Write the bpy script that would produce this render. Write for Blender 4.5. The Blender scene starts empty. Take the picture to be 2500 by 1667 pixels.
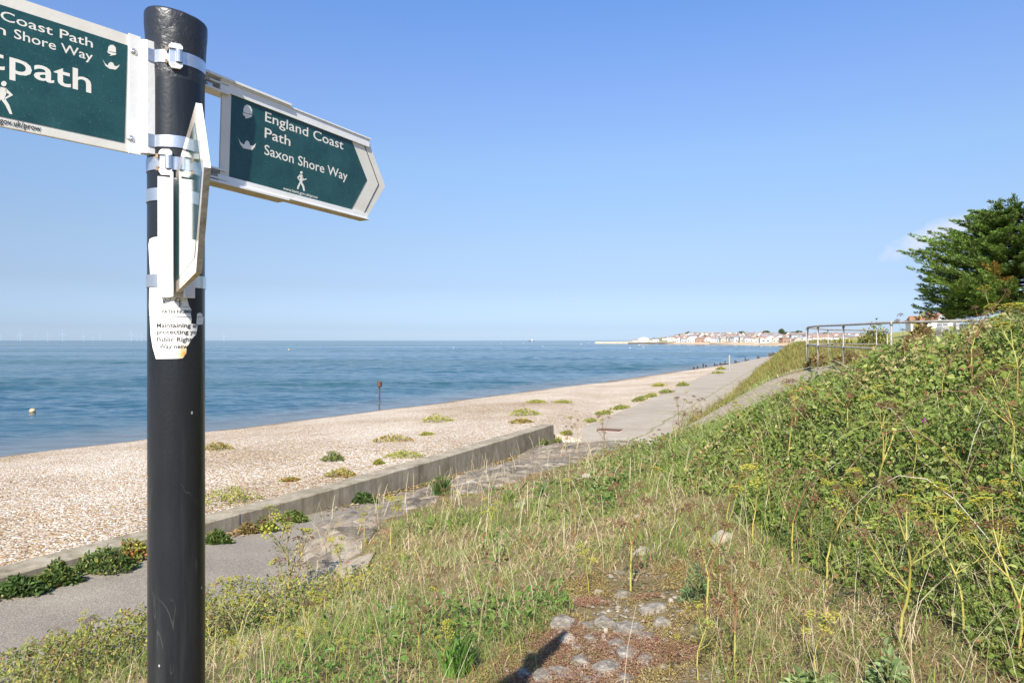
import bpy, bmesh, math, random
import numpy as np
from mathutils import Vector, Matrix
from mathutils.bvhtree import BVHTree

random.seed(7)
rng = np.random.default_rng(7)
R = math.radians
SC = bpy.context.scene
COL = SC.collection

# ------------------------------------------------------------------ camera
# world origin = the lens; X right, Y along the shore, Z up; the sea lies at SEA
F = 1667.0
SEA = -4.6
cam_d = bpy.data.cameras.new('camera')
cam_d.sensor_fit = 'HORIZONTAL'
cam_d.sensor_width = 36.0
cam_d.lens = 24.0
cam_d.clip_start = 0.05
cam_d.clip_end = 200000.0
cam = bpy.data.objects.new('camera', cam_d)
COL.objects.link(cam)
cam.location = (0, 0, 0)
cam.rotation_euler = (R(90.0) - 0.0015, 0, 0)
SC.camera = cam

# ------------------------------------------------------------------ sky, sun, exposure
SUN_AZ = R(194.5)      # measured from +Y towards +X
SUN_EL = R(40.0)
w = bpy.data.worlds.new('World')
SC.world = w
w.use_nodes = True
wn, wl = w.node_tree.nodes, w.node_tree.links
wn.clear()
out = wn.new('ShaderNodeOutputWorld')
bg = wn.new('ShaderNodeBackground')
sky = wn.new('ShaderNodeTexSky')
sky.sky_type = 'NISHITA'
sky.sun_disc = False
sky.sun_elevation = SUN_EL
sky.sun_rotation = SUN_AZ
sky.altitude = 0
sky.air_density = 1.0
sky.dust_density = 0.6
sky.ozone_density = 2.2
bg.inputs['Strength'].default_value = 0.083
# a small wisp of cloud low in the sky, in world directions
geo = wn.new('ShaderNodeTexCoord')
cm = wn.new('ShaderNodeMapping'); cm.vector_type = 'POINT'
wl.new(geo.outputs['Generated'], cm.inputs['Vector'])
sub = wn.new('ShaderNodeVectorMath'); sub.operation = 'SUBTRACT'
cdir = Vector(((2285 - 1250) / F, 1.0, (830 - 572) / F)).normalized()
sub.inputs[1].default_value = cdir
wl.new(cm.outputs['Vector'], sub.inputs[0])
rot = wn.new('ShaderNodeVectorRotate'); rot.rotation_type = 'AXIS_ANGLE'
rot.inputs['Axis'].default_value = (0, 0, 1)
rot.inputs['Angle'].default_value = math.atan2(cdir.x, cdir.y)
wl.new(sub.outputs[0], rot.inputs['Vector'])
rot2 = wn.new('ShaderNodeVectorRotate'); rot2.rotation_type = 'AXIS_ANGLE'
rot2.inputs['Axis'].default_value = (0, 1, 0)
rot2.inputs['Angle'].default_value = R(22)
wl.new(rot.outputs[0], rot2.inputs['Vector'])
scl = wn.new('ShaderNodeVectorMath'); scl.operation = 'MULTIPLY'
scl.inputs[1].default_value = (1 / 0.075, 1 / 0.5, 1 / 0.017)
wl.new(rot2.outputs[0], scl.inputs[0])
ln = wn.new('ShaderNodeVectorMath'); ln.operation = 'LENGTH'
wl.new(scl.outputs[0], ln.inputs[0])
nz = wn.new('ShaderNodeTexNoise'); nz.inputs['Scale'].default_value = 60; nz.inputs['Detail'].default_value = 5
wl.new(geo.outputs['Generated'], nz.inputs['Vector'])
ad = wn.new('ShaderNodeMath'); ad.operation = 'MULTIPLY_ADD'
wl.new(nz.outputs['Fac'], ad.inputs[0]); ad.inputs[1].default_value = 1.1
wl.new(ln.outputs['Value'], ad.inputs[2])
mr = wn.new('ShaderNodeMapRange')
mr.inputs['From Min'].default_value = 1.5; mr.inputs['From Max'].default_value = 0.75
mr.inputs['To Min'].default_value = 0.0; mr.inputs['To Max'].default_value = 0.55
wl.new(ad.outputs[0], mr.inputs['Value'])
mixc = wn.new('ShaderNodeMix'); mixc.data_type = 'RGBA'
wl.new(mr.outputs[0], mixc.inputs['Factor'])
# the clear summer air of the day: deeper overhead, less glare at the horizon than the stock sky
sz = wn.new('ShaderNodeSeparateXYZ'); wl.new(geo.outputs['Generated'], sz.inputs[0])
air = wn.new('ShaderNodeValToRGB')
AIR = [(0.0, (.70, .93, 1.50)), (0.018, (.56, .72, 1.19)), (0.078, (.63, .66, .86)), (0.137, (.79, .785, .88)), (0.25, (1.00, 1.04, 1.12)), (0.353, (1.04, 1.12, 1.36)), (0.46, (.90, 1.18, 1.56))]
while len(air.color_ramp.elements) < len(AIR): air.color_ramp.elements.new(0.5)
for e_, (p_, c_) in zip(air.color_ramp.elements, AIR):
    e_.position = p_; e_.color = (c_[0] / 2, c_[1] / 2, c_[2] / 2, 1)
wl.new(sz.outputs['Z'], air.inputs['Fac'])
air2 = wn.new('ShaderNodeVectorMath'); air2.operation = 'MULTIPLY'
air2.inputs[1].default_value = (2, 2, 2)
wl.new(air.outputs['Color'], air2.inputs[0])
air3 = wn.new('ShaderNodeVectorMath'); air3.operation = 'MULTIPLY'
wl.new(air2.outputs[0], air3.inputs[0]); wl.new(sky.outputs[0], air3.inputs[1])
wl.new(air3.outputs[0], mixc.inputs['A'])
mixc.inputs['B'].default_value = (6.3, 6.2, 6.6, 1)
wl.new(mixc.outputs['Result'], bg.inputs['Color'])
wl.new(bg.outputs[0], out.inputs['Surface'])

sun_d = bpy.data.lights.new('sun', 'SUN')
sun_d.energy = 4.8
sun_d.angle = R(0.5)
sun_d.color = (1.0, 0.935, 0.83)
sun = bpy.data.objects.new('sun', sun_d)
COL.objects.link(sun)
sdir = Vector((math.sin(SUN_AZ) * math.cos(SUN_EL), math.cos(SUN_AZ) * math.cos(SUN_EL), math.sin(SUN_EL)))
sun.rotation_euler = sdir.to_track_quat('Z', 'Y').to_euler()
sun.location = sdir * 30

vs = SC.view_settings
vs.view_transform = 'Standard'
vs.look = 'None'
vs.gamma = 1.0
vs.use_curve_mapping = False
vs.exposure = 0.84
SC.cycles.max_bounces = 7
SC.cycles.transparent_max_bounces = 6
SC.cycles.caustics_reflective = False
SC.cycles.caustics_refractive = False

# ------------------------------------------------------------------ helpers: materials
def mat(name):
    m = bpy.data.materials.new(name)
    m.use_nodes = True
    return m, m.node_tree.nodes, m.node_tree.links, m.node_tree.nodes['Principled BSDF']

def nd(ns, kind, **kw):
    n = ns.new(kind)
    for k, v in kw.items():
        if k in n.inputs:
            n.inputs[k].default_value = v
        else:
            setattr(n, k, v)
    return n

def ramp(ns, stops, interp='LINEAR'):
    r = ns.new('ShaderNodeValToRGB')
    r.color_ramp.interpolation = interp
    e = r.color_ramp.elements
    while len(e) < len(stops):
        e.new(0.5)
    for i, (p, c) in enumerate(stops):
        e[i].position = p
        e[i].color = (*c, 1.0) if len(c) == 3 else c
    return r

def mixrgb(ns, ls, fac, a, b, mode='MIX'):
    m = ns.new('ShaderNodeMix'); m.data_type = 'RGBA'; m.blend_type = mode
    for key, v in (('Factor', fac), ('A', a), ('B', b)):
        if hasattr(v, 'is_output') or isinstance(v, bpy.types.NodeSocket):
            ls.new(v, m.inputs[key])
        elif key == 'Factor':
            m.inputs[key].default_value = v
        else:
            m.inputs[key].default_value = (*v, 1.0)
    return m.outputs['Result']

def weathered(name, c1, c2, scale=6.0, rough=0.6, bump=0.1, bscale=60.0, spec=0.5, metal=0.0, detail=6.0):
    """two-tone noise-mottled surface with a fine bump"""
    m, ns, ls, p = mat(name)
    tc = nd(ns, 'ShaderNodeTexCoord')
    n1 = nd(ns, 'ShaderNodeTexNoise', Scale=scale, Detail=detail, Roughness=0.62)
    ls.new(tc.outputs['Object'], n1.inputs['Vector'])
    r = ramp(ns, [(0.32, c1), (0.68, c2)])
    ls.new(n1.outputs['Fac'], r.inputs['Fac'])
    ls.new(r.outputs['Color'], p.inputs['Base Color'])
    p.inputs['Roughness'].default_value = rough
    p.inputs['Specular IOR Level'].default_value = spec
    p.inputs['Metallic'].default_value = metal
    if bump > 0:
        n2 = nd(ns, 'ShaderNodeTexNoise', Scale=bscale, Detail=5.0)
        ls.new(tc.outputs['Object'], n2.inputs['Vector'])
        b = nd(ns, 'ShaderNodeBump', Strength=bump, Distance=0.02)
        ls.new(n2.outputs['Fac'], b.inputs['Height'])
        ls.new(b.outputs['Normal'], p.inputs['Normal'])
    return m

def tinted_leaf(name, rough=0.5, trans=0.3, spec=0.4, boost=1.0):
    """leaf material: colour from the per-leaf attribute 'tint', with light passing through"""
    m, ns, ls, p = mat(name)
    a = nd(ns, 'ShaderNodeAttribute'); a.attribute_name = 'tint'
    ls.new(a.outputs['Color'], p.inputs['Base Color'])
    p.inputs['Roughness'].default_value = rough
    p.inputs['Specular IOR Level'].default_value = spec
    t = nd(ns, 'ShaderNodeBsdfTranslucent')
    hs = nd(ns, 'ShaderNodeHueSaturation', Saturation=1.1, Value=1.2)
    ls.new(a.outputs['Color'], hs.inputs['Color'])
    ls.new(hs.outputs['Color'], t.inputs['Color'])
    mx = nd(ns, 'ShaderNodeMixShader', Fac=trans)
    ls.new(p.outputs[0], mx.inputs[1]); ls.new(t.outputs[0], mx.inputs[2])
    ls.new(mx.outputs[0], ns['Material Output'].inputs['Surface'])
    return m

# ------------------------------------------------------------------ helpers: objects
def tag(o, label=None, cat=None, group=None, kind=None):
    if label: o['label'] = label
    if cat: o['category'] = cat
    if group: o['group'] = group
    if kind: o['kind'] = kind
    return o

def link(o, parent=None):
    COL.objects.link(o)
    if parent is not None:
        o.parent = parent
    return o

def empty(name, loc=(0, 0, 0), rz=0.0):
    o = bpy.data.objects.new(name, None)
    o.location = loc; o.rotation_euler = (0, 0, rz)
    o.empty_display_size = 0.1
    return link(o)

def np_mesh(name, V, quads=None, tris=None, m=None, parent=None, tint=None, smooth=False, mats=None, midx=None, make=True):
    """a mesh object out of numpy arrays (quads first, then tris)"""
    V = np.asarray(V, dtype=np.float32)
    nq = 0 if quads is None else len(quads)
    nt = 0 if tris is None else len(tris)
    loops = []
    if nq: loops.append(np.asarray(quads, dtype=np.int32).ravel())
    if nt: loops.append(np.asarray(tris, dtype=np.int32).ravel())
    loops = np.concatenate(loops)
    tot = np.concatenate([np.full(nq, 4, np.int32), np.full(nt, 3, np.int32)])
    start = np.concatenate([[0], np.cumsum(tot)[:-1]]).astype(np.int32)
    me = bpy.data.meshes.new(name)
    me.vertices.add(len(V)); me.vertices.foreach_set('co', V.ravel())
    me.loops.add(len(loops)); me.loops.foreach_set('vertex_index', loops)
    me.polygons.add(len(tot)); me.polygons.foreach_set('loop_start', start); me.polygons.foreach_set('loop_total', tot)
    if midx is not None:
        me.polygons.foreach_set('material_index', np.asarray(midx, dtype=np.int32))
    me.polygons.foreach_set('use_smooth', np.full(len(tot), bool(smooth)))
    me.update(calc_edges=True)
    me.validate()
    for mm in (mats or ([m] if m else [])):
        me.materials.append(mm)
    if tint is not None:
        at = me.attributes.new('tint', 'FLOAT_COLOR', 'POINT')
        c = np.ones((len(V), 4), np.float32); c[:, :3] = tint
        at.data.foreach_set('color', c.ravel())
    if not make:
        return me
    o = bpy.data.objects.new(name, me)
    return link(o, parent)

class MB:
    """collects simple shapes and links them as ONE mesh object"""
    def __init__(s): s.v = []; s.f = []; s.mi = []; s.cur = 0
    def mesh(s, vs_, fs_):
        b = len(s.v)
        s.v += [tuple(v) for v in vs_]
        s.f += [tuple(i + b for i in f) for f in fs_]
        s.mi += [s.cur] * len(fs_)
        return s
    def box(s, lo, hi, M=None):
        x0, y0, z0 = lo; x1, y1, z1 = hi
        p = [(x0, y0, z0), (x1, y0, z0), (x1, y1, z0), (x0, y1, z0), (x0, y0, z1), (x1, y0, z1), (x1, y1, z1), (x0, y1, z1)]
        if M is not None: p = [tuple(M @ Vector(q)) for q in p]
        return s.mesh(p, [(0, 3, 2, 1), (4, 5, 6, 7), (0, 1, 5, 4), (1, 2, 6, 5), (2, 3, 7, 6), (3, 0, 4, 7)])
    def tube(s, pts, rad, n=8, cap=True):
        pts = [Vector(p) for p in pts]
        if not hasattr(rad, '__len__'): rad = [rad] * len(pts)
        rings = []
        up = None
        for i, p in enumerate(pts):
            d = (pts[min(i + 1, len(pts) - 1)] - pts[max(i - 1, 0)])
            d = d.normalized() if d.length > 1e-9 else Vector((0, 0, 1))
            if up is None or abs(up.dot(d)) > 0.95:
                up = Vector((1, 0, 0)) if abs(d.z) > 0.9 else Vector((0, 0, 1))
            a = d.cross(up).normalized(); b_ = a.cross(d).normalized(); up = b_
            rings.append([p + (a * math.cos(2 * math.pi * k / n) + b_ * math.sin(2 * math.pi * k / n)) * rad[i] for k in range(n)])
        vs_ = [v for r_ in rings for v in r_]
        fs_ = []
        for i in range(len(rings) - 1):
            for k in range(n):
                k2 = (k + 1) % n
                fs_.append((i * n + k, (i + 1) * n + k, (i + 1) * n + k2, i * n + k2))
        if cap:
            fs_.append(tuple(range(n)))
            fs_.append(tuple((len(rings) - 1) * n + k for k in reversed(range(n))))
        return s.mesh(vs_, fs_)
    def ball(s, c, r, n=8, m_=6, sq=(1, 1, 1)):
        vs_ = [(c[0], c[1], c[2] - r * sq[2])]
        for j in range(1, m_):
            t = math.pi * j / m_
            for k in range(n):
                a = 2 * math.pi * k / n
                vs_.append((c[0] + r * sq[0] * math.sin(t) * math.cos(a), c[1] + r * sq[1] * math.sin(t) * math.sin(a), c[2] - r * sq[2] * math.cos(t)))
        vs_.append((c[0], c[1], c[2] + r * sq[2]))
        fs_ = [(0, 1 + (k + 1) % n, 1 + k) for k in range(n)]
        for j in range(m_ - 2):
            for k in range(n):
                k2 = (k + 1) % n
                fs_.append((1 + j * n + k, 1 + j * n + k2, 1 + (j + 1) * n + k2, 1 + (j + 1) * n + k))
        l = len(vs_) - 1
        fs_ += [(l, 1 + (m_ - 2) * n + k, 1 + (m_ - 2) * n + (k + 1) % n) for k in range(n)]
        return s.mesh(vs_, fs_)
    def prism(s, poly, M, th):
        """a flat polygon (2D, counter-clockwise) in the XY plane of M, th thick towards +Z"""
        n = len(poly)
        ar = sum(poly[i][0] * poly[(i + 1) % n][1] - poly[(i + 1) % n][0] * poly[i][1] for i in range(n))
        if ar < 0: poly = poly[::-1]
        vs_ = [M @ Vector((x, y, 0)) for x, y in poly] + [M @ Vector((x, y, th)) for x, y in poly]
        fs_ = [tuple(range(n - 1, -1, -1)), tuple(range(n, 2 * n))]
        fs_ += [(i, (i + 1) % n, n + (i + 1) % n, n + i) for i in range(n)]
        return s.mesh(vs_, fs_)
    def build(s, name, m=None, parent=None, smooth=False, mats=None, bevel=0.0, org=None):
        me = bpy.data.meshes.new(name)
        vv = s.v if org is None else [(v[0] - org[0], v[1] - org[1], v[2] - org[2]) for v in s.v]
        me.from_pydata(vv, [], s.f)
        for mm in (mats or ([m] if m else [])): me.materials.append(mm)
        if mats:
            me.polygons.foreach_set('material_index', s.mi)
        if smooth:
            me.polygons.foreach_set('use_smooth', [True] * len(me.polygons))
        me.update()
        o = bpy.data.objects.new(name, me)
        link(o, parent)
        if org is not None: o.location = org
        if bevel > 0:
            b = o.modifiers.new('bevel', 'BEVEL'); b.width = bevel; b.segments = 2; b.limit_method = 'ANGLE'
        return o

def ray(px, py):
    return Vector(((px - 1250.0) / F, 1.0, (830.0 - py) / F))

# smooth value noise in numpy
def vnoise(x, y, seed=0):
    xi = np.floor(x).astype(np.int64); yi = np.floor(y).astype(np.int64)
    xf = x - xi; yf = y - yi
    def h(a, b):
        n = (a * 374761393 + b * 668265263 + seed * 974711) & 0x7fffffff
        n = (n ^ (n >> 13)) * 1274126177 & 0x7fffffff
        return ((n ^ (n >> 16)) & 0xffff) / 65535.0
    u = xf * xf * (3 - 2 * xf); v = yf * yf * (3 - 2 * yf)
    return (h(xi, yi) * (1 - u) + h(xi + 1, yi) * u) * (1 - v) + (h(xi, yi + 1) * (1 - u) + h(xi + 1, yi + 1) * u) * v

def fbm(x, y, seed=0, oct=4):
    s = 0.0; a = 0.5
    for o in range(oct):
        s = s + a * vnoise(x * 2 ** o + 17.3 * o, y * 2 ** o - 9.1 * o, seed + o)
        a *= 0.5
    return s / (1 - 0.5 ** oct)

def sstep(a, b, x):
    t = np.clip((x - a) / (b - a), 0, 1)
    return t * t * (3 - 2 * t)

def polyline(pts, y):
    """x of a polyline (given by increasing y) at y"""
    p = np.array(pts, float)
    return np.interp(y, p[:, 1], p[:, 0])

def inpoly(x, y, poly):
    c = np.zeros(np.shape(x), bool)
    n = len(poly)
    for i in range(n):
        x0, y0 = poly[i]; x1, y1 = poly[(i + 1) % n]
        if y0 == y1: continue
        t = ((y0 > y) != (y1 > y)) & (x < (x1 - x0) * (y - y0) / (y1 - y0) + x0)
        c ^= t
    return c

def grid_mesh(name, X, Y, Z, m, keep=None, smooth=True, tint=None):
    ny, nx = X.shape
    V = np.stack([X, Y, Z], -1).reshape(-1, 3)
    i = np.arange(ny - 1)[:, None] * nx + np.arange(nx - 1)[None, :]
    q = np.stack([i, i + 1, i + nx + 1, i + nx], -1).reshape(-1, 4)
    if keep is not None:
        q = q[keep[q].all(1)]
    return np_mesh(name, V, quads=q, m=m, smooth=smooth, tint=tint)

# ================================================================== the setting: land and water
WALL = [(-16.0, -10.5), (-11.5, -2.4), (-9.2, 1.6), (-5.8, 7.74), (-4.52, 10.04), (-3.07, 12.6), (-0.9, 17.0), (1.33, 21.8)]
PATH_L = [(1.75, 22.3), (2.1, 24.4), (9.0, 41.4), (28.9, 91.7), (51, 137), (67, 172), (110, 260), (170, 400), (240, 540)]
PATH_R = [(4.0, 18.0), (5.9, 22.3), (6.6, 25.0), (13.2, 41.4), (33.6, 91.7), (56, 137), (72.4, 172), (116, 260), (177, 400), (248, 540)]

def zpath(y):
    return np.interp(y, [9.0, 12.6, 17.0, 21.0], [-2.86, -3.05, -3.2, -3.3])

# ---- bank: a thin-plate surface through surveyed heights
CP = np.array([
    (-5.0, 5.2, -2.95), (-3.8, 6.2, -2.95), (-2.9, 7.2, -2.95), (-2.3, 7.8, -2.97), (-1.6, 7.7, -2.72), (-1.2, 8.3, -2.46),
    (-3.0, 9.7, -2.80), (-2.89, 10.86, -2.88), (-1.15, 15.7, -3.08), (0.45, 19.8, -3.2),
    (-4, 9.5, -3.3), (-4.2, 12, -3.6), (-2.2, 16, -3.7), (-0.6, 20, -3.8), (-5.5, 7.0, -3.3), (-6.5, 5, -3.3), (-8, 2, -3.3), (-10, -3, -3.3),
    (-1, 9, -2.45), (-0.08, 13.7, -2.8), (1.45, 16.1, -2.88), (2.9, 19.2, -3.0), (-1.5, 12, -2.74), (0, 11, -2.58), (0.5, 9, -2.3),
    (-0.5, 7, -2.22), (-2, 5.5, -2.45), (-2, 4, -2.12), (-3.5, 4.5, -2.55), (-4, 3, -2.4), (-5, 1, -2.3), (-7, -3, -2.3),
    (0.2, 4.3, -1.76), (1.3, 4.6, -1.72), (0.8, 3.4, -1.7), (0, 0, -1.65), (-0.57, 1.16, -1.74), (-1.5, 1.5, -1.85), (-2, -3, -1.7), (2, -4, -1.3),
    (1.5, 0, -1.5), (1.3, 6.5, -1.85), (1, 8, -2.1), (2.2, 3.2, -1.35), (3.4, 3.5, -0.98), (4.5, 6, -0.45), (5.2, 8, -0.5), (3, 6, -1.15),
    (2, 5.5, -1.5), (2, 8, -1.8), (3.2, 8, -1.3), (2.5, 11, -2.1), (4, 11, -1.62), (5.5, 11, -1.12), (4.7, 14, -1.8), (5.4, 14, -1.55), (3.4, 14, -2.2), (7.1, 12.5, -0.8), (7.5, 13.5, -0.78),
    (8, 16.4, -0.75), (8.6, 12.2, -0.75), (8.2, 18.3, -0.75), (9.1, 21, -0.78), (11.9, 25.7, -0.78), (15.5, 28.2, -0.75), (12, 18, -0.75), (16, 22, -0.75),
    (9, 8, -0.4), (12, 10, -0.5), (7, 4, -0.15), (6, 0, -0.3), (12, 2, -0.3), (4, 16, -2.45), (3.9, 19, -2.9), (6, 18, -2.0), (6, 16, -1.88), (5, 16, -2.32), (7.2, 19, -1.5), (6.5, 21, -2.05), (8.4, 19, -0.87), (5.9, 21.5, -2.55), (5.2, 20, -2.8), (7.2, 16.5, -1.25), (7.4, 22.5, -1.9),
    (2.8, 22, -3.3), (4.4, 22.6, -3.32), (6.2, 25, -3.32), (8.7, 31, -3.32), (12, 38, -3.32), (7.6, 24, -2.35), (9.5, 27, -2.25), (11, 29, -1.7), (13, 31, -1.1),
    (0, 24, -4.3), (4, 28, -4.3), (6, 31, -4.3), (9, 38, -4.3), (20, 30, -0.5), (24, 20, -0.4), (28, 8, -0.3), (28, 32, -0.3), (17, 33, -0.8), (20, -6, -0.3), (-12, -8, -3.4),
])
def _u(r2):
    return 0.5 * r2 * np.log(np.maximum(r2, 1e-12))
def _fit(cp):
    n = len(cp)
    d = ((cp[:, None, :2] - cp[None, :, :2]) ** 2).sum(-1)
    A = np.zeros((n + 3, n + 3))
    A[:n, :n] = _u(d) + np.eye(n) * 0.4
    A[:n, n] = 1; A[:n, n + 1:] = cp[:, :2]
    A[n, :n] = 1; A[n + 1:, :n] = cp[:, :2].T
    b = np.zeros(n + 3); b[:n] = cp[:, 2]
    return np.linalg.solve(A, b)
_W = _fit(CP)
def bank_z(x, y):
    x = np.asarray(x, float); y = np.asarray(y, float)
    sh = x.shape
    xf, yf = x.ravel(), y.ravel()
    o = np.empty(len(xf))
    n = len(CP)
    for a in range(0, len(xf), 40000):
        xx, yy = xf[a:a + 40000], yf[a:a + 40000]
        d = (xx[:, None] - CP[None, :, 0]) ** 2 + (yy[:, None] - CP[None, :, 1]) ** 2
        o[a:a + 40000] = _u(d) @ _W[:n] + _W[n] + _W[n + 1] * xx + _W[n + 2] * yy
    z = o.reshape(sh)
    return z + 0.09 * (fbm(x * 0.9, y * 0.9, 3) - 0.5) + 0.05 * (fbm(x * 3.1, y * 3.1, 5) - 0.5)

SAND = [(8.7, 18.0), (8.9, 19.4), (7.9, 21.3), (7.0, 23.6), (5.9, 23.4), (5.5, 22.2), (5.6, 20.2), (5.9, 17.8), (7.0, 16.5)]
SAND_TOP = [(9.4, 16.4), (12.0, 17.0), (13.0, 20.0), (10.2, 20.5), (9.6, 18.0)]
PATCH = [(-0.15, 3.0), (0.0, 3.75), (0.42, 4.45), (0.32, 5.05), (0.75, 5.35), (1.28, 5.05), (1.32, 4.4), (1.02, 3.9), (1.0, 3.3), (0.8, 2.8)]
REV_R = [(-1.72, 8.06), (-1.5, 10.0), (-0.2, 12.4), (1.6, 15.5), (3.3, 18.8), (4.3, 21.9)]
REVET = [(-2.52, 8.06), (-3.0, 9.7), (-2.89, 10.86), (-1.15, 15.7), (0.45, 19.8), (1.8, 21.5), (4.2, 22.0)] + REV_R[::-1]
TOE_X = lambda y: polyline([(-9.0, -8), (-7.0, 2), (-5.1, 5.0), (-3.8, 6.2), (-2.9, 7.2), (-2.52, 8.0), (-3.0, 9.7), (-2.89, 10.86), (-1.15, 15.7), (0.45, 19.8), (2.8, 22), (4.6, 22.7), (6.4, 25), (8.9, 31), (13, 41)], y)

# soil of the bank: dry earth, straw litter and sand, mixed by an attribute
bank_m, ns, ls, p = mat('bank_soil')
tc = nd(ns, 'ShaderNodeTexCoord')
n1 = nd(ns, 'ShaderNodeTexNoise', Scale=1.3, Detail=8.0, Roughness=0.7)
ls.new(tc.outputs['Object'], n1.inputs['Vector'])
r1 = ramp(ns, [(0.3, (0.13, 0.11, 0.045)), (0.5, (0.25, 0.20, 0.10)), (0.7, (0.36, 0.28, 0.16))])
ls.new(n1.outputs['Fac'], r1.inputs['Fac'])
n2 = nd(ns, 'ShaderNodeTexNoise', Scale=45.0, Detail=6.0, Roughness=0.7)
ls.new(tc.outputs['Object'], n2.inputs['Vector'])
r2 = ramp(ns, [(0.35, (0.45, 0.42, 0.4)), (0.65, (1.25, 1.2, 1.1))])
ls.new(n2.outputs['Fac'], r2.inputs['Fac'])
soil = mixrgb(ns, ls, 1.0, r1.outputs['Color'], r2.outputs['Color'], 'MULTIPLY')
at = nd(ns, 'ShaderNodeAttribute'); at.attribute_name = 'tint'
sep = nd(ns, 'ShaderNodeSeparateColor'); ls.new(at.outputs['Color'], sep.inputs[0])
n3 = nd(ns, 'ShaderNodeTexNoise', Scale=7.0, Detail=8.0, Roughness=0.75)
ls.new(tc.outputs['Object'], n3.inputs['Vector'])
r3 = ramp(ns, [(0.3, (0.27, 0.215, 0.15)), (0.7, (0.42, 0.35, 0.26))])
ls.new(n3.outputs['Fac'], r3.inputs['Fac'])
ls.new(mixrgb(ns, ls, sep.outputs[0], soil, r3.outputs['Color']), p.inputs['Base Color'])
p.inputs['Roughness'].default_value = 0.95
p.inputs['Specular IOR Level'].default_value = 0.15
b = nd(ns, 'ShaderNodeBump', Strength=0.7, Distance=0.03)
ls.new(n2.outputs['Fac'], b.inputs['Height']); ls.new(b.outputs['Normal'], p.inputs['Normal'])

xs = np.concatenate([np.arange(-16, -6, 0.5), np.arange(-6, 10, 0.09), np.arange(10, 16, 0.25), np.arange(16, 40.1, 1.0)])
ys = np.concatenate([np.arange(-12, -1, 0.6), np.arange(-1, 26, 0.1), np.arange(26, 33.1, 0.3)])
GX, GY = np.meshgrid(xs, ys)
GZ = bank_z(GX, GY)
on_path = GX < TOE_X(GY)
GZ = np.where(on_path, np.minimum(GZ, zpath(GY) - 0.01 - 0.5 * np.clip(TOE_X(GY) - GX, 0, 1)), GZ)
keep = (GZ > zpath(GY) - 0.4).ravel()
sandw = sstep(0, 1, (inpoly(GX, GY, SAND) | inpoly(GX, GY, SAND_TOP)).astype(float))
tint = np.zeros((GX.size, 3)); tint[:, 0] = sandw.ravel()
bank = tag(grid_mesh('bank', GX, GY, GZ, bank_m, keep=keep, tint=tint), kind='structure', label='grassy bank of dry earth above the beach path')

# lawn and rough ground beyond the railing
lawn_m, ns, ls, p = mat('mown_lawn')
tc = nd(ns, 'ShaderNodeTexCoord')
n1 = nd(ns, 'ShaderNodeTexNoise', Scale=0.09, Detail=6.0)
ls.new(tc.outputs['Object'], n1.inputs['Vector'])
r1 = ramp(ns, [(0.3, (0.24, 0.26, 0.075)), (0.55, (0.33, 0.32, 0.11)), (0.75, (0.42, 0.37, 0.15))])
ls.new(n1.outputs['Fac'], r1.inputs['Fac'])
n2 = nd(ns, 'ShaderNodeTexNoise', Scale=6.0, Detail=5.0)
ls.new(tc.outputs['Object'], n2.inputs['Vector'])
r2 = ramp(ns, [(0.35, (0.7, 0.7, 0.7)), (0.65, (1.2, 1.2, 1.2))])
ls.new(n2.outputs['Fac'], r2.inputs['Fac'])
ls.new(mixrgb(ns, ls, 1.0, r1.outputs['Color'], r2.outputs['Color'], 'MULTIPLY'), p.inputs['Base Color'])
p.inputs['Roughness'].default_value = 0.9; p.inputs['Specular IOR Level'].default_value = 0.1
lys = np.concatenate([np.arange(28, 60, 0.5), np.arange(60, 140, 4), np.geomspace(140, 540, 24)])
lt = np.concatenate([np.arange(0, 8, 0.5), np.arange(8, 40, 2), np.arange(40, 320, 14.0)])
LT, LY = np.meshgrid(lt, lys)
def lawn_z(t, y):
    z = -3.35 + (2.65 + 0.15 * np.sin(y * 0.3)) * sstep(0.0, 4.5, t) + 0.125 * np.clip(t - 5, 0, 60)
    z = z - 0.0 * y
    return z + 0.25 * (fbm(t * 0.3, y * 0.3, 11) - 0.5) * sstep(1, 6, t)
LX = polyline(PATH_R, LY) + LT
LZ = lawn_z(LT, LY)
near_ = sstep(37.0, 29.5, LY)
LZ = LZ * (1 - near_) + np.minimum(bank_z(LX, np.minimum(LY, 33.0)), LZ + 1.5) * near_ - 0.12 * near_
lawn = tag(grid_mesh('lawn', LX, LY, LZ, lawn_m), kind='structure', label='mown green slope beyond the railing')

# ---- shingle beach
I_ = [(-17, -12), (-11.9, -2.2), (-9.55, 1.8), (-6.15, 7.94), (-4.87, 10.24), (-3.42, 12.8), (-1.25, 17.2), (1.1, 21.95), (2.4, 22.3), (3.0, 24.4), (9.4, 41.3), (29.4, 91.6), (51.2, 137), (110.2, 260), (170.2, 400), (240, 540)]
W_ = [(-46, -10), (-34, 4), (-28.5, 13), (-20.2, 26.9), (-15.5, 34.4), (-8.8, 44.8), (-0.5, 58), (8, 72), (10.5, 76), (13.5, 81), (29.2, 109.5), (55, 155), (80, 202), (131, 300), (190, 425), (238, 524)]
zi = [-2.8] * 6 + [-2.84, -2.98, -3.33, -3.35, -3.36, -3.36, -3.36, -3.4, -3.4, -3.4]
kk = np.linspace(0, len(I_) - 1, 330)
I_ = np.array(I_, float); W_ = np.array(W_, float)
ks = np.arange(len(I_))
ix, iy = np.interp(kk, ks, I_[:, 0]), np.interp(kk, ks, I_[:, 1])
wx, wy = np.interp(kk, ks, W_[:, 0]), np.interp(kk, ks, W_[:, 1])
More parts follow.
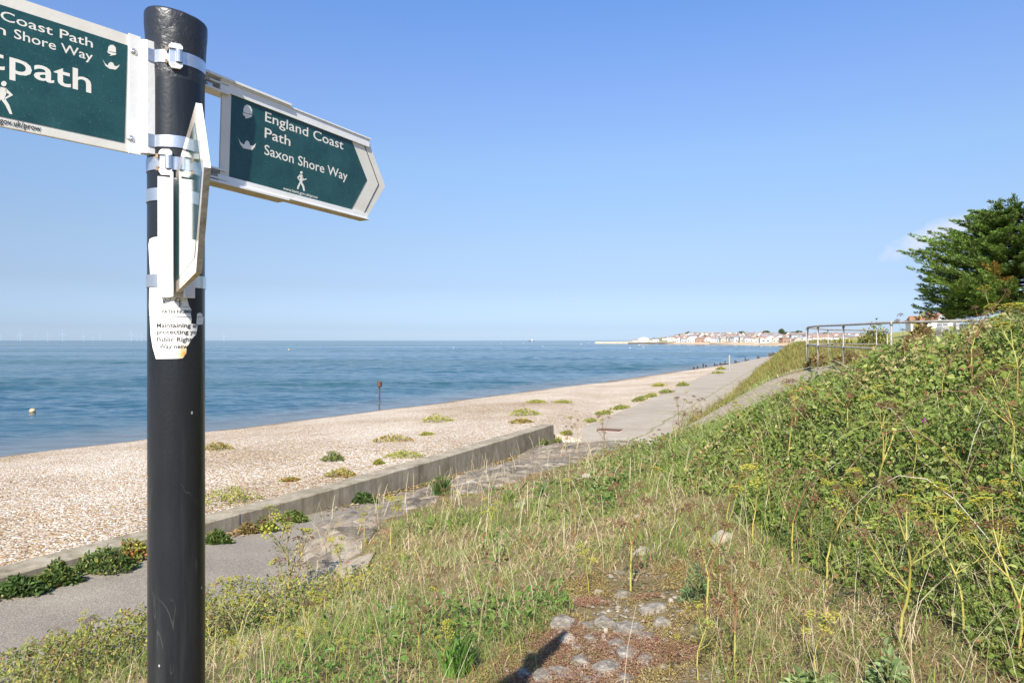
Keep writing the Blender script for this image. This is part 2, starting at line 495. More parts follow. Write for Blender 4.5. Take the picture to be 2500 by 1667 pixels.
# soften the lofted kinks of the waterline
def soften(a, k=9):
    p_ = np.pad(a, k, mode='edge'); p_[:k] = 2 * a[0] - a[k:0:-1]; p_[-k:] = 2 * a[-1] - a[-2:-k - 2:-1]
    return np.convolve(p_, np.ones(2 * k + 1) / (2 * k + 1), 'valid')
wx, wy = soften(wx), soften(wy)
iz = np.interp(kk, ks, zi)
s_ = np.concatenate([np.linspace(0, 1, 90), np.linspace(1.02, 1.9, 30)])
BX = ix[:, None] + (wx - ix)[:, None] * s_[None, :]
BY = iy[:, None] + (wy - iy)[:, None] * s_[None, :]
prof = np.where(s_ < 1, 1 - (0.45 * s_ + 0.55 * s_ ** 2), -(s_ - 1) * 1.1)
BZ = SEA + (iz[:, None] - SEA) * prof[None, :]
dd = np.minimum(1, s_ * 8)[None, :]
BZ = BZ + dd * (0.16 * (fbm(BX * 0.22, BY * 0.22, 21) - 0.5) + 0.06 * (fbm(BX * 1.2, BY * 1.2, 22) - 0.5))

# the back of the beach turns down to a footing, so nothing shows beneath its edge
BX = np.concatenate([BX[:, :1], BX], 1); BY = np.concatenate([BY[:, :1], BY], 1); BZ = np.concatenate([BZ[:, :1] - 1.4, BZ], 1)
shingle_m, ns, ls, p = mat('shingle')
tc = nd(ns, 'ShaderNodeTexCoord')
mp = nd(ns, 'ShaderNodeMapping'); mp.inputs['Scale'].default_value = (1, 0.8, 1)
nzw = nd(ns, 'ShaderNodeTexNoise', Scale=9.0, Detail=2.0)
ls.new(tc.outputs['Object'], nzw.inputs['Vector'])
vadd = nd(ns, 'ShaderNodeVectorMath'); vadd.operation = 'MULTIPLY_ADD'
vadd.inputs[1].default_value = (0.12, 0.12, 0.0)
ls.new(nzw.outputs['Color'], vadd.inputs[0]); ls.new(tc.outputs['Object'], vadd.inputs[2])
ls.new(vadd.outputs[0], mp.inputs['Vector'])
v1 = nd(ns, 'ShaderNodeTexVoronoi', Scale=31.0); v1.feature = 'F1'
ls.new(mp.outputs[0], v1.inputs['Vector'])
sep = nd(ns, 'ShaderNodeSeparateColor'); ls.new(v1.outputs['Color'], sep.inputs[0])
PEB = [(0.0, (0.165, 0.105, 0.055)), (0.16, (0.38, 0.23, 0.10)), (0.34, (0.51, 0.335, 0.165)), (0.52, (0.56, 0.435, 0.275)), (0.68, (0.64, 0.54, 0.405)), (0.86, (0.80, 0.74, 0.64))]
rp = ramp(ns, PEB)
# broad bands of paler and browner stones
nb = nd(ns, 'ShaderNodeTexNoise', Scale=0.16, Detail=5.0, Roughness=0.6)
ls.new(tc.outputs['Object'], nb.inputs['Vector'])
mr_ = nd(ns, 'ShaderNodeMapRange'); mr_.inputs['From Min'].default_value = 0.3; mr_.inputs['From Max'].default_value = 0.7
mr_.inputs['To Min'].default_value = -0.2; mr_.inputs['To Max'].default_value = 0.25
ls.new(nb.outputs['Fac'], mr_.inputs['Value'])
addv = nd(ns, 'ShaderNodeMath'); addv.operation = 'ADD'
ls.new(sep.outputs[0], addv.inputs[0]); ls.new(mr_.outputs[0], addv.inputs[1])
ls.new(addv.outputs[0], rp.inputs['Fac'])
# gaps between stones lie deeper and are mixed towards brown
edge = nd(ns, 'ShaderNodeMapRange'); edge.inputs['From Min'].default_value = 0.55; edge.inputs['From Max'].default_value = 0.85
edge.inputs['To Min'].default_value = 0.0; edge.inputs['To Max'].default_value = 0.55
ls.new(v1.outputs['Distance'], edge.inputs['Value'])
colr = mixrgb(ns, ls, edge.outputs[0], rp.outputs['Color'], (0.26, 0.17, 0.10))
# wet shingle at the waterline
sx = nd(ns, 'ShaderNodeSeparateXYZ'); ls.new(tc.outputs['Object'], sx.inputs[0])
nw = nd(ns, 'ShaderNodeTexNoise', Scale=0.5, Detail=3.0); ls.new(tc.outputs['Object'], nw.inputs['Vector'])
wz = nd(ns, 'ShaderNodeMath'); wz.operation = 'MULTIPLY_ADD'; wz.inputs[1].default_value = -0.16
ls.new(nw.outputs['Fac'], wz.inputs[0]); ls.new(sx.outputs['Z'], wz.inputs[2])
wet = nd(ns, 'ShaderNodeMapRange'); wet.inputs['From Min'].default_value = SEA - 0.0; wet.inputs['From Max'].default_value = SEA + 0.20
wet.inputs['To Min'].default_value = 0.75; wet.inputs['To Max'].default_value = 0.0
ls.new(wz.outputs[0], wet.inputs['Value'])
colw = mixrgb(ns, ls, wet.outputs[0], colr, (0.11, 0.075, 0.05))
ls.new(colw, p.inputs['Base Color'])
p.inputs['Roughness'].default_value = 0.75; p.inputs['Specular IOR Level'].default_value = 0.3
b = nd(ns, 'ShaderNodeBump', Strength=1.0, Distance=0.035); b.invert = True
ls.new(v1.outputs['Distance'], b.inputs['Height']); ls.new(b.outputs['Normal'], p.inputs['Normal'])
beach = tag(grid_mesh('beach', BX, BY, BZ, shingle_m), kind='structure', label='shingle beach of pale and tan pebbles')

# ---- paths
def strip(name, ly, lx, rx, z, m, nx=9):
    ly = np.asarray(ly, float)
    tt = np.linspace(0, 1, nx)
    X = lx[:, None] + (rx - lx)[:, None] * tt[None, :]
    Y = np.repeat(ly[:, None], nx, 1)
    Z = np.repeat(np.asarray(z)[:, None], nx, 1)
    return grid_mesh(name, X, Y, Z, m)

tar_m, ns, ls, p = mat('tarmac')
tc = nd(ns, 'ShaderNodeTexCoord')
n1 = nd(ns, 'ShaderNodeTexNoise', Scale=110.0, Detail=3.0, Roughness=0.8); ls.new(tc.outputs['Object'], n1.inputs['Vector'])
n2 = nd(ns, 'ShaderNodeTexNoise', Scale=0.9, Detail=7.0, Roughness=0.65); ls.new(tc.outputs['Object'], n2.inputs['Vector'])
r1 = ramp(ns, [(0.36, (0.10, 0.086, 0.067)), (0.5, (0.235, 0.208, 0.165)), (0.64, (0.46, 0.415, 0.345))])
ls.new(n1.outputs['Fac'], r1.inputs['Fac'])
r2 = ramp(ns, [(0.3, (0.8, 0.78, 0.76)), (0.7, (1.15, 1.12, 1.08))]); ls.new(n2.outputs['Fac'], r2.inputs['Fac'])
ls.new(mixrgb(ns, ls, 1.0, r1.outputs['Color'], r2.outputs['Color'], 'MULTIPLY'), p.inputs['Base Color'])
p.inputs['Roughness'].default_value = 0.9; p.inputs['Specular IOR Level'].default_value = 0.25
b = nd(ns, 'ShaderNodeBump', Strength=0.5, Distance=0.008); ls.new(n1.outputs['Fac'], b.inputs['Height']); ls.new(b.outputs['Normal'], p.inputs['Normal'])
yy = np.arange(-10, 20.6, 0.5)
tag(strip('tarmac_path', yy, polyline(WALL, yy) - 0.1, polyline(WALL, yy) + 6.2, zpath(yy) + 0.0, tar_m), kind='structure', label='grey tarmac path at the foot of the low wall')

con_m, ns, ls, p = mat('path_concrete')
tc = nd(ns, 'ShaderNodeTexCoord')
n1 = nd(ns, 'ShaderNodeTexNoise', Scale=0.5, Detail=8.0, Roughness=0.7); ls.new(tc.outputs['Object'], n1.inputs['Vector'])
r1 = ramp(ns, [(0.3, (0.30, 0.25, 0.185)), (0.55, (0.37, 0.315, 0.24)), (0.75, (0.44, 0.385, 0.30))]); ls.new(n1.outputs['Fac'], r1.inputs['Fac'])
n2 = nd(ns, 'ShaderNodeTexNoise', Scale=14.0, Detail=6.0, Roughness=0.7); ls.new(tc.outputs['Object'], n2.inputs['Vector'])
r2 = ramp(ns, [(0.3, (0.86, 0.86, 0.86)), (0.7, (1.1, 1.1, 1.1))]); ls.new(n2.outputs['Fac'], r2.inputs['Fac'])
c_ = mixrgb(ns, ls, 1.0, r1.outputs['Color'], r2.outputs['Color'], 'MULTIPLY')
# slab joints across the path every 4 m, cut as a dark line
rotv = nd(ns, 'ShaderNodeVectorRotate'); rotv.inputs['Angle'].default_value = R(23); ls.new(tc.outputs['Object'], rotv.inputs['Vector'])
sx = nd(ns, 'ShaderNodeSeparateXYZ'); ls.new(rotv.outputs[0], sx.inputs[0])
fm = nd(ns, 'ShaderNodeMath'); fm.operation = 'FRACT'
dm = nd(ns, 'ShaderNodeMath'); dm.operation = 'MULTIPLY'; dm.inputs[1].default_value = 1 / 4.2
ls.new(sx.outputs['Y'], dm.inputs[0]); ls.new(dm.outputs[0], fm.inputs[0])
lt_ = nd(ns, 'ShaderNodeMath'); lt_.operation = 'LESS_THAN'; lt_.inputs[1].default_value = 0.010; ls.new(fm.outputs[0], lt_.inputs[0])
mf = nd(ns, 'ShaderNodeMath'); mf.operation = 'MULTIPLY'; mf.inputs[1].default_value = 0.6; ls.new(lt_.outputs[0], mf.inputs[0])
nk = nd(ns, 'ShaderNodeTexNoise', Scale=0.7, Detail=4.0); ls.new(tc.outputs['Object'], nk.inputs['Vector'])
kx = nd(ns, 'ShaderNodeMath'); kx.operation = 'MULTIPLY_ADD'; kx.inputs[1].default_value = 0.5; ls.new(nk.outputs['Fac'], kx.inputs[0]); ls.new(sx.outputs['X'], kx.inputs[2])
ka = nd(ns, 'ShaderNodeMath'); ka.operation = 'SUBTRACT'; ka.inputs[1].default_value = -4.85; ls.new(kx.outputs[0], ka.inputs[0])
kb = nd(ns, 'ShaderNodeMath'); kb.operation = 'ABSOLUTE'; ls.new(ka.outputs[0], kb.inputs[0])
kc = nd(ns, 'ShaderNodeMapRange'); kc.inputs['From Min'].default_value = 0.03; kc.inputs['From Max'].default_value = 0.07; kc.inputs['To Min'].default_value = 0.8; kc.inputs['To Max'].default_value = 0.0; ls.new(kb.outputs[0], kc.inputs['Value'])
c3 = mixrgb(ns, ls, kc.outputs[0], c_, (0.20, 0.19, 0.08))
ls.new(mixrgb(ns, ls, mf.outputs[0], c3, (0.16, 0.14, 0.10)), p.inputs['Base Color'])
p.inputs['Roughness'].default_value = 0.85; p.inputs['Specular IOR Level'].default_value = 0.25
b = nd(ns, 'ShaderNodeBump', Strength=0.25, Distance=0.02); ls.new(n2.outputs['Fac'], b.inputs['Height']); ls.new(b.outputs['Normal'], p.inputs['Normal'])
yy = np.concatenate([np.arange(19.2, 21.75, 0.4), np.arange(22.0, 60, 1.0), np.arange(60, 180, 6), np.geomspace(180, 540, 20)])
lx = np.where(yy < 21.9, polyline(WALL, yy) + 0.02, polyline(PATH_L, yy))
tag(strip('concrete_promenade', yy, lx, polyline(PATH_R, yy) + 1.0, np.where(yy < 21, zpath(yy), -3.3) + 0.006, con_m, nx=14), kind='structure', label='pale concrete promenade running along the beach')
# thick seaward edge of the promenade slab
mb = MB()
ey = yy[yy >= 22.0]
ex = polyline(PATH_L, ey)
vs_ = []; fs_ = []
for a, b_ in zip(ex, ey):
    vs_ += [(a, b_, -3.296), (a, b_, -3.9)]
for i in range(len(ex) - 1):
    fs_.append((2 * i, 2 * i + 1, 2 * i + 3, 2 * i + 2))
mb.mesh(vs_, fs_)
tag(mb.build('promenade_kerb', con_m), kind='structure')

# ---- sea
sea_m, ns, ls, p = mat('sea_water')
tc = nd(ns, 'ShaderNodeTexCoord')
def wavetex(sc, rz, stretch, detail, rough=0.55, dist=0.0):
    mp = nd(ns, 'ShaderNodeMapping')
    mp.inputs['Rotation'].default_value = (0, 0, R(rz)); mp.inputs['Scale'].default_value = (1 / stretch, 1, 1)
    ls.new(tc.outputs['Object'], mp.inputs['Vector'])
    n = nd(ns, 'ShaderNodeTexNoise', Scale=sc, Detail=detail, Roughness=rough, Distortion=dist)
    ls.new(mp.outputs[0], n.inputs['Vector'])
    return n
wa = wavetex(0.9, -12, 3.2, 4.0, 0.55, 0.3)
wb = wavetex(3.2, 9, 2.2, 3.0)
wc = wavetex(0.26, -13, 4.5, 3.0)
wd_ = wavetex(0.085, -9, 5.0, 3.0)
streak = wavetex(0.012, -3, 9.0, 5.0, 0.6)
h1 = nd(ns, 'ShaderNodeMath'); h1.operation = 'MULTIPLY_ADD'; h1.inputs[1].default_value = 0.25
ls.new(wb.outputs['Fac'], h1.inputs[0]); ls.new(wa.outputs['Fac'], h1.inputs[2])
h2 = nd(ns, 'ShaderNodeMath'); h2.operation = 'MULTIPLY_ADD'; h2.inputs[1].default_value = 0.0
ls.new(wc.outputs['Fac'], h2.inputs[0]); ls.new(h1.outputs[0], h2.inputs[2])
h3 = nd(ns, 'ShaderNodeMath'); h3.operation = 'MULTIPLY_ADD'; h3.inputs[1].default_value = 0.0
ls.new(wd_.outputs['Fac'], h3.inputs[0]); ls.new(h2.outputs[0], h3.inputs[2])
sr = nd(ns, 'ShaderNodeMapRange'); sr.inputs['From Min'].default_value = 0.38; sr.inputs['From Max'].default_value = 0.62
sr.inputs['To Min'].default_value = 0.55; sr.inputs['To Max'].default_value = 1.0
ls.new(streak.outputs['Fac'], sr.inputs['Value'])
b = nd(ns, 'ShaderNodeBump', Distance=0.10)
ls.new(sr.outputs[0], b.inputs['Strength']); ls.new(h3.outputs[0], b.inputs['Height'])
# body colour: silty blue-green, browner where it shelves on to the shingle (attribute)
rc = ramp(ns, [(0.36, (0.017, 0.058, 0.078)), (0.5, (0.026, 0.075, 0.088)), (0.66, (0.036, 0.088, 0.090))]); ls.new(streak.outputs['Fac'], rc.inputs['Fac'])
dif = nd(ns, 'ShaderNodeBsdfDiffuse'); 
at = nd(ns, 'ShaderNodeAttribute'); at.attribute_name = 'tint'
sep = nd(ns, 'ShaderNodeSeparateColor'); ls.new(at.outputs['Color'], sep.inputs[0])
ls.new(mixrgb(ns, ls, sep.outputs[0], rc.outputs['Color'], (0.13, 0.12, 0.09)), dif.inputs['Color'])
gl = nd(ns, 'ShaderNodeBsdfGlossy', Roughness=0.07); gl.inputs['Color'].default_value = (0.9, 0.95, 1, 1)
ls.new(b.outputs['Normal'], gl.inputs['Normal'])
ls.new(b.outputs['Normal'], dif.inputs['Normal'])
fr = nd(ns, 'ShaderNodeFresnel', IOR=1.33); ls.new(b.outputs['Normal'], fr.inputs['Normal'])
frc = nd(ns, 'ShaderNodeMapRange'); frc.inputs['From Min'].default_value = 0.02; frc.inputs['From Max'].default_value = 1.0
frc.inputs['To Min'].default_value = 0.04; frc.inputs['To Max'].default_value = 0.82
ls.new(fr.outputs[0], frc.inputs['Value'])
gs = nd(ns, 'ShaderNodeMapRange'); gs.inputs['From Min'].default_value = 0.36; gs.inputs['From Max'].default_value = 0.64
gs.inputs['To Min'].default_value = 1.15; gs.inputs['To Max'].default_value = 0.62
ls.new(streak.outputs['Fac'], gs.inputs['Value'])
gm_ = nd(ns, 'ShaderNodeMath'); gm_.operation = 'MULTIPLY'; ls.new(frc.outputs[0], gm_.inputs[0]); ls.new(gs.outputs[0], gm_.inputs[1])
mx = nd(ns, 'ShaderNodeMixShader'); ls.new(gm_.outputs[0], mx.inputs[0]); ls.new(dif.outputs[0], mx.inputs[1]); ls.new(gl.outputs[0], mx.inputs[2])
ls.new(mx.outputs[0], ns['Material Output'].inputs['Surface'])
ns.remove(p)
# the sheet: rings round the beach, finest near the shore, carrying real small waves
wr = random.Random(3)
WAVES = []
for k in range(46):
    lam = 0.8 * (10.0 / 0.8) ** (k / 45.0) * wr.uniform(0.93, 1.07)
    th = R(wr.gauss(78, 24))                        # they run in towards the beach
    WAVES.append((lam, math.cos(th), math.sin(th), wr.uniform(0, 6.28), 0.0054 * lam ** 0.62))
sa = np.radians(np.concatenate([np.linspace(-110, -44, 40), np.linspace(-43.5, 30, 760), np.linspace(31, 75, 30)]))
sr_ = np.concatenate([np.geomspace(20, 700, 900), np.geomspace(720, 90000, 60)])
AA, RR = np.meshgrid(sa, sr_)
SX = np.sin(AA) * RR; SY = np.cos(AA) * RR
step = np.gradient(sr_)[:, None] * np.ones_like(AA)
SZ = np.zeros(SX.shape)
gust = 0.55 + 0.9 * sstep(0.35, 0.65, fbm(SX * 0.012 + 5, SY * 0.035, 141))
for lam, cx_w, cy_w, ph, amp in WAVES:
    wob = 0.9 * np.sin(SX * 0.013 * 6 / lam + ph) + 1.1 * np.sin((SX * cy_w - SY * cx_w) * 1.1 / lam + 2 * ph)
    arg = (SX * cx_w + SY * cy_w) * (2 * math.pi / lam) + ph + wob
    SZ += amp * np.sin(arg) * sstep(lam * 0.5, lam * 0.28, step)
seg_a, seg_b = np.stack([wx[:-1], wy[:-1]], 1)[::4], np.stack([wx[1:], wy[1:]], 1)[::4]
dsh = np.full(SX.shape, 1e9)
nearm = RR < 420
for ptx, pty in zip(wx[::2], wy[::2]):
    dsh[nearm] = np.minimum(dsh[nearm], np.hypot(SX[nearm] - ptx, SY[nearm] - pty))
SZ = SZ * gust * (0.35 + 0.65 * sstep(0.5, 9, dsh))
# a low swell line breaking softly at the edge
SZ += 0.05 * np.exp(-((dsh - 3.2) / 0.7) ** 2) * sstep(0.35, 0.7, fbm(SX * 0.07, SY * 0.07, 143))
tint = np.zeros((SX.size, 3)); tint[:, 0] = (0.8 * sstep(8.5, 0.5, dsh)).ravel()
tag(grid_mesh('sea', SX, SY, SEA + SZ, sea_m, tint=tint, smooth=True), kind='structure', label='calm blue sea out to the horizon')

# ---- the far shore across the bay
def wline(px):
    return np.interp(px, [1380, 1455, 1540, 1600, 1700, 1800, 1880, 2000, 2300, 2900], [1200, 1130, 1060, 985, 830, 705, 625, 520, 440, 380])
def hill_top(px):
    """height of the town's hill at its back"""
    y = np.interp(px, [1380, 1500, 1560, 1605, 1640, 1700, 1760, 1850, 1950, 2100, 2400, 2900], [835, 833, 829.5, 824.5, 820.5, 818.5, 818, 819, 821, 822, 820, 815])
    return (830 - y) / F * (wline(px) + 420)
def town_z(px, dY):
    zt = hill_top(px)
    z = np.interp(dY, [-40, 0, 40, 60], [-5.4, SEA, -3.0, -2.2])
    up = np.clip((dY - 60) / 360.0, 0, 1.25)
    return np.where(dY > 60, -2.2 + (zt + 2.2) * up ** 0.8, z)
tpx = np.arange(1380, 2900, 8.0)
tdy = np.array([-40, -10, 0, 12, 25, 40, 60, 90, 120, 160, 200, 260, 320, 380, 420, 480, 600, 800, 1100])
TP, TD = np.meshgrid(tpx, tdy)
TY = wline(TP) + TD
TX = (TP - 1250) / F * wline(TP) + (TP - 1250) / F * TD
TZ = town_z(TP, TD)
TZ = np.where(TP < 1560, np.minimum(TZ, -2.0 - (1560 - TP) * 0.028), TZ)
shore_m, ns, ls, p = mat('far_shore_ground')
tc = nd(ns, 'ShaderNodeTexCoord')
sx = nd(ns, 'ShaderNodeSeparateXYZ'); ls.new(tc.outputs['Object'], sx.inputs[0])
n1 = nd(ns, 'ShaderNodeTexNoise', Scale=0.03, Detail=6.0, Roughness=0.7); ls.new(tc.outputs['Object'], n1.inputs['Vector'])
r1 = ramp(ns, [(0.35, (0.10, 0.12, 0.05)), (0.5, (0.22, 0.21, 0.11)), (0.65, (0.36, 0.32, 0.23))]); ls.new(n1.outputs['Fac'], r1.inputs['Fac'])
mz = nd(ns, 'ShaderNodeMapRange'); mz.inputs['From Min'].default_value = -2.6; mz.inputs['From Max'].default_value = -2.1
ls.new(sx.outputs['Z'], mz.inputs['Value'])
ls.new(mixrgb(ns, ls, mz.outputs[0], (0.50, 0.37, 0.24), r1.outputs['Color']), p.inputs['Base Color'])
p.inputs['Roughness'].default_value = 0.95; p.inputs['Specular IOR Level'].default_value = 0.1
far_shore = tag(grid_mesh('far_shore', TX, TY, TZ, shore_m), kind='structure', label='low far shore with a strip of beach across the bay')

# ---- one lookup of where a line of sight meets the ground
def _bvh(o):
    me = o.data
    M = o.matrix_world
    return BVHTree.FromPolygons([tuple(v.co) for v in me.vertices], [tuple(q.vertices) for q in me.polygons])
TREES_BVH = {}
for o in (bank, beach, lawn, bpy.data.objects['tarmac_path'], bpy.data.objects['concrete_promenade'], bpy.data.objects['sea'], far_shore):
    TREES_BVH[o.name] = _bvh(o)
def ground(px, py, only=None):
    d = ray(px, py).normalized()
    best = None
    for k, t in TREES_BVH.items():
        if only and k not in only: continue
        h = t.ray_cast(Vector((0, 0, 0)), d)
        if h[0] is not None and (best is None or h[3] < best[1]): best = (h[0], h[3])
    return best[0] if best else None
def drop(x, y, only=None):
    best = None
    for k, t in TREES_BVH.items():
        if only and k not in only: continue
        h = t.ray_cast(Vector((x, y, 60)), Vector((0, 0, -1)))
        if h[0] is not None and (best is None or h[0].z > best): best = h[0].z
    return best

# ================================================================== the signpost
PR = 0.0445
PC = Vector((-0.572, 1.164, 0.0))

black_m, ns, ls, p = mat('black_coated_steel')
tc = nd(ns, 'ShaderNodeTexCoord')
n1 = nd(ns, 'ShaderNodeTexNoise', Scale=9.0, Detail=8.0, Roughness=0.7)
mp = nd(ns, 'ShaderNodeMapping'); mp.inputs['Scale'].default_value = (1, 1, 0.25)
ls.new(tc.outputs['Object'], mp.inputs['Vector']); ls.new(mp.outputs[0], n1.inputs['Vector'])
r1 = ramp(ns, [(0.3, (0.009, 0.0105, 0.013)), (0.7, (0.018, 0.0205, 0.024))]); ls.new(n1.outputs['Fac'], r1.inputs['Fac'])
# pale chips and flecks
v = nd(ns, 'ShaderNodeTexVoronoi', Scale=45.0); v.feature = 'F1'
mp2 = nd(ns, 'ShaderNodeMapping'); mp2.inputs['Scale'].default_value = (1, 1, 0.6)
ls.new(tc.outputs['Object'], mp2.inputs['Vector']); ls.new(mp2.outputs[0], v.inputs['Vector'])
lt_ = nd(ns, 'ShaderNodeMath'); lt_.operation = 'LESS_THAN'; lt_.inputs[1].default_value = 0.075; ls.new(v.outputs['Distance'], lt_.inputs[0])
sep = nd(ns, 'ShaderNodeSeparateColor'); ls.new(v.outputs['Color'], sep.inputs[0])
gt = nd(ns, 'ShaderNodeMath'); gt.operation = 'GREATER_THAN'; gt.inputs[1].default_value = 0.78; ls.new(sep.outputs[1], gt.inputs[0])
fl = nd(ns, 'ShaderNodeMath'); fl.operation = 'MULTIPLY'; ls.new(lt_.outputs[0], fl.inputs[0]); ls.new(gt.outputs[0], fl.inputs[1])
# vertical wash of dust and salt
n3 = nd(ns, 'ShaderNodeTexNoise', Scale=26.0, Detail=5.0)
mp3 = nd(ns, 'ShaderNodeMapping'); mp3.inputs['Scale'].default_value = (1, 1, 0.06)
ls.new(tc.outputs['Object'], mp3.inputs['Vector']); ls.new(mp3.outputs[0], n3.inputs['Vector'])
r3 = ramp(ns, [(0.55, (0, 0, 0)), (0.78, (0.45, 0.45, 0.45))]); ls.new(n3.outputs['Fac'], r3.inputs['Fac'])
c1 = mixrgb(ns, ls, r3.outputs['Color'], r1.outputs['Color'], (0.085, 0.088, 0.09))
n6 = nd(ns, 'ShaderNodeTexNoise', Scale=5.0, Detail=3.0, Distortion=2.5)
mp6 = nd(ns, 'ShaderNodeMapping'); mp6.inputs['Scale'].default_value = (1.6, 1.6, 0.5); mp6.inputs['Rotation'].default_value = (0.5, 0.3, 0)
ls.new(tc.outputs['Object'], mp6.inputs['Vector']); ls.new(mp6.outputs[0], n6.inputs['Vector'])
sc1 = nd(ns, 'ShaderNodeMath'); sc1.operation = 'SUBTRACT'; sc1.inputs[1].default_value = 0.57; ls.new(n6.outputs['Fac'], sc1.inputs[0])
sc2 = nd(ns, 'ShaderNodeMath'); sc2.operation = 'ABSOLUTE'; ls.new(sc1.outputs[0], sc2.inputs[0])
sc3 = nd(ns, 'ShaderNodeMapRange'); sc3.inputs['From Min'].default_value = 0.0015; sc3.inputs['From Max'].default_value = 0.004; sc3.inputs['To Min'].default_value = 0.22; sc3.inputs['To Max'].default_value = 0.0
ls.new(sc2.outputs[0], sc3.inputs['Value'])
n7 = nd(ns, 'ShaderNodeTexNoise', Scale=11.0, Detail=2.0); ls.new(tc.outputs['Object'], n7.inputs['Vector'])
r7 = ramp(ns, [(0.55, (0, 0, 0)), (0.62, (1, 1, 1))]); ls.new(n7.outputs['Fac'], r7.inputs['Fac'])
sc4 = nd(ns, 'ShaderNodeMath'); sc4.operation = 'MULTIPLY'; ls.new(sc3.outputs[0], sc4.inputs[0]); ls.new(r7.outputs['Color'], sc4.inputs[1])
c5 = mixrgb(ns, ls, sc4.outputs[0], c1, (0.16, 0.16, 0.155))
ls.new(mixrgb(ns, ls, fl.outputs[0], c5, (0.4, 0.4, 0.38)), p.inputs['Base Color'])
rr = ramp(ns, [(0.3, (0.24,) * 3), (0.7, (0.36,) * 3)]); ls.new(n1.outputs['Fac'], rr.inputs['Fac']); ls.new(rr.outputs['Color'], p.inputs['Roughness'])
p.inputs['Specular IOR Level'].default_value = 0.4
n2 = nd(ns, 'ShaderNodeTexNoise', Scale=160.0, Detail=3.0); ls.new(tc.outputs['Object'], n2.inputs['Vector'])
b = nd(ns, 'ShaderNodeBump', Strength=0.08, Distance=0.004); ls.new(n2.outputs['Fac'], b.inputs['Height']); ls.new(b.outputs['Normal'], p.inputs['Normal'])

cap_m, ns, ls, p = mat('black_cap_wrinkled')
tc = nd(ns, 'ShaderNodeTexCoord')
p.inputs['Base Color'].default_value = (0.02, 0.021, 0.024, 1)
p.inputs['Roughness'].default_value = 0.36
n2 = nd(ns, 'ShaderNodeTexNoise', Scale=75.0, Detail=5.0, Roughness=0.6, Distortion=0.6); ls.new(tc.outputs['Object'], n2.inputs['Vector'])
b = nd(ns, 'ShaderNodeBump', Strength=0.5, Distance=0.004); ls.new(n2.outputs['Fac'], b.inputs['Height']); ls.new(b.outputs['Normal'], p.inputs['Normal'])

white_m = weathered('white_sign_metal', (0.74, 0.73, 0.69), (0.82, 0.82, 0.80), scale=14, rough=0.35, bump=0.03, bscale=120)
cream_m = weathered('cream_sign_face', (0.66, 0.62, 0.53), (0.74, 0.71, 0.63), scale=20, rough=0.35, bump=0.02, bscale=200)
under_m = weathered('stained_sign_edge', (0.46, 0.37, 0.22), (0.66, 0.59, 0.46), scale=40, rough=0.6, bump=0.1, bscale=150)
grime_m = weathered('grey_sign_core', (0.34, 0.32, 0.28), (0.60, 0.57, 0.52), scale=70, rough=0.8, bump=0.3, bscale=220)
letter_m = weathered('cream_lettering', (0.74, 0.70, 0.61), (0.80, 0.77, 0.69), scale=60, rough=0.4, bump=0)
dark_m = weathered('dark_print', (0.02, 0.03, 0.035), (0.04, 0.055, 0.06), scale=60, rough=0.5, bump=0)
steel_m = weathered('stainless_band', (0.56, 0.57, 0.58), (0.70, 0.71, 0.73), scale=30, rough=0.3, bump=0.02, bscale=200, metal=0.85)
rust_m = weathered('rusty_clip', (0.16, 0.07, 0.03), (0.42, 0.30, 0.20), scale=90, rough=0.75, bump=0.2, bscale=200, metal=0.2)

def green_face(name, rough, c1, c2):
    m, ns, ls, p = mat(name)
    tc = nd(ns, 'ShaderNodeTexCoord')
    n1 = nd(ns, 'ShaderNodeTexNoise', Scale=16.0, Detail=9.0, Roughness=0.72); ls.new(tc.outputs['Object'], n1.inputs['Vector'])
    r1 = ramp(ns, [(0.36, c1), (0.68, c2)]); ls.new(n1.outputs['Fac'], r1.inputs['Fac'])
    n2 = nd(ns, 'ShaderNodeTexNoise', Scale=420.0, Detail=2.0); ls.new(tc.outputs['Object'], n2.inputs['Vector'])
    r2 = ramp(ns, [(0.62, (0, 0, 0)), (0.78, (0.5, 0.5, 0.5))]); ls.new(n2.outputs['Fac'], r2.inputs['Fac'])
    ls.new(mixrgb(ns, ls, r2.outputs['Color'], r1.outputs['Color'], (0.16, 0.27, 0.25)), p.inputs['Base Color'])
    p.inputs['Roughness'].default_value = rough
    p.inputs['Specular IOR Level'].default_value = 0.5
    return m
green_m = green_face('green_sign_face', 0.3, (0.010, 0.053, 0.054), (0.022, 0.088, 0.086))
gloss_m = green_face('glossy_green_face', 0.05, (0.012, 0.075, 0.07), (0.02, 0.095, 0.09))
glosscream_m = weathered('glossy_cream_face', (0.70, 0.58, 0.45), (0.80, 0.72, 0.60), scale=20, rough=0.06, bump=0)

sign = empty('fingerpost', (PC.x, PC.y, -1.9))
tag(sign, 'black round fingerpost with green and cream footpath signs strapped to it', 'signpost')
SO = Vector((PC.x, PC.y, -1.9))

# everything below is modelled round the post axis with the post's foot as origin
def on_axis(o):
    return o

# --- the pole and its flared, wrinkled cap
mb = MB()
nseg = 64
zs = np.concatenate([[-0.15], np.linspace(0.0, 2.335, 40)])
V = []; Fq = []
for z in zs:
    for k in range(nseg):
        a = 2 * math.pi * k / nseg
        V.append((PR * math.cos(a), PR * math.sin(a), z))
for i in range(len(zs) - 1):
    for k in range(nseg):
        Fq.append((i * nseg + k, i * nseg + (k + 1) % nseg, (i + 1) * nseg + (k + 1) % nseg, (i + 1) * nseg + k))
mb.mesh(V, Fq)
pole = mb.build('pole', black_m, sign, smooth=True)

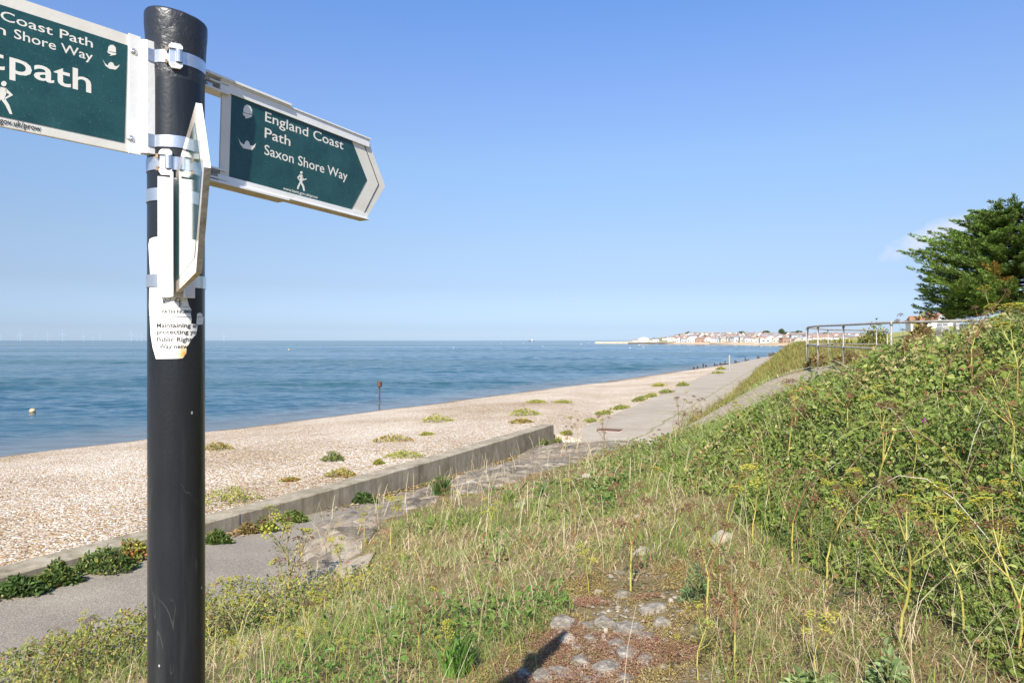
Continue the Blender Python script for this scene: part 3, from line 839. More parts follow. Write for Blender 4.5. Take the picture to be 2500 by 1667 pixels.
V = []; Fq = []
hs = np.linspace(0, 1, 22)
for i, h in enumerate(hs):
    for k in range(nseg):
        a = 2 * math.pi * k / nseg
        # upper rim higher at the back left, lower at the front right
        top = 0.108 + 0.005 * math.cos(a - R(215)) + 0.0012 * math.sin(2 * a)
        flare = 1.0 + 0.015 * sstep(0.0, 0.12, h) + 0.075 * sstep(0.3, 1.0, h) + 0.012 * math.sin(a * 2 + 0.5) * h
        wob = 0.0007 * (fbm(np.array(a * 6.0), np.array(h * 7.0), 31, 3) - 0.5) * 2 * sstep(0.05, 0.2, h)
        r_ = PR * flare + wob
        V.append((r_ * math.cos(a), r_ * math.sin(a), 2.333 + h * top))
for i in range(len(hs) - 1):
    for k in range(nseg):
        Fq.append((i * nseg + k, i * nseg + (k + 1) % nseg, (i + 1) * nseg + (k + 1) % nseg, (i + 1) * nseg + k))
# rolled lip and closing dish
b0 = (len(hs) - 1) * nseg
rim = [Vector(V[b0 + k]) for k in range(nseg)]
for f_, dz in ((0.97, 0.0025), (0.9, 0.001), (0.5, -0.008)):
    s0 = len(V)
    for k in range(nseg):
        V.append((rim[k].x * f_, rim[k].y * f_, rim[k].z + dz))
    prev = s0 - nseg
    for k in range(nseg):
        Fq.append((prev + k, prev + (k + 1) % nseg, s0 + (k + 1) % nseg, s0 + k))
Fq.append(tuple(len(V) - nseg + k for k in range(nseg)))
mb = MB(); mb.mesh(V, Fq)
cap = mb.build('cap', cap_m, sign, smooth=True)
cap['label'] = 'flared black cap with wrinkled hammered skin'

# --- text
_txt_cache = {}
def text_mesh(body, bold=0.012):
    """lettering as raw 2D geometry: verts, faces, width and cap height"""
    key = (body, bold)
    if key in _txt_cache: return _txt_cache[key]
    cu = bpy.data.curves.new('lettering', 'FONT')
    cu.body = body; cu.size = 1.0; cu.offset = bold; cu.resolution_u = 3; cu.fill_mode = 'FRONT'
    o = bpy.data.objects.new('lettering', cu); COL.objects.link(o)
    dg = bpy.context.evaluated_depsgraph_get()
    me = o.evaluated_get(dg).to_mesh()
    vs_ = [(v.co.x, v.co.y) for v in me.vertices]
    fs_ = [tuple(q.vertices) for q in me.polygons]
    o.evaluated_get(dg).to_mesh_clear()
    bpy.data.objects.remove(o); bpy.data.curves.remove(cu)
    x0 = min(v[0] for v in vs_); x1 = max(v[0] for v in vs_)
    vs_ = [(x - x0, y) for x, y in vs_]
    _txt_cache[key] = (vs_, fs_, x1 - x0)
    return _txt_cache[key]
CAPH = max(v[1] for v in text_mesh('E', 0.0)[0])

class Plane:
    """a sign face: origin O, reading direction U, up W, outward normal N"""
    def __init__(s, O, U, N):
        s.O = Vector(O); s.U = Vector(U).normalized(); s.N = Vector(N).normalized()
        s.W = s.N.cross(s.U).normalized()
        s.M = Matrix(((s.U.x, s.W.x, s.N.x, s.O.x), (s.U.y, s.W.y, s.N.y, s.O.y), (s.U.z, s.W.z, s.N.z, s.O.z), (0, 0, 0, 1)))
        s.L = Matrix.Translation(-SO) @ s.M            # into the sign's own frame
    def uv(s, px, py):
        d = ray(px, py)
        t = s.O.dot(s.N) / d.dot(s.N)
        q = d * t - s.O
        return (q.dot(s.U), q.dot(s.W))
    def at(s, z=0.0):
        return s.L @ Matrix.Translation((0, 0, z))

def put_text(mb, pl, body, left, right, caph, base=None, z=0.0006, bold=0.006, width_of=None, th=0.0003):
    """lettering between two points of the face; its height from caph"""
    vs_, fs_, wd = text_mesh(body, bold)
    sx_ = (right[0] - left[0]) / wd
    sy_ = caph / CAPH
    ang = math.atan2(right[1] - left[1], right[0] - left[0])
    sx_ = math.hypot(right[0] - left[0], right[1] - left[1]) / wd
    M = pl.at(z)
    ca, sa = math.cos(ang), math.sin(ang)
    out_ = [M @ Vector((left[0] + x * sx_ * ca - y * sy_ * sa, left[1] + x * sx_ * sa + y * sy_ * ca, th)) for x, y in vs_]
    mb.mesh(out_, fs_)
    return sx_

def put_poly(name, pl, pxs, conv, m, parent, z=0.0006, th=0.0004):
    mb = MB()
    for poly in pxs:
        mb.prism([pl.uv(*conv(*q)) for q in poly], pl.at(z), th)
    return mb.build(name, m, parent)

zA = lambda x, y: (x * 0.25513, y * 0.25513)                       # upper left of the sign
zB = lambda x, y: (480 + x * 0.26781, 140 + y * 0.26781)            # right-hand blade

def rivets(pl, pts, parent, r=0.0042):
    for (u, v_) in pts:
        mb = MB()
        mb.ball((0, 0, 0), r, 10, 5, (1, 1, 0.35))
        mb.tube([(0, 0, r * 0.3), (0, 0, r * 0.42)], r * 0.35, 8)
        M = pl.at(0.0)
        o = mb.build('rivet', steel_m, parent, smooth=True)
        o.matrix_local = Matrix.Translation(-Vector(parent.location)) @ pl.L @ Matrix.Translation((u, v_, 0.0022))

# ---------------- blade towards the viewer (long, cut by the photo's left edge)
dL = Vector((0.615, 0.788, 0)).normalized()
nL = Vector((0.788, -0.615, 0)).normalized()
OL = Vector((PC.x, PC.y, 0)) - dL * 0.080 + nL * 0.004
PL = Plane(OL, dL, nL)
bl = link(bpy.data.objects.new('finger_blade', None), sign); bl.empty_display_size = 0.05
bl['label'] = 'long green footpath blade pointing towards the viewer'
zt, zb = 0.4915, 0.3030
mb = MB(); mb.prism([(0.012, zb), (0.012, zt), (-0.50, zt), (-0.575, (zt + zb) / 2), (-0.50, zb)], PL.at(-0.004), 0.004)
mb.build('panel', cream_m, bl)
mb = MB(); mb.prism([(0.012, zb - 0.0012), (0.012, zb - 0.0002), (-0.50, zb - 0.0002), (-0.50, zb - 0.0012)], PL.at(-0.004), 0.0042)
mb.build('lower_edge', under_m, bl)
g0 = PL.uv(*zA(1220, 435)); g1 = PL.uv(*zA(1190, 1365)); g2 = PL.uv(*zA(0, 30)); g3 = PL.uv(*zA(0, 1105))
gt_, gb_ = g0[1], g1[1]
mb = MB(); mb.prism([(g0[0], gt_), (g1[0], gb_), (-0.47, gb_), (-0.53, (gt_ + gb_) / 2), (-0.47, gt_)], PL.at(0.0002), 0.0005)
mb.build('green_field', green_m, bl)
mb = MB()
q = PL.uv
sx1 = put_text(mb, PL, 'Coast Path', (q(*zA(5, 190))[0], q(*zA(888, 458))[1]), q(*zA(888, 458)), q(*zA(880, 362))[1] - q(*zA(888, 458))[1] - 0.002, bold=0.006)
L1 = q(*zA(888, 458))[1]
wE = text_mesh('England ', 0.006)[2] * sx1
put_text(mb, PL, 'England', (q(*zA(5, 190))[0] - wE - 0.012, L1), (q(*zA(5, 190))[0] - 0.014, L1), q(*zA(880, 362))[1] - L1 - 0.002, bold=0.006)
L2 = q(*zA(870, 580))[1]
hh = q(*zA(880, 362))[1] - L1 - 0.002
put_text(mb, PL, 'Shore Way', (q(*zA(135, 388))[0], L2), (q(*zA(888, 590))[0], L2), hh, bold=0.006)
r_ = q(*zA(57, 345))[0]
put_text(mb, PL, 'Saxon', (r_ - 0.072, L2), (r_, L2), hh, bold=0.006)
L3 = q(*zA(872, 890))[1]
h3 = q(*zA(770, 665))[1] - L3
sx3 = put_text(mb, PL, 'path', (q(*zA(90, 690))[0], L3), (q(*zA(872, 890))[0], L3), h3 * 0.98, bold=0.012)
wF = text_mesh('Foot', 0.012)[2] * sx3
put_text(mb, PL, 'Foot', (q(*zA(45, 690))[0] - wF, L3), (q(*zA(45, 690))[0], L3), h3 * 0.98, bold=0.012)
mb.build('lettering', letter_m, bl)
mb = MB()
ur = q(*zA(392, 1258)); ul = q(*zA(-5, 1180))
sxu = put_text(mb, PL, 'gov.uk/prow', (ul[0], ur[1]), ur, 0.0082, bold=0.014, z=0.0004)
wU = text_mesh('www.kent.', 0.014)[2] * sxu
put_text(mb, PL, 'www.kent.', (ul[0] - wU - 0.002, ur[1]), (ul[0] - 0.002, ur[1]), 0.0082, bold=0.014, z=0.0004)
mb.build('web_address', dark_m, bl)
put_poly('acorn_emblem', PL, [[(1035, 470), (1038, 448), (1056, 432), (1085, 432), (1107, 458), (1109, 505), (1032, 489)], [(1022, 490), (1113, 513), (1106, 528), (1078, 530), (1050, 537), (1062, 522), (1036, 510)]], zA, letter_m, bl)
put_poly('helmet_emblem', PL, [[(983, 571), (1003, 605), (1030, 630), (1040, 606), (1060, 594), (1082, 604), (1095, 632), (1120, 635), (1146, 617), (1130, 646), (1106, 668), (1048, 659), (1010, 632)]], zA, letter_m, bl)
def disc(c, rx, ry=None, n=16):
    ry = ry or rx
    return [(c[0] + rx * math.cos(2 * math.pi * k / n), c[1] + ry * math.sin(2 * math.pi * k / n)) for k in range(n)]
put_poly('walker_emblem', PL, [disc((37, 802), 26), [(4, 832), (62, 846), (58, 905), (44, 935), (88, 1005), (118, 1093), (94, 1092), (50, 1005), (8, 948), (-18, 1005), (-38, 1080), (-62, 1072), (-42, 985), (-6, 900)],
                               [(58, 846), (125, 911), (40, 956), (38, 940), (90, 908), (44, 874)]], zA, letter_m, bl)
# white clamp strip and channel that hold the blade to the post
mb = MB()
c0 = PL.uv(*zA(1228, 345))[0]; c1 = PL.uv(*zA(1330, 380))[0]
zlo, zhi = zb - 0.002, zt + 0.002
mb.prism([(c0, zlo), (c1 + 0.002, zlo), (c1 + 0.002, zhi), (c0, zhi)], PL.at(0.0004), 0.0022)
mb.build('clamp_strip', white_m, bl, bevel=0.0004)
mb = MB()
# hat-section channel beside the pole
mb.prism([(c1 + 0.002, -0.006), (c1 + 0.002, 0.0055), (c1 + 0.0085, 0.0105), (0.0505, 0.0105), (0.0505, -0.006)], Matrix.Translation(-SO) @ Matrix(((dL.x, nL.x, 0, OL.x), (dL.y, nL.y, 0, OL.y), (0, 0, 1, zlo + 0.004), (0, 0, 0, 1))), zhi - zlo - 0.008)
mb.build('mounting_channel', white_m, bl, bevel=0.0006)
for zz in (0.466, 0.327):
    mb = MB()
    mb.prism([(c1 + 0.0105, zz - 0.0101), (0.052, zz - 0.0101), (0.052, zz + 0.0101), (c1 + 0.0105, zz + 0.0101)], PL.at(0.0107), 0.0011)
    mb.prism([(c1 + 0.0095, zz - 0.0101), (c1 + 0.0112, zz - 0.0101), (c1 + 0.0112, zz + 0.0101), (c1 + 0.0095, zz + 0.0101)], PL.at(-0.006), 0.0178)
    o = mb.build('strap_end', steel_m, bl)
rivets(PL, [PL.uv(*zA(1274, 497)), PL.uv(*zA(1249, 1328))], bl, 0.0058)

# ---------------- blade pointing away along the beach
dR = Vector((0.53, 0.85, -0.033)).normalized()
nR = Vector((0.85, -0.53, 0)).normalized()
PRB = Plane(Vector((PC.x, PC.y, 0.0)), dR, nR)
br = link(bpy.data.objects.new('finger_blade', None), sign); br.empty_display_size = 0.05
br['label'] = 'arrow-ended green coast path blade pointing along the beach'
q = lambda x, y: PRB.uv(*zB(x, y))
u0 = q(235, 300)[0]; uT = q(1720, 1172)[0]; uS = q(1555, 1100)[0]
vt = q(212, 212)[1]; vb = q(1545, 1470)[1] * 0.5 + q(190, 1110)[1] * 0.5
vm = q(1720, 1172)[1]
mb = MB(); mb.prism([(u0, vb), (uS, vb), (uT, vm), (uS, vt), (u0, vt)], PRB.at(-0.004), 0.004)
mb.build('panel', cream_m, br)
gx0 = q(318, 338)[0]; gx1 = q(1408, 765)[0]; gxt = q(1552, 1115)[0]
lipv = q(330, 346)[1]; gvt = lipv + 0.004; gvb = vb + 0.006
mb = MB(); mb.prism([(gx0, gvb), (q(1400, 1378)[0], gvb), (gxt, q(1552, 1115)[1]), (gx1, gvt), (gx0, gvt)], PRB.at(0.0002), 0.0005)
mb.build('green_field', green_m, br)
# dark chevron line on the cream arrow end
a_, b_, c_ = (q(1515, 780)[0], gvt + 0.004), q(1655, 1155), (q(1510, 1412)[0], gvb - 0.003)
wd = 0.0022
mb = MB()
mb.prism([a_, b_, (b_[0] + wd, b_[1]), (a_[0] + wd, a_[1])], PRB.at(0.0003), 0.0004)
mb.prism([b_, c_, (c_[0] + wd, c_[1]), (b_[0] + wd, b_[1])], PRB.at(0.0003), 0.0004)
mb.build('chevron_line', dark_m, br)
mb = MB()
B1 = (q(622, 582)[1] + q(1335, 838)[1]) / 2
h1_ = q(622, 492)[1] - q(622, 582)[1]
put_text(mb, PRB, 'England Coast', (q(622, 582)[0], B1), (q(1335, 838)[0], B1), h1_, bold=0.006)
B2 = q(618, 728)[1]
put_text(mb, PRB, 'Path', (q(618, 728)[0], B2), (q(852, 802)[0], B2), h1_, bold=0.006)
B3 = (q(615, 888)[1] + q(1350, 1108)[1]) / 2
put_text(mb, PRB, 'Saxon Shore Way', (q(615, 888)[0], B3), (q(1372, 1115)[0], B3), h1_, bold=0.006)
B4 = (q(785, 1212)[1] + q(1102, 1292)[1]) / 2 + 0.0016
put_text(mb, PRB, 'www.kent.gov.uk/prow', (q(785, 1212)[0], B4), (q(1102, 1292)[0], B4), 0.0056, bold=0.012)
mb.build('lettering', letter_m, br)
put_poly('acorn_emblem', PRB, [[(425, 500), (425, 468), (436, 442), (460, 429), (488, 447), (504, 478), (504, 521)], [(418, 503), (506, 526), (500, 541), (470, 553), (438, 558), (446, 545), (424, 526)]], zB, letter_m, br)
put_poly('helmet_emblem', PRB, [[(379, 736), (398, 772), (430, 796), (444, 764), (458, 756), (474, 768), (487, 803), (514, 806), (539, 784), (526, 820), (503, 844), (424, 828), (396, 792)]], zB, letter_m, br)
put_poly('walker_emblem', PRB, [disc((953, 1049), 11, 13), [(936, 1066), (963, 1070), (967, 1110), (959, 1137), (978, 1170), (985, 1218), (972, 1216), (963, 1178), (946, 1147), (932, 1180), (925, 1201), (913, 1199), (920, 1172), (940, 1130), (944, 1100)],
                                [(960, 1078), (974, 1109), (999, 1102), (999, 1112), (970, 1122), (955, 1095)], [(938, 1067), (915, 1095), (938, 1128), (944, 1120), (927, 1097), (948, 1084)]], zB, letter_m, br)
# folded white rails along the top and bottom edges
def rail(v0, v1, up):
    mb = MB()
    ue = q(1565, 760)[0]
    us = q(205, 290)[0]
    M = PRB.at(0.0)
    # front lip
    mb.prism([(us, v0), (ue, v0), (ue, v1), (us, v1)], PRB.at(0.0010), 0.003)
    # flat web going back over the blade, with a lip standing up at the rear for its first half
    wv = v1 if up else v0
    d = 0.003 if up else -0.003
    lo, hi = min(wv, wv + d), max(wv, wv + d)
    mb.prism([(us, lo), (ue + 0.004, lo), (ue + 0.004, hi), (us, hi)], PRB.at(-0.024), 0.030)
    um = us + (ue - us) * 0.41
    lo2, hi2 = (hi - 0.0005, hi + 0.004) if up else (lo - 0.004, lo + 0.0005)
    mb.prism([(-0.0 + PR * 0.75, lo2), (um, lo2), (um, hi2), (PR * 0.75, hi2)], PRB.at(-0.0265), 0.036)
    return mb
rail(lipv, vt, True).build('top_rail', white_m, br, bevel=0.0004)
r2_ = rail(vb, vb + 0.0105, False)
for i in range(len(r2_.f)): r2_.mi[i] = 0
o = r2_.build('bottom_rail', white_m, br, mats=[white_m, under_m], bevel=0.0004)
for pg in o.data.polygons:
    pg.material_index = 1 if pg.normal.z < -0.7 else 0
rivets(PRB, [(q(365, 297)[0], (vt + lipv) / 2), (q(1467, 736)[0], (vt + lipv) / 2), (q(350, 1148)[0], vb + 0.007), (q(1456, 1435)[0], vb + 0.007)], br, 0.0042)
for o in br.children:
    if o.name.startswith('rivet'): o.matrix_local = o.matrix_local @ Matrix.Translation((0, 0, 0.002))

# angle brackets that carry the two rails from the post
def carry(v0, v1, name):
    mb = MB()
    mb.prism([(PR * 0.55, v0), (u0 + 0.012, v0), (u0 + 0.012, v1), (PR * 0.55, v1)], PRB.at(-0.022), 0.0035)
    mb.prism([(PR * 0.75, v0), (u0 + 0.010, v0), (u0 + 0.010, v0 + 0.003), (PR * 0.75, v0 + 0.003)], PRB.at(-0.0185), 0.0265)
    mb.prism([(PR * 1.0, v1 - 0.003), (u0 + 0.010, v1 - 0.003), (u0 + 0.010, v1), (PR * 1.0, v1)], PRB.at(-0.0185), 0.0225)
    o = mb.build(name, under_m if False else white_m, br)
    mb = MB()
    mb.prism([(PR + 0.0006, v0 + 0.004), (PR + 0.011, v0 + 0.004), (PR + 0.011, v1 - 0.004), (PR + 0.0006, v1 - 0.004)], PRB.at(-0.0184), 0.016)
    mb.build('clamp', steel_m, o)
carry(vt - 0.022, vt - 0.0035, 'bracket')
carry(vb + 0.0002, vb + 0.021, 'bracket')

# ---------------- blade seen almost edge-on, pointing past the viewer
d3 = Vector((0.49, -0.872, 0)).normalized()
n3_ = Vector((-0.872, -0.49, 0)).normalized()
P3 = Plane(Vector((PC.x, PC.y, 0)) + n3_ * 0.004, d3, n3_)
b3 = link(bpy.data.objects.new('finger_blade', None), sign); b3.empty_display_size = 0.05
b3['label'] = 'glossy blade seen almost edge-on with grimy cut edges'
t3, o3 = 0.272, 0.078
s0_, s1_, s2_ = 0.060, 0.435, 0.532
mb = MB()
out3 = [(s0_, o3), (s1_, o3), (s2_, (t3 + o3) / 2 + 0.002), (s1_, t3), (s0_, t3)]
mb.prism(out3, P3.at(-0.0065), 0.0065)
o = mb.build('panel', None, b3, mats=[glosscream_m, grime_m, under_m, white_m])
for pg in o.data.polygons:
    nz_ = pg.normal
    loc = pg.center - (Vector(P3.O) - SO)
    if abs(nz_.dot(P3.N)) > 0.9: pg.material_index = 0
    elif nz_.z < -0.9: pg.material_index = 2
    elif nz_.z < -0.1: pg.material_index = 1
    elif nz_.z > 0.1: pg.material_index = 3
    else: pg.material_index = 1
mb = MB()
mb.prism([(s0_ + 0.004, o3 + 0.018), (s1_ - 0.016, o3 + 0.018), (s2_ - 0.024, (t3 + o3) / 2 + 0.002), (s1_ - 0.016, t3 - 0.018), (s0_ + 0.004, t3 - 0.018)], P3.at(0.0002), 0.0003)
mb.build('green_field', gloss_m, b3)
# base plate on the post and the two cheeks that pinch the blade
M3 = Matrix.Translation(-SO) @ Matrix(((n3_.x, d3.x, 0, PC.x), (n3_.y, d3.y, 0, PC.y), (0, 0, 1, 0), (0, 0, 0, 1)))
mb = MB()
mb.box((-0.025, PR + 0.0015, o3 - 0.008), (0.030, PR + 0.005, t3 - 0.006), M3)
mb.box((0.0085, PR + 0.005, o3 - 0.008), (0.012, PR + 0.030, t3 - 0.002), M3)
mb.box((-0.0095, PR + 0.005, o3 - 0.008), (-0.006, PR + 0.026, t3 - 0.004), M3)
mb.build('mounting_bracket', white_m, b3, bevel=0.0006)
for zz in (o3 + 0.02, t3 - 0.03):
    m_ = MB(); m_.ball((0, 0, 0), 0.004, 10, 5, (1, 1, 0.6))
    o = m_.build('rivet', white_m, b3, smooth=True)
    o.location = (M3 @ Vector((0.0125, PR + 0.016, zz)))

# ---------------- stainless straps with their buckles
def band(z, r, w_, label, a0=0.0, a1=360.0, buckle=None, worm=False):
    n = 72
    full = a1 - a0 >= 359.9
    V = []; Fs = []
    cnt = n if full else n + 1
    for k in range(cnt):
        a = R(a0 + (a1 - a0) * k / n)
        for rr_, zz in ((r, z - w_ / 2), (r + 0.0011, z - w_ / 2), (r + 0.0011, z + w_ / 2), (r, z + w_ / 2)):
            V.append((rr_ * math.cos(a), rr_ * math.sin(a), zz + 1.9))
    for k in range(n):
        k2 = (k + 1) % cnt
        for j in range(4):
            Fs.append((k * 4 + j, k2 * 4 + j, k2 * 4 + (j + 1) % 4, k * 4 + (j + 1) % 4))
    mb = MB(); mb.mesh(V, Fs)
    o = mb.build('strap', steel_m, sign, smooth=False)
    for pg in o.data.polygons: pg.use_smooth = True
    m_ = o.modifiers.new('edges', 'EDGE_SPLIT'); m_.split_angle = R(40)
    o['label'] = label
    if buckle is not None:
        a = R(buckle)
        T = Matrix.Translation((0, 0, 1.9)) @ Matrix.Rotation(a, 4, 'Z') @ Matrix.Translation((r, 0, z))
        mb = MB()
        # roller, folded ears above and below, clip
        mb.tube([(0.0045, 0.004, -w_ / 2), (0.0045, 0.004, w_ / 2)], 0.0055, 10)
        mb.box((0.0008, -0.010, -w_ / 2 - 0.0005), (0.003, 0.010, w_ / 2 + 0.0005))
        o2 = mb.build('buckle', steel_m, o, bevel=0.0003); o2.matrix_local = T
        mb = MB()
        mb.prism([(-0.011, w_ / 2 + 0.001), (0.010, w_ / 2 + 0.001), (0.010, w_ / 2 + 0.006), (0.006, w_ / 2 + 0.010), (-0.007, w_ / 2 + 0.010), (-0.011, w_ / 2 + 0.005)], Matrix(((0, 0, 1, 0.002), (1, 0, 0, 0), (0, 1, 0, 0), (0, 0, 0, 1))), 0.004)
        ear_m = weathered('buckle_ear_metal', (0.55, 0.5, 0.42), (0.66, 0.66, 0.66), 60, 0.4, 0.1, 120, metal=0.4)
        oe = mb.build('buckle_ear', ear_m, o, bevel=0.0005); oe.matrix_local = T
        mb = MB()
        mb.prism([(-0.011, -w_ / 2 - 0.001), (0.010, -w_ / 2 - 0.001), (0.010, -w_ / 2 - 0.006), (0.006, -w_ / 2 - 0.011), (-0.007, -w_ / 2 - 0.011), (-0.011, -w_ / 2 - 0.005)], Matrix(((0, 0, 1, 0.002), (1, 0, 0, 0), (0, 1, 0, 0), (0, 0, 0, 1))), 0.004)
        o3_ = mb.build('buckle_ear', ear_m, o, bevel=0.0005); o3_.matrix_local = T
        mb = MB()
        mb.box((0.001, -0.0165, -w_ / 2 - 0.003), (0.0034, -0.0125, -w_ / 2 + 0.004)); o4 = mb.build('clip', rust_m, o, bevel=0.0004); o4.matrix_local = T; mb = MB(); mb.box((0.001, -0.0165, w_ / 2 - 0.004), (0.0034, -0.0125, w_ / 2 + 0.003))
        o4 = mb.build('clip', rust_m, o, bevel=0.0004); o4.matrix_local = T
    return o
band(0.466, PR + 0.0004, 0.0205, 'topmost steel strap with a raised buckle', buckle=-64)
band(0.327, PR + 0.0004, 0.0195, 'second steel strap from the top, plain')
band(0.291, PR + 0.0004, 0.0215, 'steel strap with a buckle just under the plain one', buckle=-82)
band(0.2375, PR + 0.0058, 0.0215, 'steel strap across the upper end of the white bracket', a0=-20, a1=220) if False else None
def half_band(z, w_, label):
    # passes in two arms from the bracket's slots round the post
    return band(z, PR + 0.0006, w_, label)
half_band(0.240, 0.0205, 'steel strap across the middle of the white bracket')
half_band(0.0985, 0.0205, 'lowest steel strap, at the foot of the white bracket')

# ---------------- torn paper notice wrapped round the post
def on_pole(px, py, r=PR):
    d = ray(px, py)
    # intersect the line of sight with the cylinder
    A = d.x * d.x + d.y * d.y; B = -2 * (d.x * PC.x + d.y * PC.y); C_ = PC.x ** 2 + PC.y ** 2 - r * r
    disc_ = B * B - 4 * A * C_
    if disc_ < 0: disc_ = 0
    t = (-B - math.sqrt(disc_)) / (2 * A)
    h = d * t
    return (math.atan2(h.y - PC.y, h.x - PC.x) * PR, h.z)
zP = lambda x, y: (320 + x * 0.17857, 640 + y * 0.17857)
paper_m, ns, ls, p = mat('weathered_paper')
tc = nd(ns, 'ShaderNodeTexCoord')
n1 = nd(ns, 'ShaderNodeTexNoise', Scale=35.0, Detail=7.0, Roughness=0.7); ls.new(tc.outputs['Object'], n1.inputs['Vector'])
r1 = ramp(ns, [(0.3, (0.70, 0.68, 0.60)), (0.6, (0.82, 0.82, 0.79))]); ls.new(n1.outputs['Fac'], r1.inputs['Fac'])
cd = on_pole(*zP(735, 1255))
gd = nd(ns, 'ShaderNodeVectorMath'); gd.operation = 'DISTANCE'
gd.inputs[1].default_value = (PR * math.cos(cd[0] / PR), PR * math.sin(cd[0] / PR), cd[1] + 1.9)
ls.new(tc.outputs['Object'], gd.inputs[0])
ga = nd(ns, 'ShaderNodeMath'); ga.operation = 'MULTIPLY_ADD'; ga.inputs[1].default_value = 0.03
ls.new(n1.outputs['Fac'], ga.inputs[0]); ls.new(gd.outputs['Value'], ga.inputs[2])
rs = ramp(ns, [(0.012, (0.35, 0.12, 0.03)), (0.020, (0.72, 0.42, 0.12)), (0.031, (0.80, 0.74, 0.60))]); ls.new(ga.outputs[0], rs.inputs['Fac'])
gm = nd(ns, 'ShaderNodeMapRange'); gm.inputs['From Min'].default_value = 0.026; gm.inputs['From Max'].default_value = 0.036; gm.inputs['To Min'].default_value = 1; gm.inputs['To Max'].default_value = 0
ls.new(ga.outputs[0], gm.inputs['Value'])
ls.new(mixrgb(ns, ls, gm.outputs[0], r1.outputs['Color'], rs.outputs['Color']), p.inputs['Base Color'])
p.inputs['Roughness'].default_value = 0.6
pink_m = weathered('faded_pink_print', (0.80, 0.50, 0.52), (0.86, 0.60, 0.60), 60, 0.6, 0)
ink_m = weathered('faded_ink', (0.012, 0.012, 0.012), (0.04, 0.04, 0.04), 90, 0.6, 0)

def wrap(name, vs2, fs2, eps, m, parent):
    """2D geometry (arc length, height) wrapped on to the post"""
    vv = [((PR + eps) * math.cos(x / PR), (PR + eps) * math.sin(x / PR), y + 1.9) for x, y in vs2]
    mb = MB(); mb.mesh(vv, fs2)
    return mb.build(name, m, parent)
def fill(poly, step=0.004):
    """triangulated fill of an outline, cut into fine vertical slices so it bends round the post"""
    bm = bmesh.new()
    vs_ = [bm.verts.new((x, y, 0)) for x, y in poly]
    f = bm.faces.new(vs_)
    x0 = min(x for x, y in poly); x1 = max(x for x, y in poly)
    x = x0 + step
    while x < x1:
        bmesh.ops.bisect_plane(bm, geom=bm.verts[:] + bm.edges[:] + bm.faces[:], plane_co=(x, 0, 0), plane_no=(1, 0, 0))
        x += step
    bmesh.ops.triangulate(bm, faces=bm.faces[:])
    bm.verts.index_update()
    r_ = ([(v.co.x, v.co.y) for v in bm.verts], [tuple(v.index for v in f.verts) for f in bm.faces])
    bm.free()
    return r_
OUT = [(255, -320), (310, -345), (560, -352), (800, -330), (870, -250), (880, -60), (840, 200), (760, 465), (790, 590), (826, 650), (815, 700), (828, 770), (818, 835), (910, 848), (890, 975), (830, 1040), (790, 1110), (757, 1170), (752, 1240), (705, 1305), (640, 1312), (340, 1316), (320, 1240), (296, 1160), (280, 1060), (268, 990), (256, 760), (246, 600), (250, 420), (262, 150), (250, -60), (240, -240)]
poly = [on_pole(*zP(*q_)) for q_ in OUT]
no = link(bpy.data.objects.new('torn_notice', None), sign); no.empty_display_size = 0.03
no['label'] = 'torn white paper notice with a rust stain at its lower corner'
v2, f2 = fill(poly)
wrap('paper', v2, f2, 0.0003, paper_m, no)
v2, f2 = fill([on_pole(*zP(*q_)) for q_ in [(900, 700), (935, 684), (968, 700), (975, 735), (1000, 742), (985, 770), (980, 842), (930, 850), (890, 848)]])
wrap('paper_scrap', v2, f2, 0.0003, paper_m, no)
zQ = lambda x, y: (340 + x * 0.13393, 550 + y * 0.13393)
v2, f2 = fill([on_pole(*zQ(*q_)) for q_ in [(258, 405), (300, 396), (420, 396), (560, 410), (860, 438), (940, 450), (950, 900), (258, 880)]])
wrap('pink_panel', v2, f2, 0.00045, pink_m, no)
def pole_text(vsf, body, left, right, caph, eps=0.0006, bold=0.0):
    vs_, fs_, wd = text_mesh(body, bold)
    sx_ = (right[0] - left[0]) / wd; sy_ = caph / CAPH
    b0 = len(vsf[0])
    vsf[0].extend((left[0] + x * sx_, left[1] + y * sy_ + (right[1] - left[1]) * x / wd) for x, y in vs_)
    vsf[1].extend(tuple(i + b0 for i in f) for f in fs_)
def bar(vsf, a, b_, wd):
    n = 24
    b0 = len(vsf[0])
    dx, dy = b_[0] - a[0], b_[1] - a[1]
    l = math.hypot(dx, dy); nx, ny = -dy / l * wd / 2, dx / l * wd / 2
    for i in range(n + 1):
        x, y = a[0] + dx * i / n, a[1] + dy * i / n
        vsf[0].append((x + nx, y + ny)); vsf[0].append((x - nx, y - ny))
    for i in range(n):
        vsf[1].append((b0 + 2 * i, b0 + 2 * i + 1, b0 + 2 * i + 3, b0 + 2 * i + 2))
P_ = lambda x, y: on_pole(*zP(x, y))
vf = ([], [])
for body, (xl, xr, yb, ch) in {'PATH NUMB': (420, 826, 694, 44), 'Maintaining ar': (352, 905, 888, 56), 'protecting yo': (356, 890, 976, 56), 'Public Right': (356, 828, 1080, 58), 'Way netw': (385, 775, 1172, 52)}.items():
    pole_text(vf, body, P_(xl, yb), P_(xr, yb), ch * 0.17857 / F * 1.16, bold=0.016)
bar(vf, P_(310, 330), P_(310, 604), 0.0005); bar(vf, P_(308, 603), P_(790, 605), 0.0006); bar(vf, P_(250, 742), P_(826, 744), 0.0006); bar(vf, P_(892, 750), P_(995, 738), 0.0006)
wrap('print', vf[0], vf[1], 0.0006, ink_m, no)
vf = ([], [])
def scribble(pts, wd=0.0007):
    for a, b_ in zip(pts[:-1], pts[1:]): bar(vf, P_(*a), P_(*b_), wd)
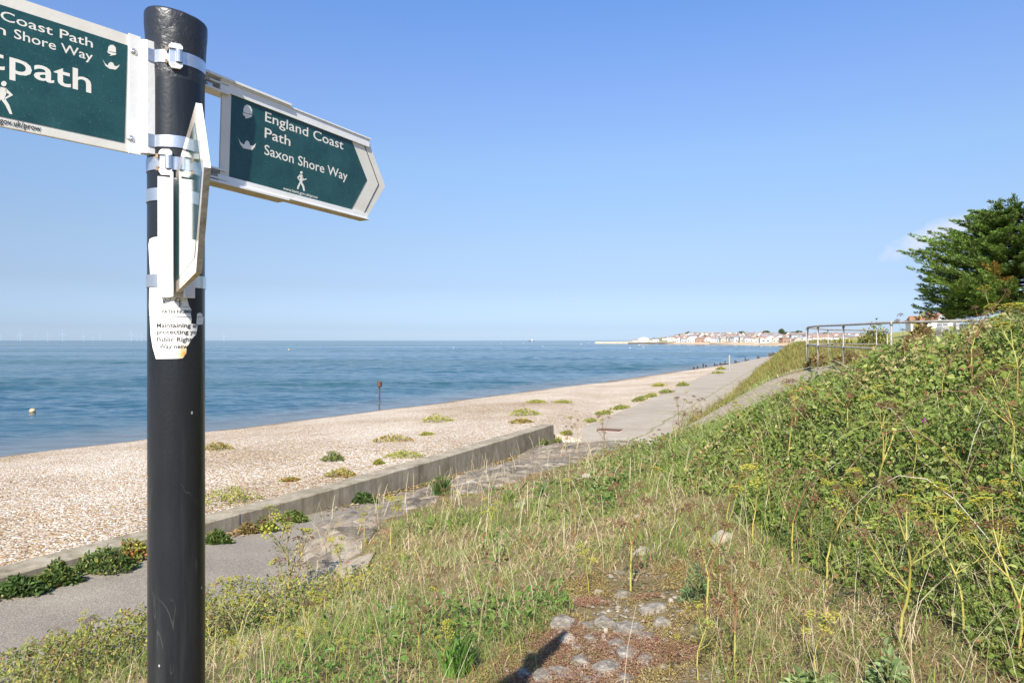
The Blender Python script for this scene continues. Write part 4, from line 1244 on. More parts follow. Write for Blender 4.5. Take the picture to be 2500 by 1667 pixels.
scribble([(392, 430), (360, 450), (335, 500), (330, 540), (350, 568), (378, 572), (402, 552)])
scribble([(425, 465), (440, 520), (455, 548), (470, 500), (488, 520), (520, 530), (538, 505), (530, 470)])
scribble([(650, 470), (600, 520), (640, 535), (695, 520)], 0.0012)
scribble([(668, 480), (660, 540), (668, 598)], 0.0011)
scribble([(668, 545), (690, 560), (672, 585)], 0.0009)
wrap('handwriting', vf[0], vf[1], 0.0006, ink_m, no)
vf = ([], [])
Q_ = lambda x, y: on_pole(*zQ(x, y))
for ch, (xl, xr, yb, hh_) in (('K', (312, 412, 672, 118)), ('e', (318, 410, 790, 118)), ('n', (318, 410, 880, 118))):
    pole_text(vf, ch, Q_(xl, yb), Q_(xr, yb), hh_ * 0.13393 / F * 1.13, bold=0.02)
wrap('pale_letters', vf[0], vf[1], 0.0006, paper_m, no)

# ================================================================== walls, kerbs, posts and the railing
concrete_m, ns, ls, p = mat('old_concrete')
tc = nd(ns, 'ShaderNodeTexCoord')
n1 = nd(ns, 'ShaderNodeTexNoise', Scale=1.6, Detail=9.0, Roughness=0.72); ls.new(tc.outputs['Object'], n1.inputs['Vector'])
r1 = ramp(ns, [(0.3, (0.21, 0.175, 0.115)), (0.5, (0.35, 0.30, 0.215)), (0.72, (0.48, 0.42, 0.325))]); ls.new(n1.outputs['Fac'], r1.inputs['Fac'])
n2 = nd(ns, 'ShaderNodeTexNoise', Scale=7.0, Detail=6.0, Roughness=0.7)
mp = nd(ns, 'ShaderNodeMapping'); mp.inputs['Scale'].default_value = (1, 1, 0.12)
ls.new(tc.outputs['Object'], mp.inputs['Vector']); ls.new(mp.outputs[0], n2.inputs['Vector'])
r2 = ramp(ns, [(0.38, (0.30, 0.28, 0.25)), (0.54, (1, 1, 1))]); ls.new(n2.outputs['Fac'], r2.inputs['Fac'])
n3 = nd(ns, 'ShaderNodeTexNoise', Scale=90.0, Detail=4.0, Roughness=0.7); ls.new(tc.outputs['Object'], n3.inputs['Vector'])
r3 = ramp(ns, [(0.34, (0.7, 0.69, 0.67)), (0.62, (1.15, 1.15, 1.15))]); ls.new(n3.outputs['Fac'], r3.inputs['Fac'])
a_ = mixrgb(ns, ls, 0.4, r1.outputs['Color'], r2.outputs['Color'], 'MULTIPLY')
ls.new(mixrgb(ns, ls, 1.0, a_, r3.outputs['Color'], 'MULTIPLY'), p.inputs['Base Color'])
p.inputs['Roughness'].default_value = 0.9; p.inputs['Specular IOR Level'].default_value = 0.2
b = nd(ns, 'ShaderNodeBump', Strength=0.55, Distance=0.012); ls.new(n3.outputs['Fac'], b.inputs['Height']); ls.new(b.outputs['Normal'], p.inputs['Normal'])
joint_m = weathered('joint_filler', (0.10, 0.10, 0.11), (0.2, 0.2, 0.21), 20, 0.9, 0.2)
galv_m = weathered('weathered_galvanised', (0.25, 0.22, 0.175), (0.40, 0.375, 0.33), 9, 0.5, 0.12, 70, metal=0.15)
rustpipe_m = weathered('rust', (0.075, 0.037, 0.024), (0.14, 0.078, 0.052), 12, 0.85, 0.3, 60)

# low sea wall in cast lengths, with filled joints between them
wp = np.array(WALL)
seg = np.linalg.norm(np.diff(wp, axis=0), axis=1); cum = np.concatenate([[0], np.cumsum(seg)])
def wall_at(s):
    return Vector((np.interp(s, cum, wp[:, 0]), np.interp(s, cum, wp[:, 1]), 0))
def wall_dir(s):
    d = wall_at(min(s + 0.4, cum[-1])) - wall_at(max(s - 0.4, 0)); return d.normalized()
wall = empty('sea_wall', wall_at(cum[-1]) + Vector((0, 0, -3.4)))
tag(wall, 'low grey concrete wall between the tarmac path and the shingle', 'wall')
wo = Vector(wall.location)
def proj_s(px, py, z=-2.68):
    d = ray(px, py); q = d * (z / d.z)
    return min(np.linspace(0, cum[-1], 2000), key=lambda s: (wall_at(s) - Vector((q.x, q.y, 0))).length)
joints = [0.0, proj_s(-300, 1540), proj_s(598, 1254), proj_s(1113, 1108), cum[-1]]
WT = -2.68; WTHICK = 0.42
for j in range(len(joints) - 1):
    a0, a1 = joints[j] + (0.018 if j else 0), joints[j + 1] - (0.018 if j < len(joints) - 2 else 0)
    V = []; Fs = []
    n = max(2, int((a1 - a0) / 0.12))
    for i in range(n + 1):
        s = a0 + (a1 - a0) * i / n
        c = wall_at(s); d = wall_dir(s); side = Vector((d.y, -d.x, 0))       # towards the land
        wob = 0.008 * (float(fbm(np.array(s * 1.7), np.array(1.0), 41)) - 0.5)
        ch = 0.012 + 0.012 * float(fbm(np.array(s * 3.0), np.array(4.0), 43))
        prof = [(0.0 + wob, -4.0), (0.0 + wob, WT - ch), (-ch, WT + wob * 0.6), (-WTHICK + 0.02, WT + wob * 0.6 + 0.004), (-WTHICK, WT - 0.02), (-WTHICK, -4.0)]
        for o_, z in prof:
            V.append(c + side * o_ + Vector((0, 0, z)) - wo)
    k = 6
    for i in range(n):
        for m_ in range(k - 1):
            Fs.append((i * k + m_, i * k + m_ + 1, (i + 1) * k + m_ + 1, (i + 1) * k + m_))
    Fs.append(tuple(reversed(range(k)))); Fs.append(tuple(n * k + m_ for m_ in range(k)))
    mb = MB(); mb.mesh(V, Fs)
    mb.build('wall_section', concrete_m, wall)
    if 0 < j:
        s = joints[j]; c = wall_at(s); d = wall_dir(s); side = Vector((d.y, -d.x, 0))
        mb = MB()
        M = Matrix(((d.x, side.x, 0, c.x - wo.x), (d.y, side.y, 0, c.y - wo.y), (0, 0, 1, -wo.z), (0, 0, 0, 1)))
        mb.box((-0.0185, -WTHICK + 0.01, -3.9), (0.0185, -0.006, WT - 0.012), M)
        mb.build('joint_strip', joint_m, wall)

# rough end block of the stone apron, standing beside the tarmac path
rubble_m, ns, ls, p = mat('rubble_stone')
tc = nd(ns, 'ShaderNodeTexCoord')
v = nd(ns, 'ShaderNodeTexVoronoi', Scale=2.6); ls.new(tc.outputs['Object'], v.inputs['Vector'])
sep = nd(ns, 'ShaderNodeSeparateColor'); ls.new(v.outputs['Color'], sep.inputs[0])
r0 = ramp(ns, [(0.0, (0.15, 0.13, 0.105)), (0.5, (0.24, 0.205, 0.16)), (1.0, (0.34, 0.295, 0.235))]); ls.new(sep.outputs[0], r0.inputs['Fac'])
n1 = nd(ns, 'ShaderNodeTexNoise', Scale=6.0, Detail=9.0, Roughness=0.75); ls.new(tc.outputs['Object'], n1.inputs['Vector'])
r1 = ramp(ns, [(0.35, (0.55, 0.53, 0.5)), (0.62, (1.2, 1.18, 1.12))]); ls.new(n1.outputs['Fac'], r1.inputs['Fac'])
a_ = mixrgb(ns, ls, 1.0, r0.outputs['Color'], r1.outputs['Color'], 'MULTIPLY')
n4 = nd(ns, 'ShaderNodeTexNoise', Scale=3.3, Detail=8.0, Roughness=0.7); ls.new(tc.outputs['Object'], n4.inputs['Vector'])
r4 = ramp(ns, [(0.60, (0, 0, 0)), (0.66, (1, 1, 1))]); ls.new(n4.outputs['Fac'], r4.inputs['Fac'])
c2 = mixrgb(ns, ls, r4.outputs['Color'], a_, (0.24, 0.19, 0.085))
n5 = nd(ns, 'ShaderNodeTexNoise', Scale=4.6, Detail=8.0, Roughness=0.75)
mp = nd(ns, 'ShaderNodeMapping'); mp.inputs['Location'].default_value = (31, 7, 2)
ls.new(tc.outputs['Object'], mp.inputs['Vector']); ls.new(mp.outputs[0], n5.inputs['Vector'])
r5 = ramp(ns, [(0.62, (0, 0, 0)), (0.67, (1, 1, 1))]); ls.new(n5.outputs['Fac'], r5.inputs['Fac'])
ls.new(mixrgb(ns, ls, r5.outputs['Color'], c2, (0.30, 0.085, 0.05)), p.inputs['Base Color'])
p.inputs['Roughness'].default_value = 0.92; p.inputs['Specular IOR Level'].default_value = 0.2
n3 = nd(ns, 'ShaderNodeTexNoise', Scale=55.0, Detail=6.0, Roughness=0.7); ls.new(tc.outputs['Object'], n3.inputs['Vector'])
b = nd(ns, 'ShaderNodeBump', Strength=0.7, Distance=0.02); ls.new(n3.outputs['Fac'], b.inputs['Height']); ls.new(b.outputs['Normal'], p.inputs['Normal'])

# stone apron: a fine sheet whose stones are real relief
def cells(x, y, s, seed):
    """jittered cell noise: distance to the nearest and second nearest stone centres, and the stone's own random value"""
    xi = np.floor(x / s).astype(np.int64); yi = np.floor(y / s).astype(np.int64)
    d1 = np.full(x.shape, 9e9); d2 = np.full(x.shape, 9e9); val = np.zeros(x.shape)
    def h(a, b_, k):
        n = (a * 374761393 + b_ * 668265263 + (seed + k) * 974711) & 0x7fffffff
        n = ((n ^ (n >> 13)) * 1274126177) & 0x7fffffff
        return ((n ^ (n >> 16)) & 0xffff) / 65535.0
    for i in (-1, 0, 1):
        for j in (-1, 0, 1):
            cx = (xi + i + 0.15 + 0.7 * h(xi + i, yi + j, 1)) * s; cy = (yi + j + 0.15 + 0.7 * h(xi + i, yi + j, 2)) * s
            d = np.hypot(x - cx, y - cy); vv = h(xi + i, yi + j, 3)
            n1_ = d < d1
            d2 = np.where(n1_, d1, np.minimum(d2, d)); val = np.where(n1_, vv, val); d1 = np.where(n1_, d, d1)
    return d1, d2, val
ax = np.arange(-3.2, 4.5, 0.045); ay = np.arange(8.04, 22.1, 0.05)
AX, AY = np.meshgrid(ax, ay)
d1, d2, val = cells(AX + 0.12 * fbm(AX * 2, AY * 2, 51), AY * 0.8, 0.36, 5)
stone = sstep(0.0, 0.10, d2 - d1)
AZ = bank_z(AX, AY)
lip = sstep(0, 0.5, AX - TOE_X(AY))
fade = sstep(0.0, 0.6, polyline(REV_R, AY) - AX)
AZ = AZ - 0.06 * (1 - fade) + fade * 0.015 + 0.05 * stone * (0.5 + 0.7 * val) + 0.03 * (fbm(AX * 6, AY * 6, 52) - 0.5)
AZ = np.where(AX < TOE_X(AY) + 0.02, zpath(AY) - 0.3, AZ)
inside = inpoly(AX, AY, REVET)
apron = tag(grid_mesh('stone_apron', AX, AY, AZ, rubble_m, keep=inside.ravel()), 'sloping apron of old mortared stone between the far wall end and the grass', 'stone apron')
# end face of the apron
mb = MB()
fx = np.linspace(-2.54, -1.70, 20)
V = []; Fs = []
for i, x in enumerate(fx):
    tz = float(bank_z(np.array(max(x, -2.42)), np.array(8.15))) + 0.05
    for j in range(9):
        z = -3.25 + (tz + 3.25) * j / 8
        y = 8.02 + 0.02 * (float(fbm(np.array(x * 5), np.array(z * 5), 55)) - 0.5) + 0.03 * j / 8
        V.append((x, y, z))
    V.append((x, 8.5, tz + 0.02)); V.append((x, 8.5, -3.25))
k = 11
for i in range(len(fx) - 1):
    for j in range(k - 1):
        Fs.append((i * k + j, (i + 1) * k + j, (i + 1) * k + j + 1, i * k + j + 1))
Fs.append(tuple(reversed(range(k)))); Fs.append(tuple((len(fx) - 1) * k + j for j in range(k)))
mb.mesh(V, Fs)
o = mb.build('concrete_block', concrete_m, org=(-2.1, 8.2, -3.25))
tag(o, 'square concrete end block of the stone apron beside the tarmac path', 'concrete block')
o = MB()
# inspection cover set in the promenade
g = ground(1490, 1049, ('concrete_promenade',))
mb = MB()
for k in range(4):
    pass
mb.box((-0.42, -0.33, 0.0), (0.42, 0.33, 0.018))
for i in range(7):
    mb.box((-0.40, -0.30 + i * 0.09, 0.0178), (0.40, -0.27 + i * 0.09, 0.024))
cov = empty('manhole_cover', g + Vector((0, 0, 0.001)), R(-23))
tag(cov, 'rusty rectangular metal cover let into the concrete promenade', 'manhole cover')
mb.build('lid', rustpipe_m, cov)
mb = MB()
for lo, hi in (((-0.5, -0.41, 0), (-0.425, 0.41, 0.012)), ((0.425, -0.41, 0), (0.5, 0.41, 0.012)), ((-0.425, -0.41, 0), (0.425, -0.335, 0.012)), ((-0.425, 0.335, 0), (0.425, 0.41, 0.012))):
    mb.box(lo, hi)
mb.build('rim', weathered('cover_rim', (0.38, 0.27, 0.18), (0.5, 0.42, 0.33), 8, 0.9, 0.2), cov)

# tubular railing round the ramp head
NEAR = [(9.9, 10.9, .36), (8.45, 12.3, .36), (7.5, 13.5, .355), (7.96, 16.4, .37), (8.2, 18.3, .385), (9.1, 21.0, .40), (9.28, 21.5, .40)]
FARR = [(9.28, 21.5, .40), (11.9, 25.7, .405), (14.2, 26.6, .385), (15.5, 28.2, .35)]
railing = empty('tube_railing', (9.0, 19.0, -0.8))
tag(railing, 'weathered grey tubular railing with two rails around the bank top', 'railing')
ro = Vector(railing.location)
def rails(pts):
    T = [Vector(p_) - ro for p_ in pts]
    mb = MB(); mb.tube(T, 0.0265, 10); mb.build('top_rail', galv_m, railing, smooth=True)
    mb = MB(); mb.tube([t - Vector((0, 0, 0.53)) for t in T], 0.0225, 10); mb.build('middle_rail', galv_m, railing, smooth=True)
rails(NEAR[1:-1] if False else NEAR[:-1]); rails([NEAR[-1]] + FARR[1:])
def rpost(p_, h=1.22):
    t = Vector(p_) - ro
    mb = MB(); mb.tube([t - Vector((0, 0, h)), t - Vector((0, 0, 0.02))], 0.0225, 10)
    for dz in (0.0, 0.53):
        mb.tube([t - Vector((0, 0, dz + 0.06)), t - Vector((0, 0, dz - 0.005))], 0.031, 10)
        mb.ball(tuple(t - Vector((0, 0, dz))), 0.036, 10, 6)
    mb.build('post', galv_m, railing, smooth=True)
for p_ in NEAR[2:]: rpost(p_)
rpost(NEAR[1])
for p_ in FARR[1:]: rpost(p_)

# low white tube fence rail further back
g = Vector((20.0, 33.0, 0))
gz = drop(g.x, g.y)
lr = empty('tube_rail', (g.x, g.y, gz)); tag(lr, 'short pale tube barrier behind the bramble left of the stone piers', 'barrier')
mb = MB(); mb.tube([(-0.05, 0, 0.55), (2.2, -0.3, 0.55)], 0.03, 8); mb.build('rail', galv_m, lr)
for x in (0, 1.05, 2.1):
    mb = MB(); mb.tube([(x, -0.14 * x, -0.2), (x, -0.14 * x, 0.55)], 0.03, 8); mb.build('post', galv_m, lr)

# rusty topped marker in the water
d = ray(926, 975); q = d * (SEA / d.z)
mk = empty('groyne_marker', (q.x, q.y, SEA)); tag(mk, 'rusty drum-topped marker post standing in shallow water', 'marker post')
mb = MB(); mb.tube([(0, 0, -1.2), (0.02, 0, 1.1)], 0.05, 8); mb.build('post', weathered('dark_wet_steel', (0.03, 0.025, 0.02), (0.12, 0.07, 0.045), 6, 0.7, 0.2), mk)
mb = MB(); mb.tube([(0.02, 0, 1.0), (0.02, 0, 1.02), (0.02, 0, 1.42), (0.02, 0, 1.44)], [0.16, 0.185, 0.185, 0.16], 14); mb.tube([(0.02, 0, 1.09), (0.02, 0, 1.11)], 0.195, 14); mb.tube([(0.02, 0, 1.33), (0.02, 0, 1.35)], 0.195, 14)
mb.build('drum', rustpipe_m, mk)
# buoys
buoy_m = weathered('cream_buoy', (0.50, 0.33, 0.17), (0.60, 0.45, 0.27), 4, 0.5, 0.05)
def buoy(px, py, r, label, group=None, m=None):
    d = ray(px, py); q = d * (SEA / d.z)
    o = empty('mooring_buoy', (q.x, q.y, SEA))
    tag(o, label, 'buoy', group)
    mb = MB(); mb.ball((0, 0, r * 0.45), r, 16, 10, (1, 1, 0.85)); mb.build('float', m or buoy_m, o, smooth=True)
    mb = MB(); mb.tube([(0, 0, r * 1.2), (0, 0, r * 1.5)], r * 0.12, 6); mb.build('mooring_ring', weathered('buoy_ring', (0.1, 0.08, 0.06), (0.2, 0.15, 0.1), 10), o)
buoy(79, 1005, 0.19, 'round cream buoy floating near the beach left of the signpost')
wb_m = weathered('white_buoy', (0.78, 0.78, 0.76), (0.85, 0.85, 0.85), 2, 0.4, 0)
yb_m = weathered('yellow_buoy', (0.75, 0.5, 0.1), (0.8, 0.6, 0.2), 2, 0.4, 0)
buoy(705, 853.5, 0.35, 'small yellow buoy far out, right of the signpost', m=yb_m)
for px, py in ((1325, 844), (1419, 839.5), (1437, 837), (1278, 838), (1223, 837), (1538, 848.5), (1571, 846.5), (1560, 842), (1107, 848)):
    buoy(px, py, 0.3 if py > 842 else 0.45, 'tiny white buoy far out in the bay', 'white buoys far out in the bay', wb_m)

# white pole at the back of the beach
g = ground(1781, 903)
wpole = empty('beach_pole', g); tag(wpole, 'thin whitish pole standing at the edge of the promenade', 'pole')
mb = MB(); mb.tube([(0, 0, -0.2), (0, 0, 1.62)], 0.07, 8); mb.build('shaft', weathered('pale_pole', (0.26, 0.26, 0.23), (0.40, 0.40, 0.36), 3, 0.6, 0.1), wpole)
mb = MB(); mb.tube([(0, 0, 1.25), (0, 0, 1.66)], 0.085, 8); mb.build('painted_sleeve', weathered('pole_band', (0.30, 0.30, 0.20), (0.36, 0.36, 0.26), 3), wpole)
# groynes along the tide line
timber_m = weathered('dark_wet_timber', (0.030, 0.024, 0.018), (0.085, 0.065, 0.045), 3, 0.8, 0.3, 12)
for i, (x0, x1, y0, y1) in enumerate([(1743, 1752, 892.5, 891.5), (1757, 1779, 889.6, 888), (1795, 1815, 885, 882.8), (1820, 1847, 880.8, 878), (1850, 1867, 874.8, 872.5), (1876, 1891, 870.6, 869), (1897, 1917, 867.2, 866)]):
    a = ground(x0, y0, ('sea', 'beach')); b_ = ground(x1, y1, ('sea', 'beach'))
    if a is None or b_ is None: continue
    o = empty('groyne', a); tag(o, ['first and nearest', 'second', 'third', 'fourth', 'fifth', 'sixth', 'farthest'][i] + ' dark timber groyne counted along the tide line', 'groyne', 'dark timber groynes along the tide line')
    d_ = (b_ - a); L = d_.length; ang = math.atan2(d_.y, d_.x); o.rotation_euler = (0, 0, ang)
    sc_ = a.y / 130.0
    for k in range(3):
        mb = MB(); mb.box((0, -0.05, -0.5 + k * 0.24), (L, 0.05, -0.28 + k * 0.24 )); mb.build('board', timber_m, o)
    for k in range(int(L / 1.6) + 1):
        mb = MB(); hh_ = 0.45 + 0.45 * random.random(); mb.box((k * 1.6 - 0.09, -0.17, -0.8), (k * 1.6 + 0.09, -0.055, hh_)); mb.build('pile', timber_m, o)
for px, py in ((1717, 897), (1694, 901.5), (1724, 895.5), (1703, 899.5)):
    a = ground(px, py, ('sea', 'beach'))
    o = MB().box((-0.1, -0.1, -0.6), (0.1, 0.1, 0.75 if px in (1717,) else 0.45)).build('timber_pile', timber_m, org=None)
    o.location = a; tag(o, 'short dark timber stump at the tide line before the groynes', 'timber stump', 'timber stumps at the tide line')

# ship on the horizon
d = ray(1297, 830); ship = empty('ship', (d.x * 3600, 3600, SEA)); tag(ship, 'small working ship on the horizon', 'ship')
hull_m = weathered('dark_hull', (0.03, 0.035, 0.05), (0.06, 0.06, 0.08), 0.3, 0.6, 0)
mb = MB()
prof = [(-19, 3.2), (-18, 0), (12, 0), (17, 4.6), (15.5, 4.4), (5, 3.4)]
M = Matrix(((1, 0, 0, 0), (0, 0, -1, 3.5), (0, 1, 0, -0.5), (0, 0, 0, 1)))
mb.prism([(x, z) for x, z in prof], M, 7); mb.build('hull', hull_m, ship)
mb = MB(); mb.box((0, -2.6, 3.2), (9, 2.6, 7.5)); mb.box((2, -2.2, 7.5), (7, 2.2, 10)); mb.build('bridge', weathered('ship_white', (0.7, 0.7, 0.7), (0.8, 0.8, 0.8), 1, 0.5, 0), ship)
mb = MB(); mb.tube([(4, 0, 10), (4, 0, 15)], 0.35, 6); mb.build('mast', hull_m, ship)

# offshore wind turbines
turb_m = weathered('turbine_white', (0.36, 0.45, 0.60), (0.40, 0.49, 0.64), 0.1, 0.5, 0)  # distance haze is put into this blue-grey colour, close to the sky's tone
def turbine_mesh(kind):
    mb = MB()
    if kind == 'tower':
        mb.tube([(0, 0, -5), (0, 0, 70)], [2.6, 1.6], 10); mb.box((-1.6, -5, 69), (1.6, 4, 73))
    else:
        for k in range(3):
            a = R(90 + 120 * k)
            c, s_ = math.cos(a), math.sin(a)
            q_ = [(-0.9, 1.5), (1.5, 6), (0.9, 20), (0.25, 45), (-0.3, 45), (-0.7, 20)]
            mb.prism([(x * s_ + y * c, -x * c + y * s_) for x, y in q_], Matrix(((1, 0, 0, 0), (0, 0, 1, -6.2), (0, 1, 0, 71), (0, 0, 0, 1))), 0.6)
        mb.ball((0, -6, 71), 2.0, 8, 6)
    me = bpy.data.meshes.new('turbine_' + kind); me.from_pydata(mb.v, [], mb.f); me.materials.append(turb_m); me.update()
    return me
TM, RM = turbine_mesh('tower'), turbine_mesh('rotor')
TP_ = [(3, 817, .6), (43, 820, .5), (50, 813.5, 1), (87, 819, .5), (117, 816, .8), (154, 812, 1.15), (204, 817, .6), (226, 818.5, .5), (245, 819.5, .45), (321, 813.5, 1), (335, 819, .5), (346, 817, .7), (547, 817.5, .75)]
for i, (px, py, s_) in enumerate(TP_):
    dist = 71.0 * F / (830 - py + 1.0)
    dist = min(max(dist, 6500), 11000)
    d = ray(px, 830) * dist
    o = empty('wind_turbine', (d.x, d.y, SEA), random.uniform(-0.4, 0.4))
    h_ = (830 - py) / F * dist / 71.0
    o.scale = (h_ * 1.05,) * 3
    lab = 'faint haze-tinted wind turbine on the sea horizon left of the signpost' if px < 360 else 'lone haze-tinted wind turbine on the horizon just right of the signpost'
    tag(o, lab, 'wind turbine', 'wind turbines left of the signpost' if px < 360 else 'wind turbines right of the signpost')
    link(bpy.data.objects.new('tower', TM), o)
    r_ = link(bpy.data.objects.new('rotor', RM), o)
    r_.location = (0, 0, 0)

# ================================================================== the far town
cols_w = {'white': (0.56, 0.56, 0.545), 'cream': (0.50, 0.46, 0.38), 'blue': (0.38, 0.46, 0.52), 'brick': (0.33, 0.20, 0.145)}
cols_r = {'orange': (0.33, 0.215, 0.165), 'brown': (0.25, 0.195, 0.165), 'grey': (0.28, 0.28, 0.29)}
Wm = {k: weathered('wall_' + k.replace(' ', '_'), tuple(x * 0.93 for x in c), c, 0.4, 0.8, 0) for k, c in cols_w.items()}
Rm = {k: weathered('roof_' + k, tuple(x * 0.75 for x in c), c, 0.6, 0.85, 0) for k, c in cols_r.items()}
win_m = weathered('far_window', (0.05, 0.06, 0.08), (0.12, 0.14, 0.17), 0.5, 0.2, 0)
def house_mesh(wk, rk, w_, d_, h_, rh, gable):
    mb = MB()
    mb.cur = 0
    x0, x1, y0, y1 = -w_ / 2, w_ / 2, 0, d_
    mb.box((x0, y0, -2), (x1, y1, h_))
    mb.cur = 1
    e = 0.35
    if gable:      # gable end faces the bay
        V = [(x0 - e, y0 - e, h_ - 0.15), (x1 + e, y0 - e, h_ - 0.15), (0, y0 - e, h_ + rh), (x0 - e, y1 + e, h_ - 0.15), (x1 + e, y1 + e, h_ - 0.15), (0, y1 + e, h_ + rh)]
        mb.mesh(V, [(0, 2, 5, 3), (2, 1, 4, 5), (0, 3, 4, 1), (3, 5, 4)])
        mb.cur = 0
        mb.mesh([(x0, y0 - 0.05, h_ - 0.1), (x1, y0 - 0.05, h_ - 0.1), (0, y0 - 0.05, h_ + rh - 0.2)], [(0, 1, 2)])
    else:
        V = [(x0 - e, y0 - e, h_ - 0.15), (x1 + e, y0 - e, h_ - 0.15), (x1 + e, y1 + e, h_ - 0.15), (x0 - e, y1 + e, h_ - 0.15), (x0 + 1.0, (y0 + y1) / 2, h_ + rh), (x1 - 1.0, (y0 + y1) / 2, h_ + rh)]
        mb.mesh(V, [(0, 1, 5, 4), (2, 3, 4, 5), (0, 4, 3), (1, 2, 5), (0, 3, 2, 1)])
    mb.cur = 2
    for fl in range(max(1, int(h_ / 2.6))):
        n = max(2, int(w_ / 3.2))
        for k in range(n):
            cx = x0 + (k + 0.5) * w_ / n
            mb.box((cx - 0.75, y0 - 0.06, 0.9 + fl * 2.6), (cx + 0.75, y0 - 0.02, 2.1 + fl * 2.6))
    mb.cur = 3
    mb.box((x0 + w_ * 0.22, y0 + d_ * 0.45, h_ + rh * 0.3), (x0 + w_ * 0.22 + 0.7, y0 + d_ * 0.45 + 0.7, h_ + rh + 0.9))
    me = bpy.data.meshes.new('far_house'); me.from_pydata(mb.v, [], mb.f)
    for m_ in (Wm[wk], Rm[rk], win_m, Wm['brick']): me.materials.append(m_)
    me.polygons.foreach_set('material_index', mb.mi); me.update()
    return me
PROTO = {}
for wk in cols_w:
    for rk in cols_r:
        for gb in (0, 1):
            PROTO[wk, rk, gb] = house_mesh(wk, rk, 8.5 if not gb else 7.0, 8.0, 4.0 if gb else 4.7, 2.2 if gb else 1.5, gb)
ROWS = [('in the seafront row', 0.0), ('in the second row up', 62), ('in the third row up', 130), ('in the fourth row up', 205), ('in the fifth row up', 285), ('along the skyline', 370)]
hr = random.Random(5)
nh = 0
for ri, (rl, dY) in enumerate(ROWS):
    px = 1622 + hr.random() * 8 if ri < 2 else (1640, 1652, 1668, 1690)[ri - 2]
    if ri == 0: px = 1562
    while px < 2105:
        pitch = (9.8 + 4 * hr.random()) * (1.0 if px < 1900 else 1.35)
        wk = hr.choices(['white', 'cream', 'blue', 'brick'], [0.72, 0.19, 0.06, 0.03])[0]
        rk = hr.choices(['orange', 'brown', 'grey'], [0.4, 0.33, 0.27])[0]
        gb = hr.random() < 0.33
        if not (ri == 0 and 1612 < px < 1628) and nh < 290:
            dy = 66 + dY + hr.uniform(-14, 14)
            Y = float(wline(px)) + dy
            X = (px - 1250) / F * Y
            z = float(town_z(np.array(px), np.array(dy)))
            o = bpy.data.objects.new('town_house', PROTO[wk, rk, gb]); COL.objects.link(o)
            o.location = (X, Y, z - 0.2)
            o.rotation_euler = (0, 0, -math.atan2(X, Y) + hr.uniform(-0.5, 0.5))
            s_ = hr.uniform(0.75, 1.1) * (1.0 if px > 1600 else 0.8)
            o.scale = (s_ * hr.uniform(0.95, 1.5 if ri in (0, 5) else 1.25), s_, s_ * hr.uniform(0.9, 1.15))
            tag(o, f'{wk} {"gabled" if gb else "broad"} house with {rk} roof {rl} of town', 'house', f'{wk} {"gabled" if gb else "broad"} houses with {rk} roofs {rl}')
            nh += 1
        px += pitch

# long flat-roofed pavilion at the tip of the town
Y = float(wline(1575)) + 58; X = (1572 - 1250) / F * Y
pv = empty('seaside_pavilion', (X, Y, -3.0), -0.2); tag(pv, 'round-roofed white pavilion at the left end of the far town', 'pavilion')
mb = MB(); mb.box((-9, 0, 0), (9, 9, 4.2)); mb.box((-17, 1, 0), (-9, 8, 3.0)); mb.build('wall', Wm['white'], pv)
mb = MB()
pr = [(-9.4, 4.2), (9.4, 4.2), (7.5, 6.3), (4, 7.6), (0, 8.1), (-4, 7.6), (-7.5, 6.3)]
mb.prism(pr, Matrix(((1, 0, 0, 0), (0, 0, -1, 9.2), (0, 1, 0, 0), (0, 0, 0, 1))), 9.4); mb.build('roof', Rm['brown'] if False else weathered('pavilion_roof', (0.5, 0.42, 0.34), (0.6, 0.52, 0.42), 0.5), pv)
mb = MB(); mb.box((-17.4, 0.6, 3.0), (-9.02, 8.4, 4.6)); mb.build('side_roof', Rm['orange'], pv)

# breakwater arm and dark groyne wall in front of the town
def arm(name, label, cat, pts, w_, h0, h1, m):
    P_ = [Vector(p_) for p_ in pts]
    mb = MB()
    for a, b_ in zip(P_[:-1], P_[1:]):
        d_ = (b_ - a).normalized(); n_ = Vector((-d_.y, d_.x, 0)) * w_ / 2
        mb.mesh([a + n_ + Vector((0, 0, h0)), a - n_ + Vector((0, 0, h0)), b_ - n_ + Vector((0, 0, h0)), b_ + n_ + Vector((0, 0, h0)),
                 a + n_ * 0.6 + Vector((0, 0, h1)), a - n_ * 0.6 + Vector((0, 0, h1)), b_ - n_ * 0.6 + Vector((0, 0, h1)), b_ + n_ * 0.6 + Vector((0, 0, h1))],
                [(0, 3, 2, 1), (4, 5, 6, 7), (0, 1, 5, 4), (1, 2, 6, 5), (2, 3, 7, 6), (3, 0, 4, 7)])
    o = mb.build(name, m, org=tuple(P_[0]))
    return tag(o, label, cat)
def onsea(px, Y): return Vector(((px - 1250) / F * Y, Y, SEA))
arm('breakwater', 'pale stone breakwater reaching out from the left end of the far town', 'breakwater', [onsea(1455, 1080), onsea(1500, 1060), onsea(1560, 1030)], 9, -2, 2.6, weathered('breakwater_stone', (0.34, 0.29, 0.2), (0.5, 0.44, 0.33), 0.3, 0.9, 0))
arm('stone_groyne', 'dark low groyne lying before the left end of the far town', 'groyne', [onsea(1535, 985), onsea(1644, 945)], 7, -2, 1.6, weathered('dark_rock', (0.05, 0.04, 0.035), (0.11, 0.09, 0.075), 0.3, 0.9, 0))
arm('stone_groyne', 'dark low groyne before the middle of the far town', 'groyne', [onsea(1735, 800), onsea(1800, 740)], 5, -2, 1.2, bpy.data.materials['dark_rock'])
arm('stone_groyne', 'dark low groyne before the right part of the far town', 'groyne', [onsea(1858, 665), onsea(1900, 630)], 4, -2, 1.0, bpy.data.materials['dark_rock'])

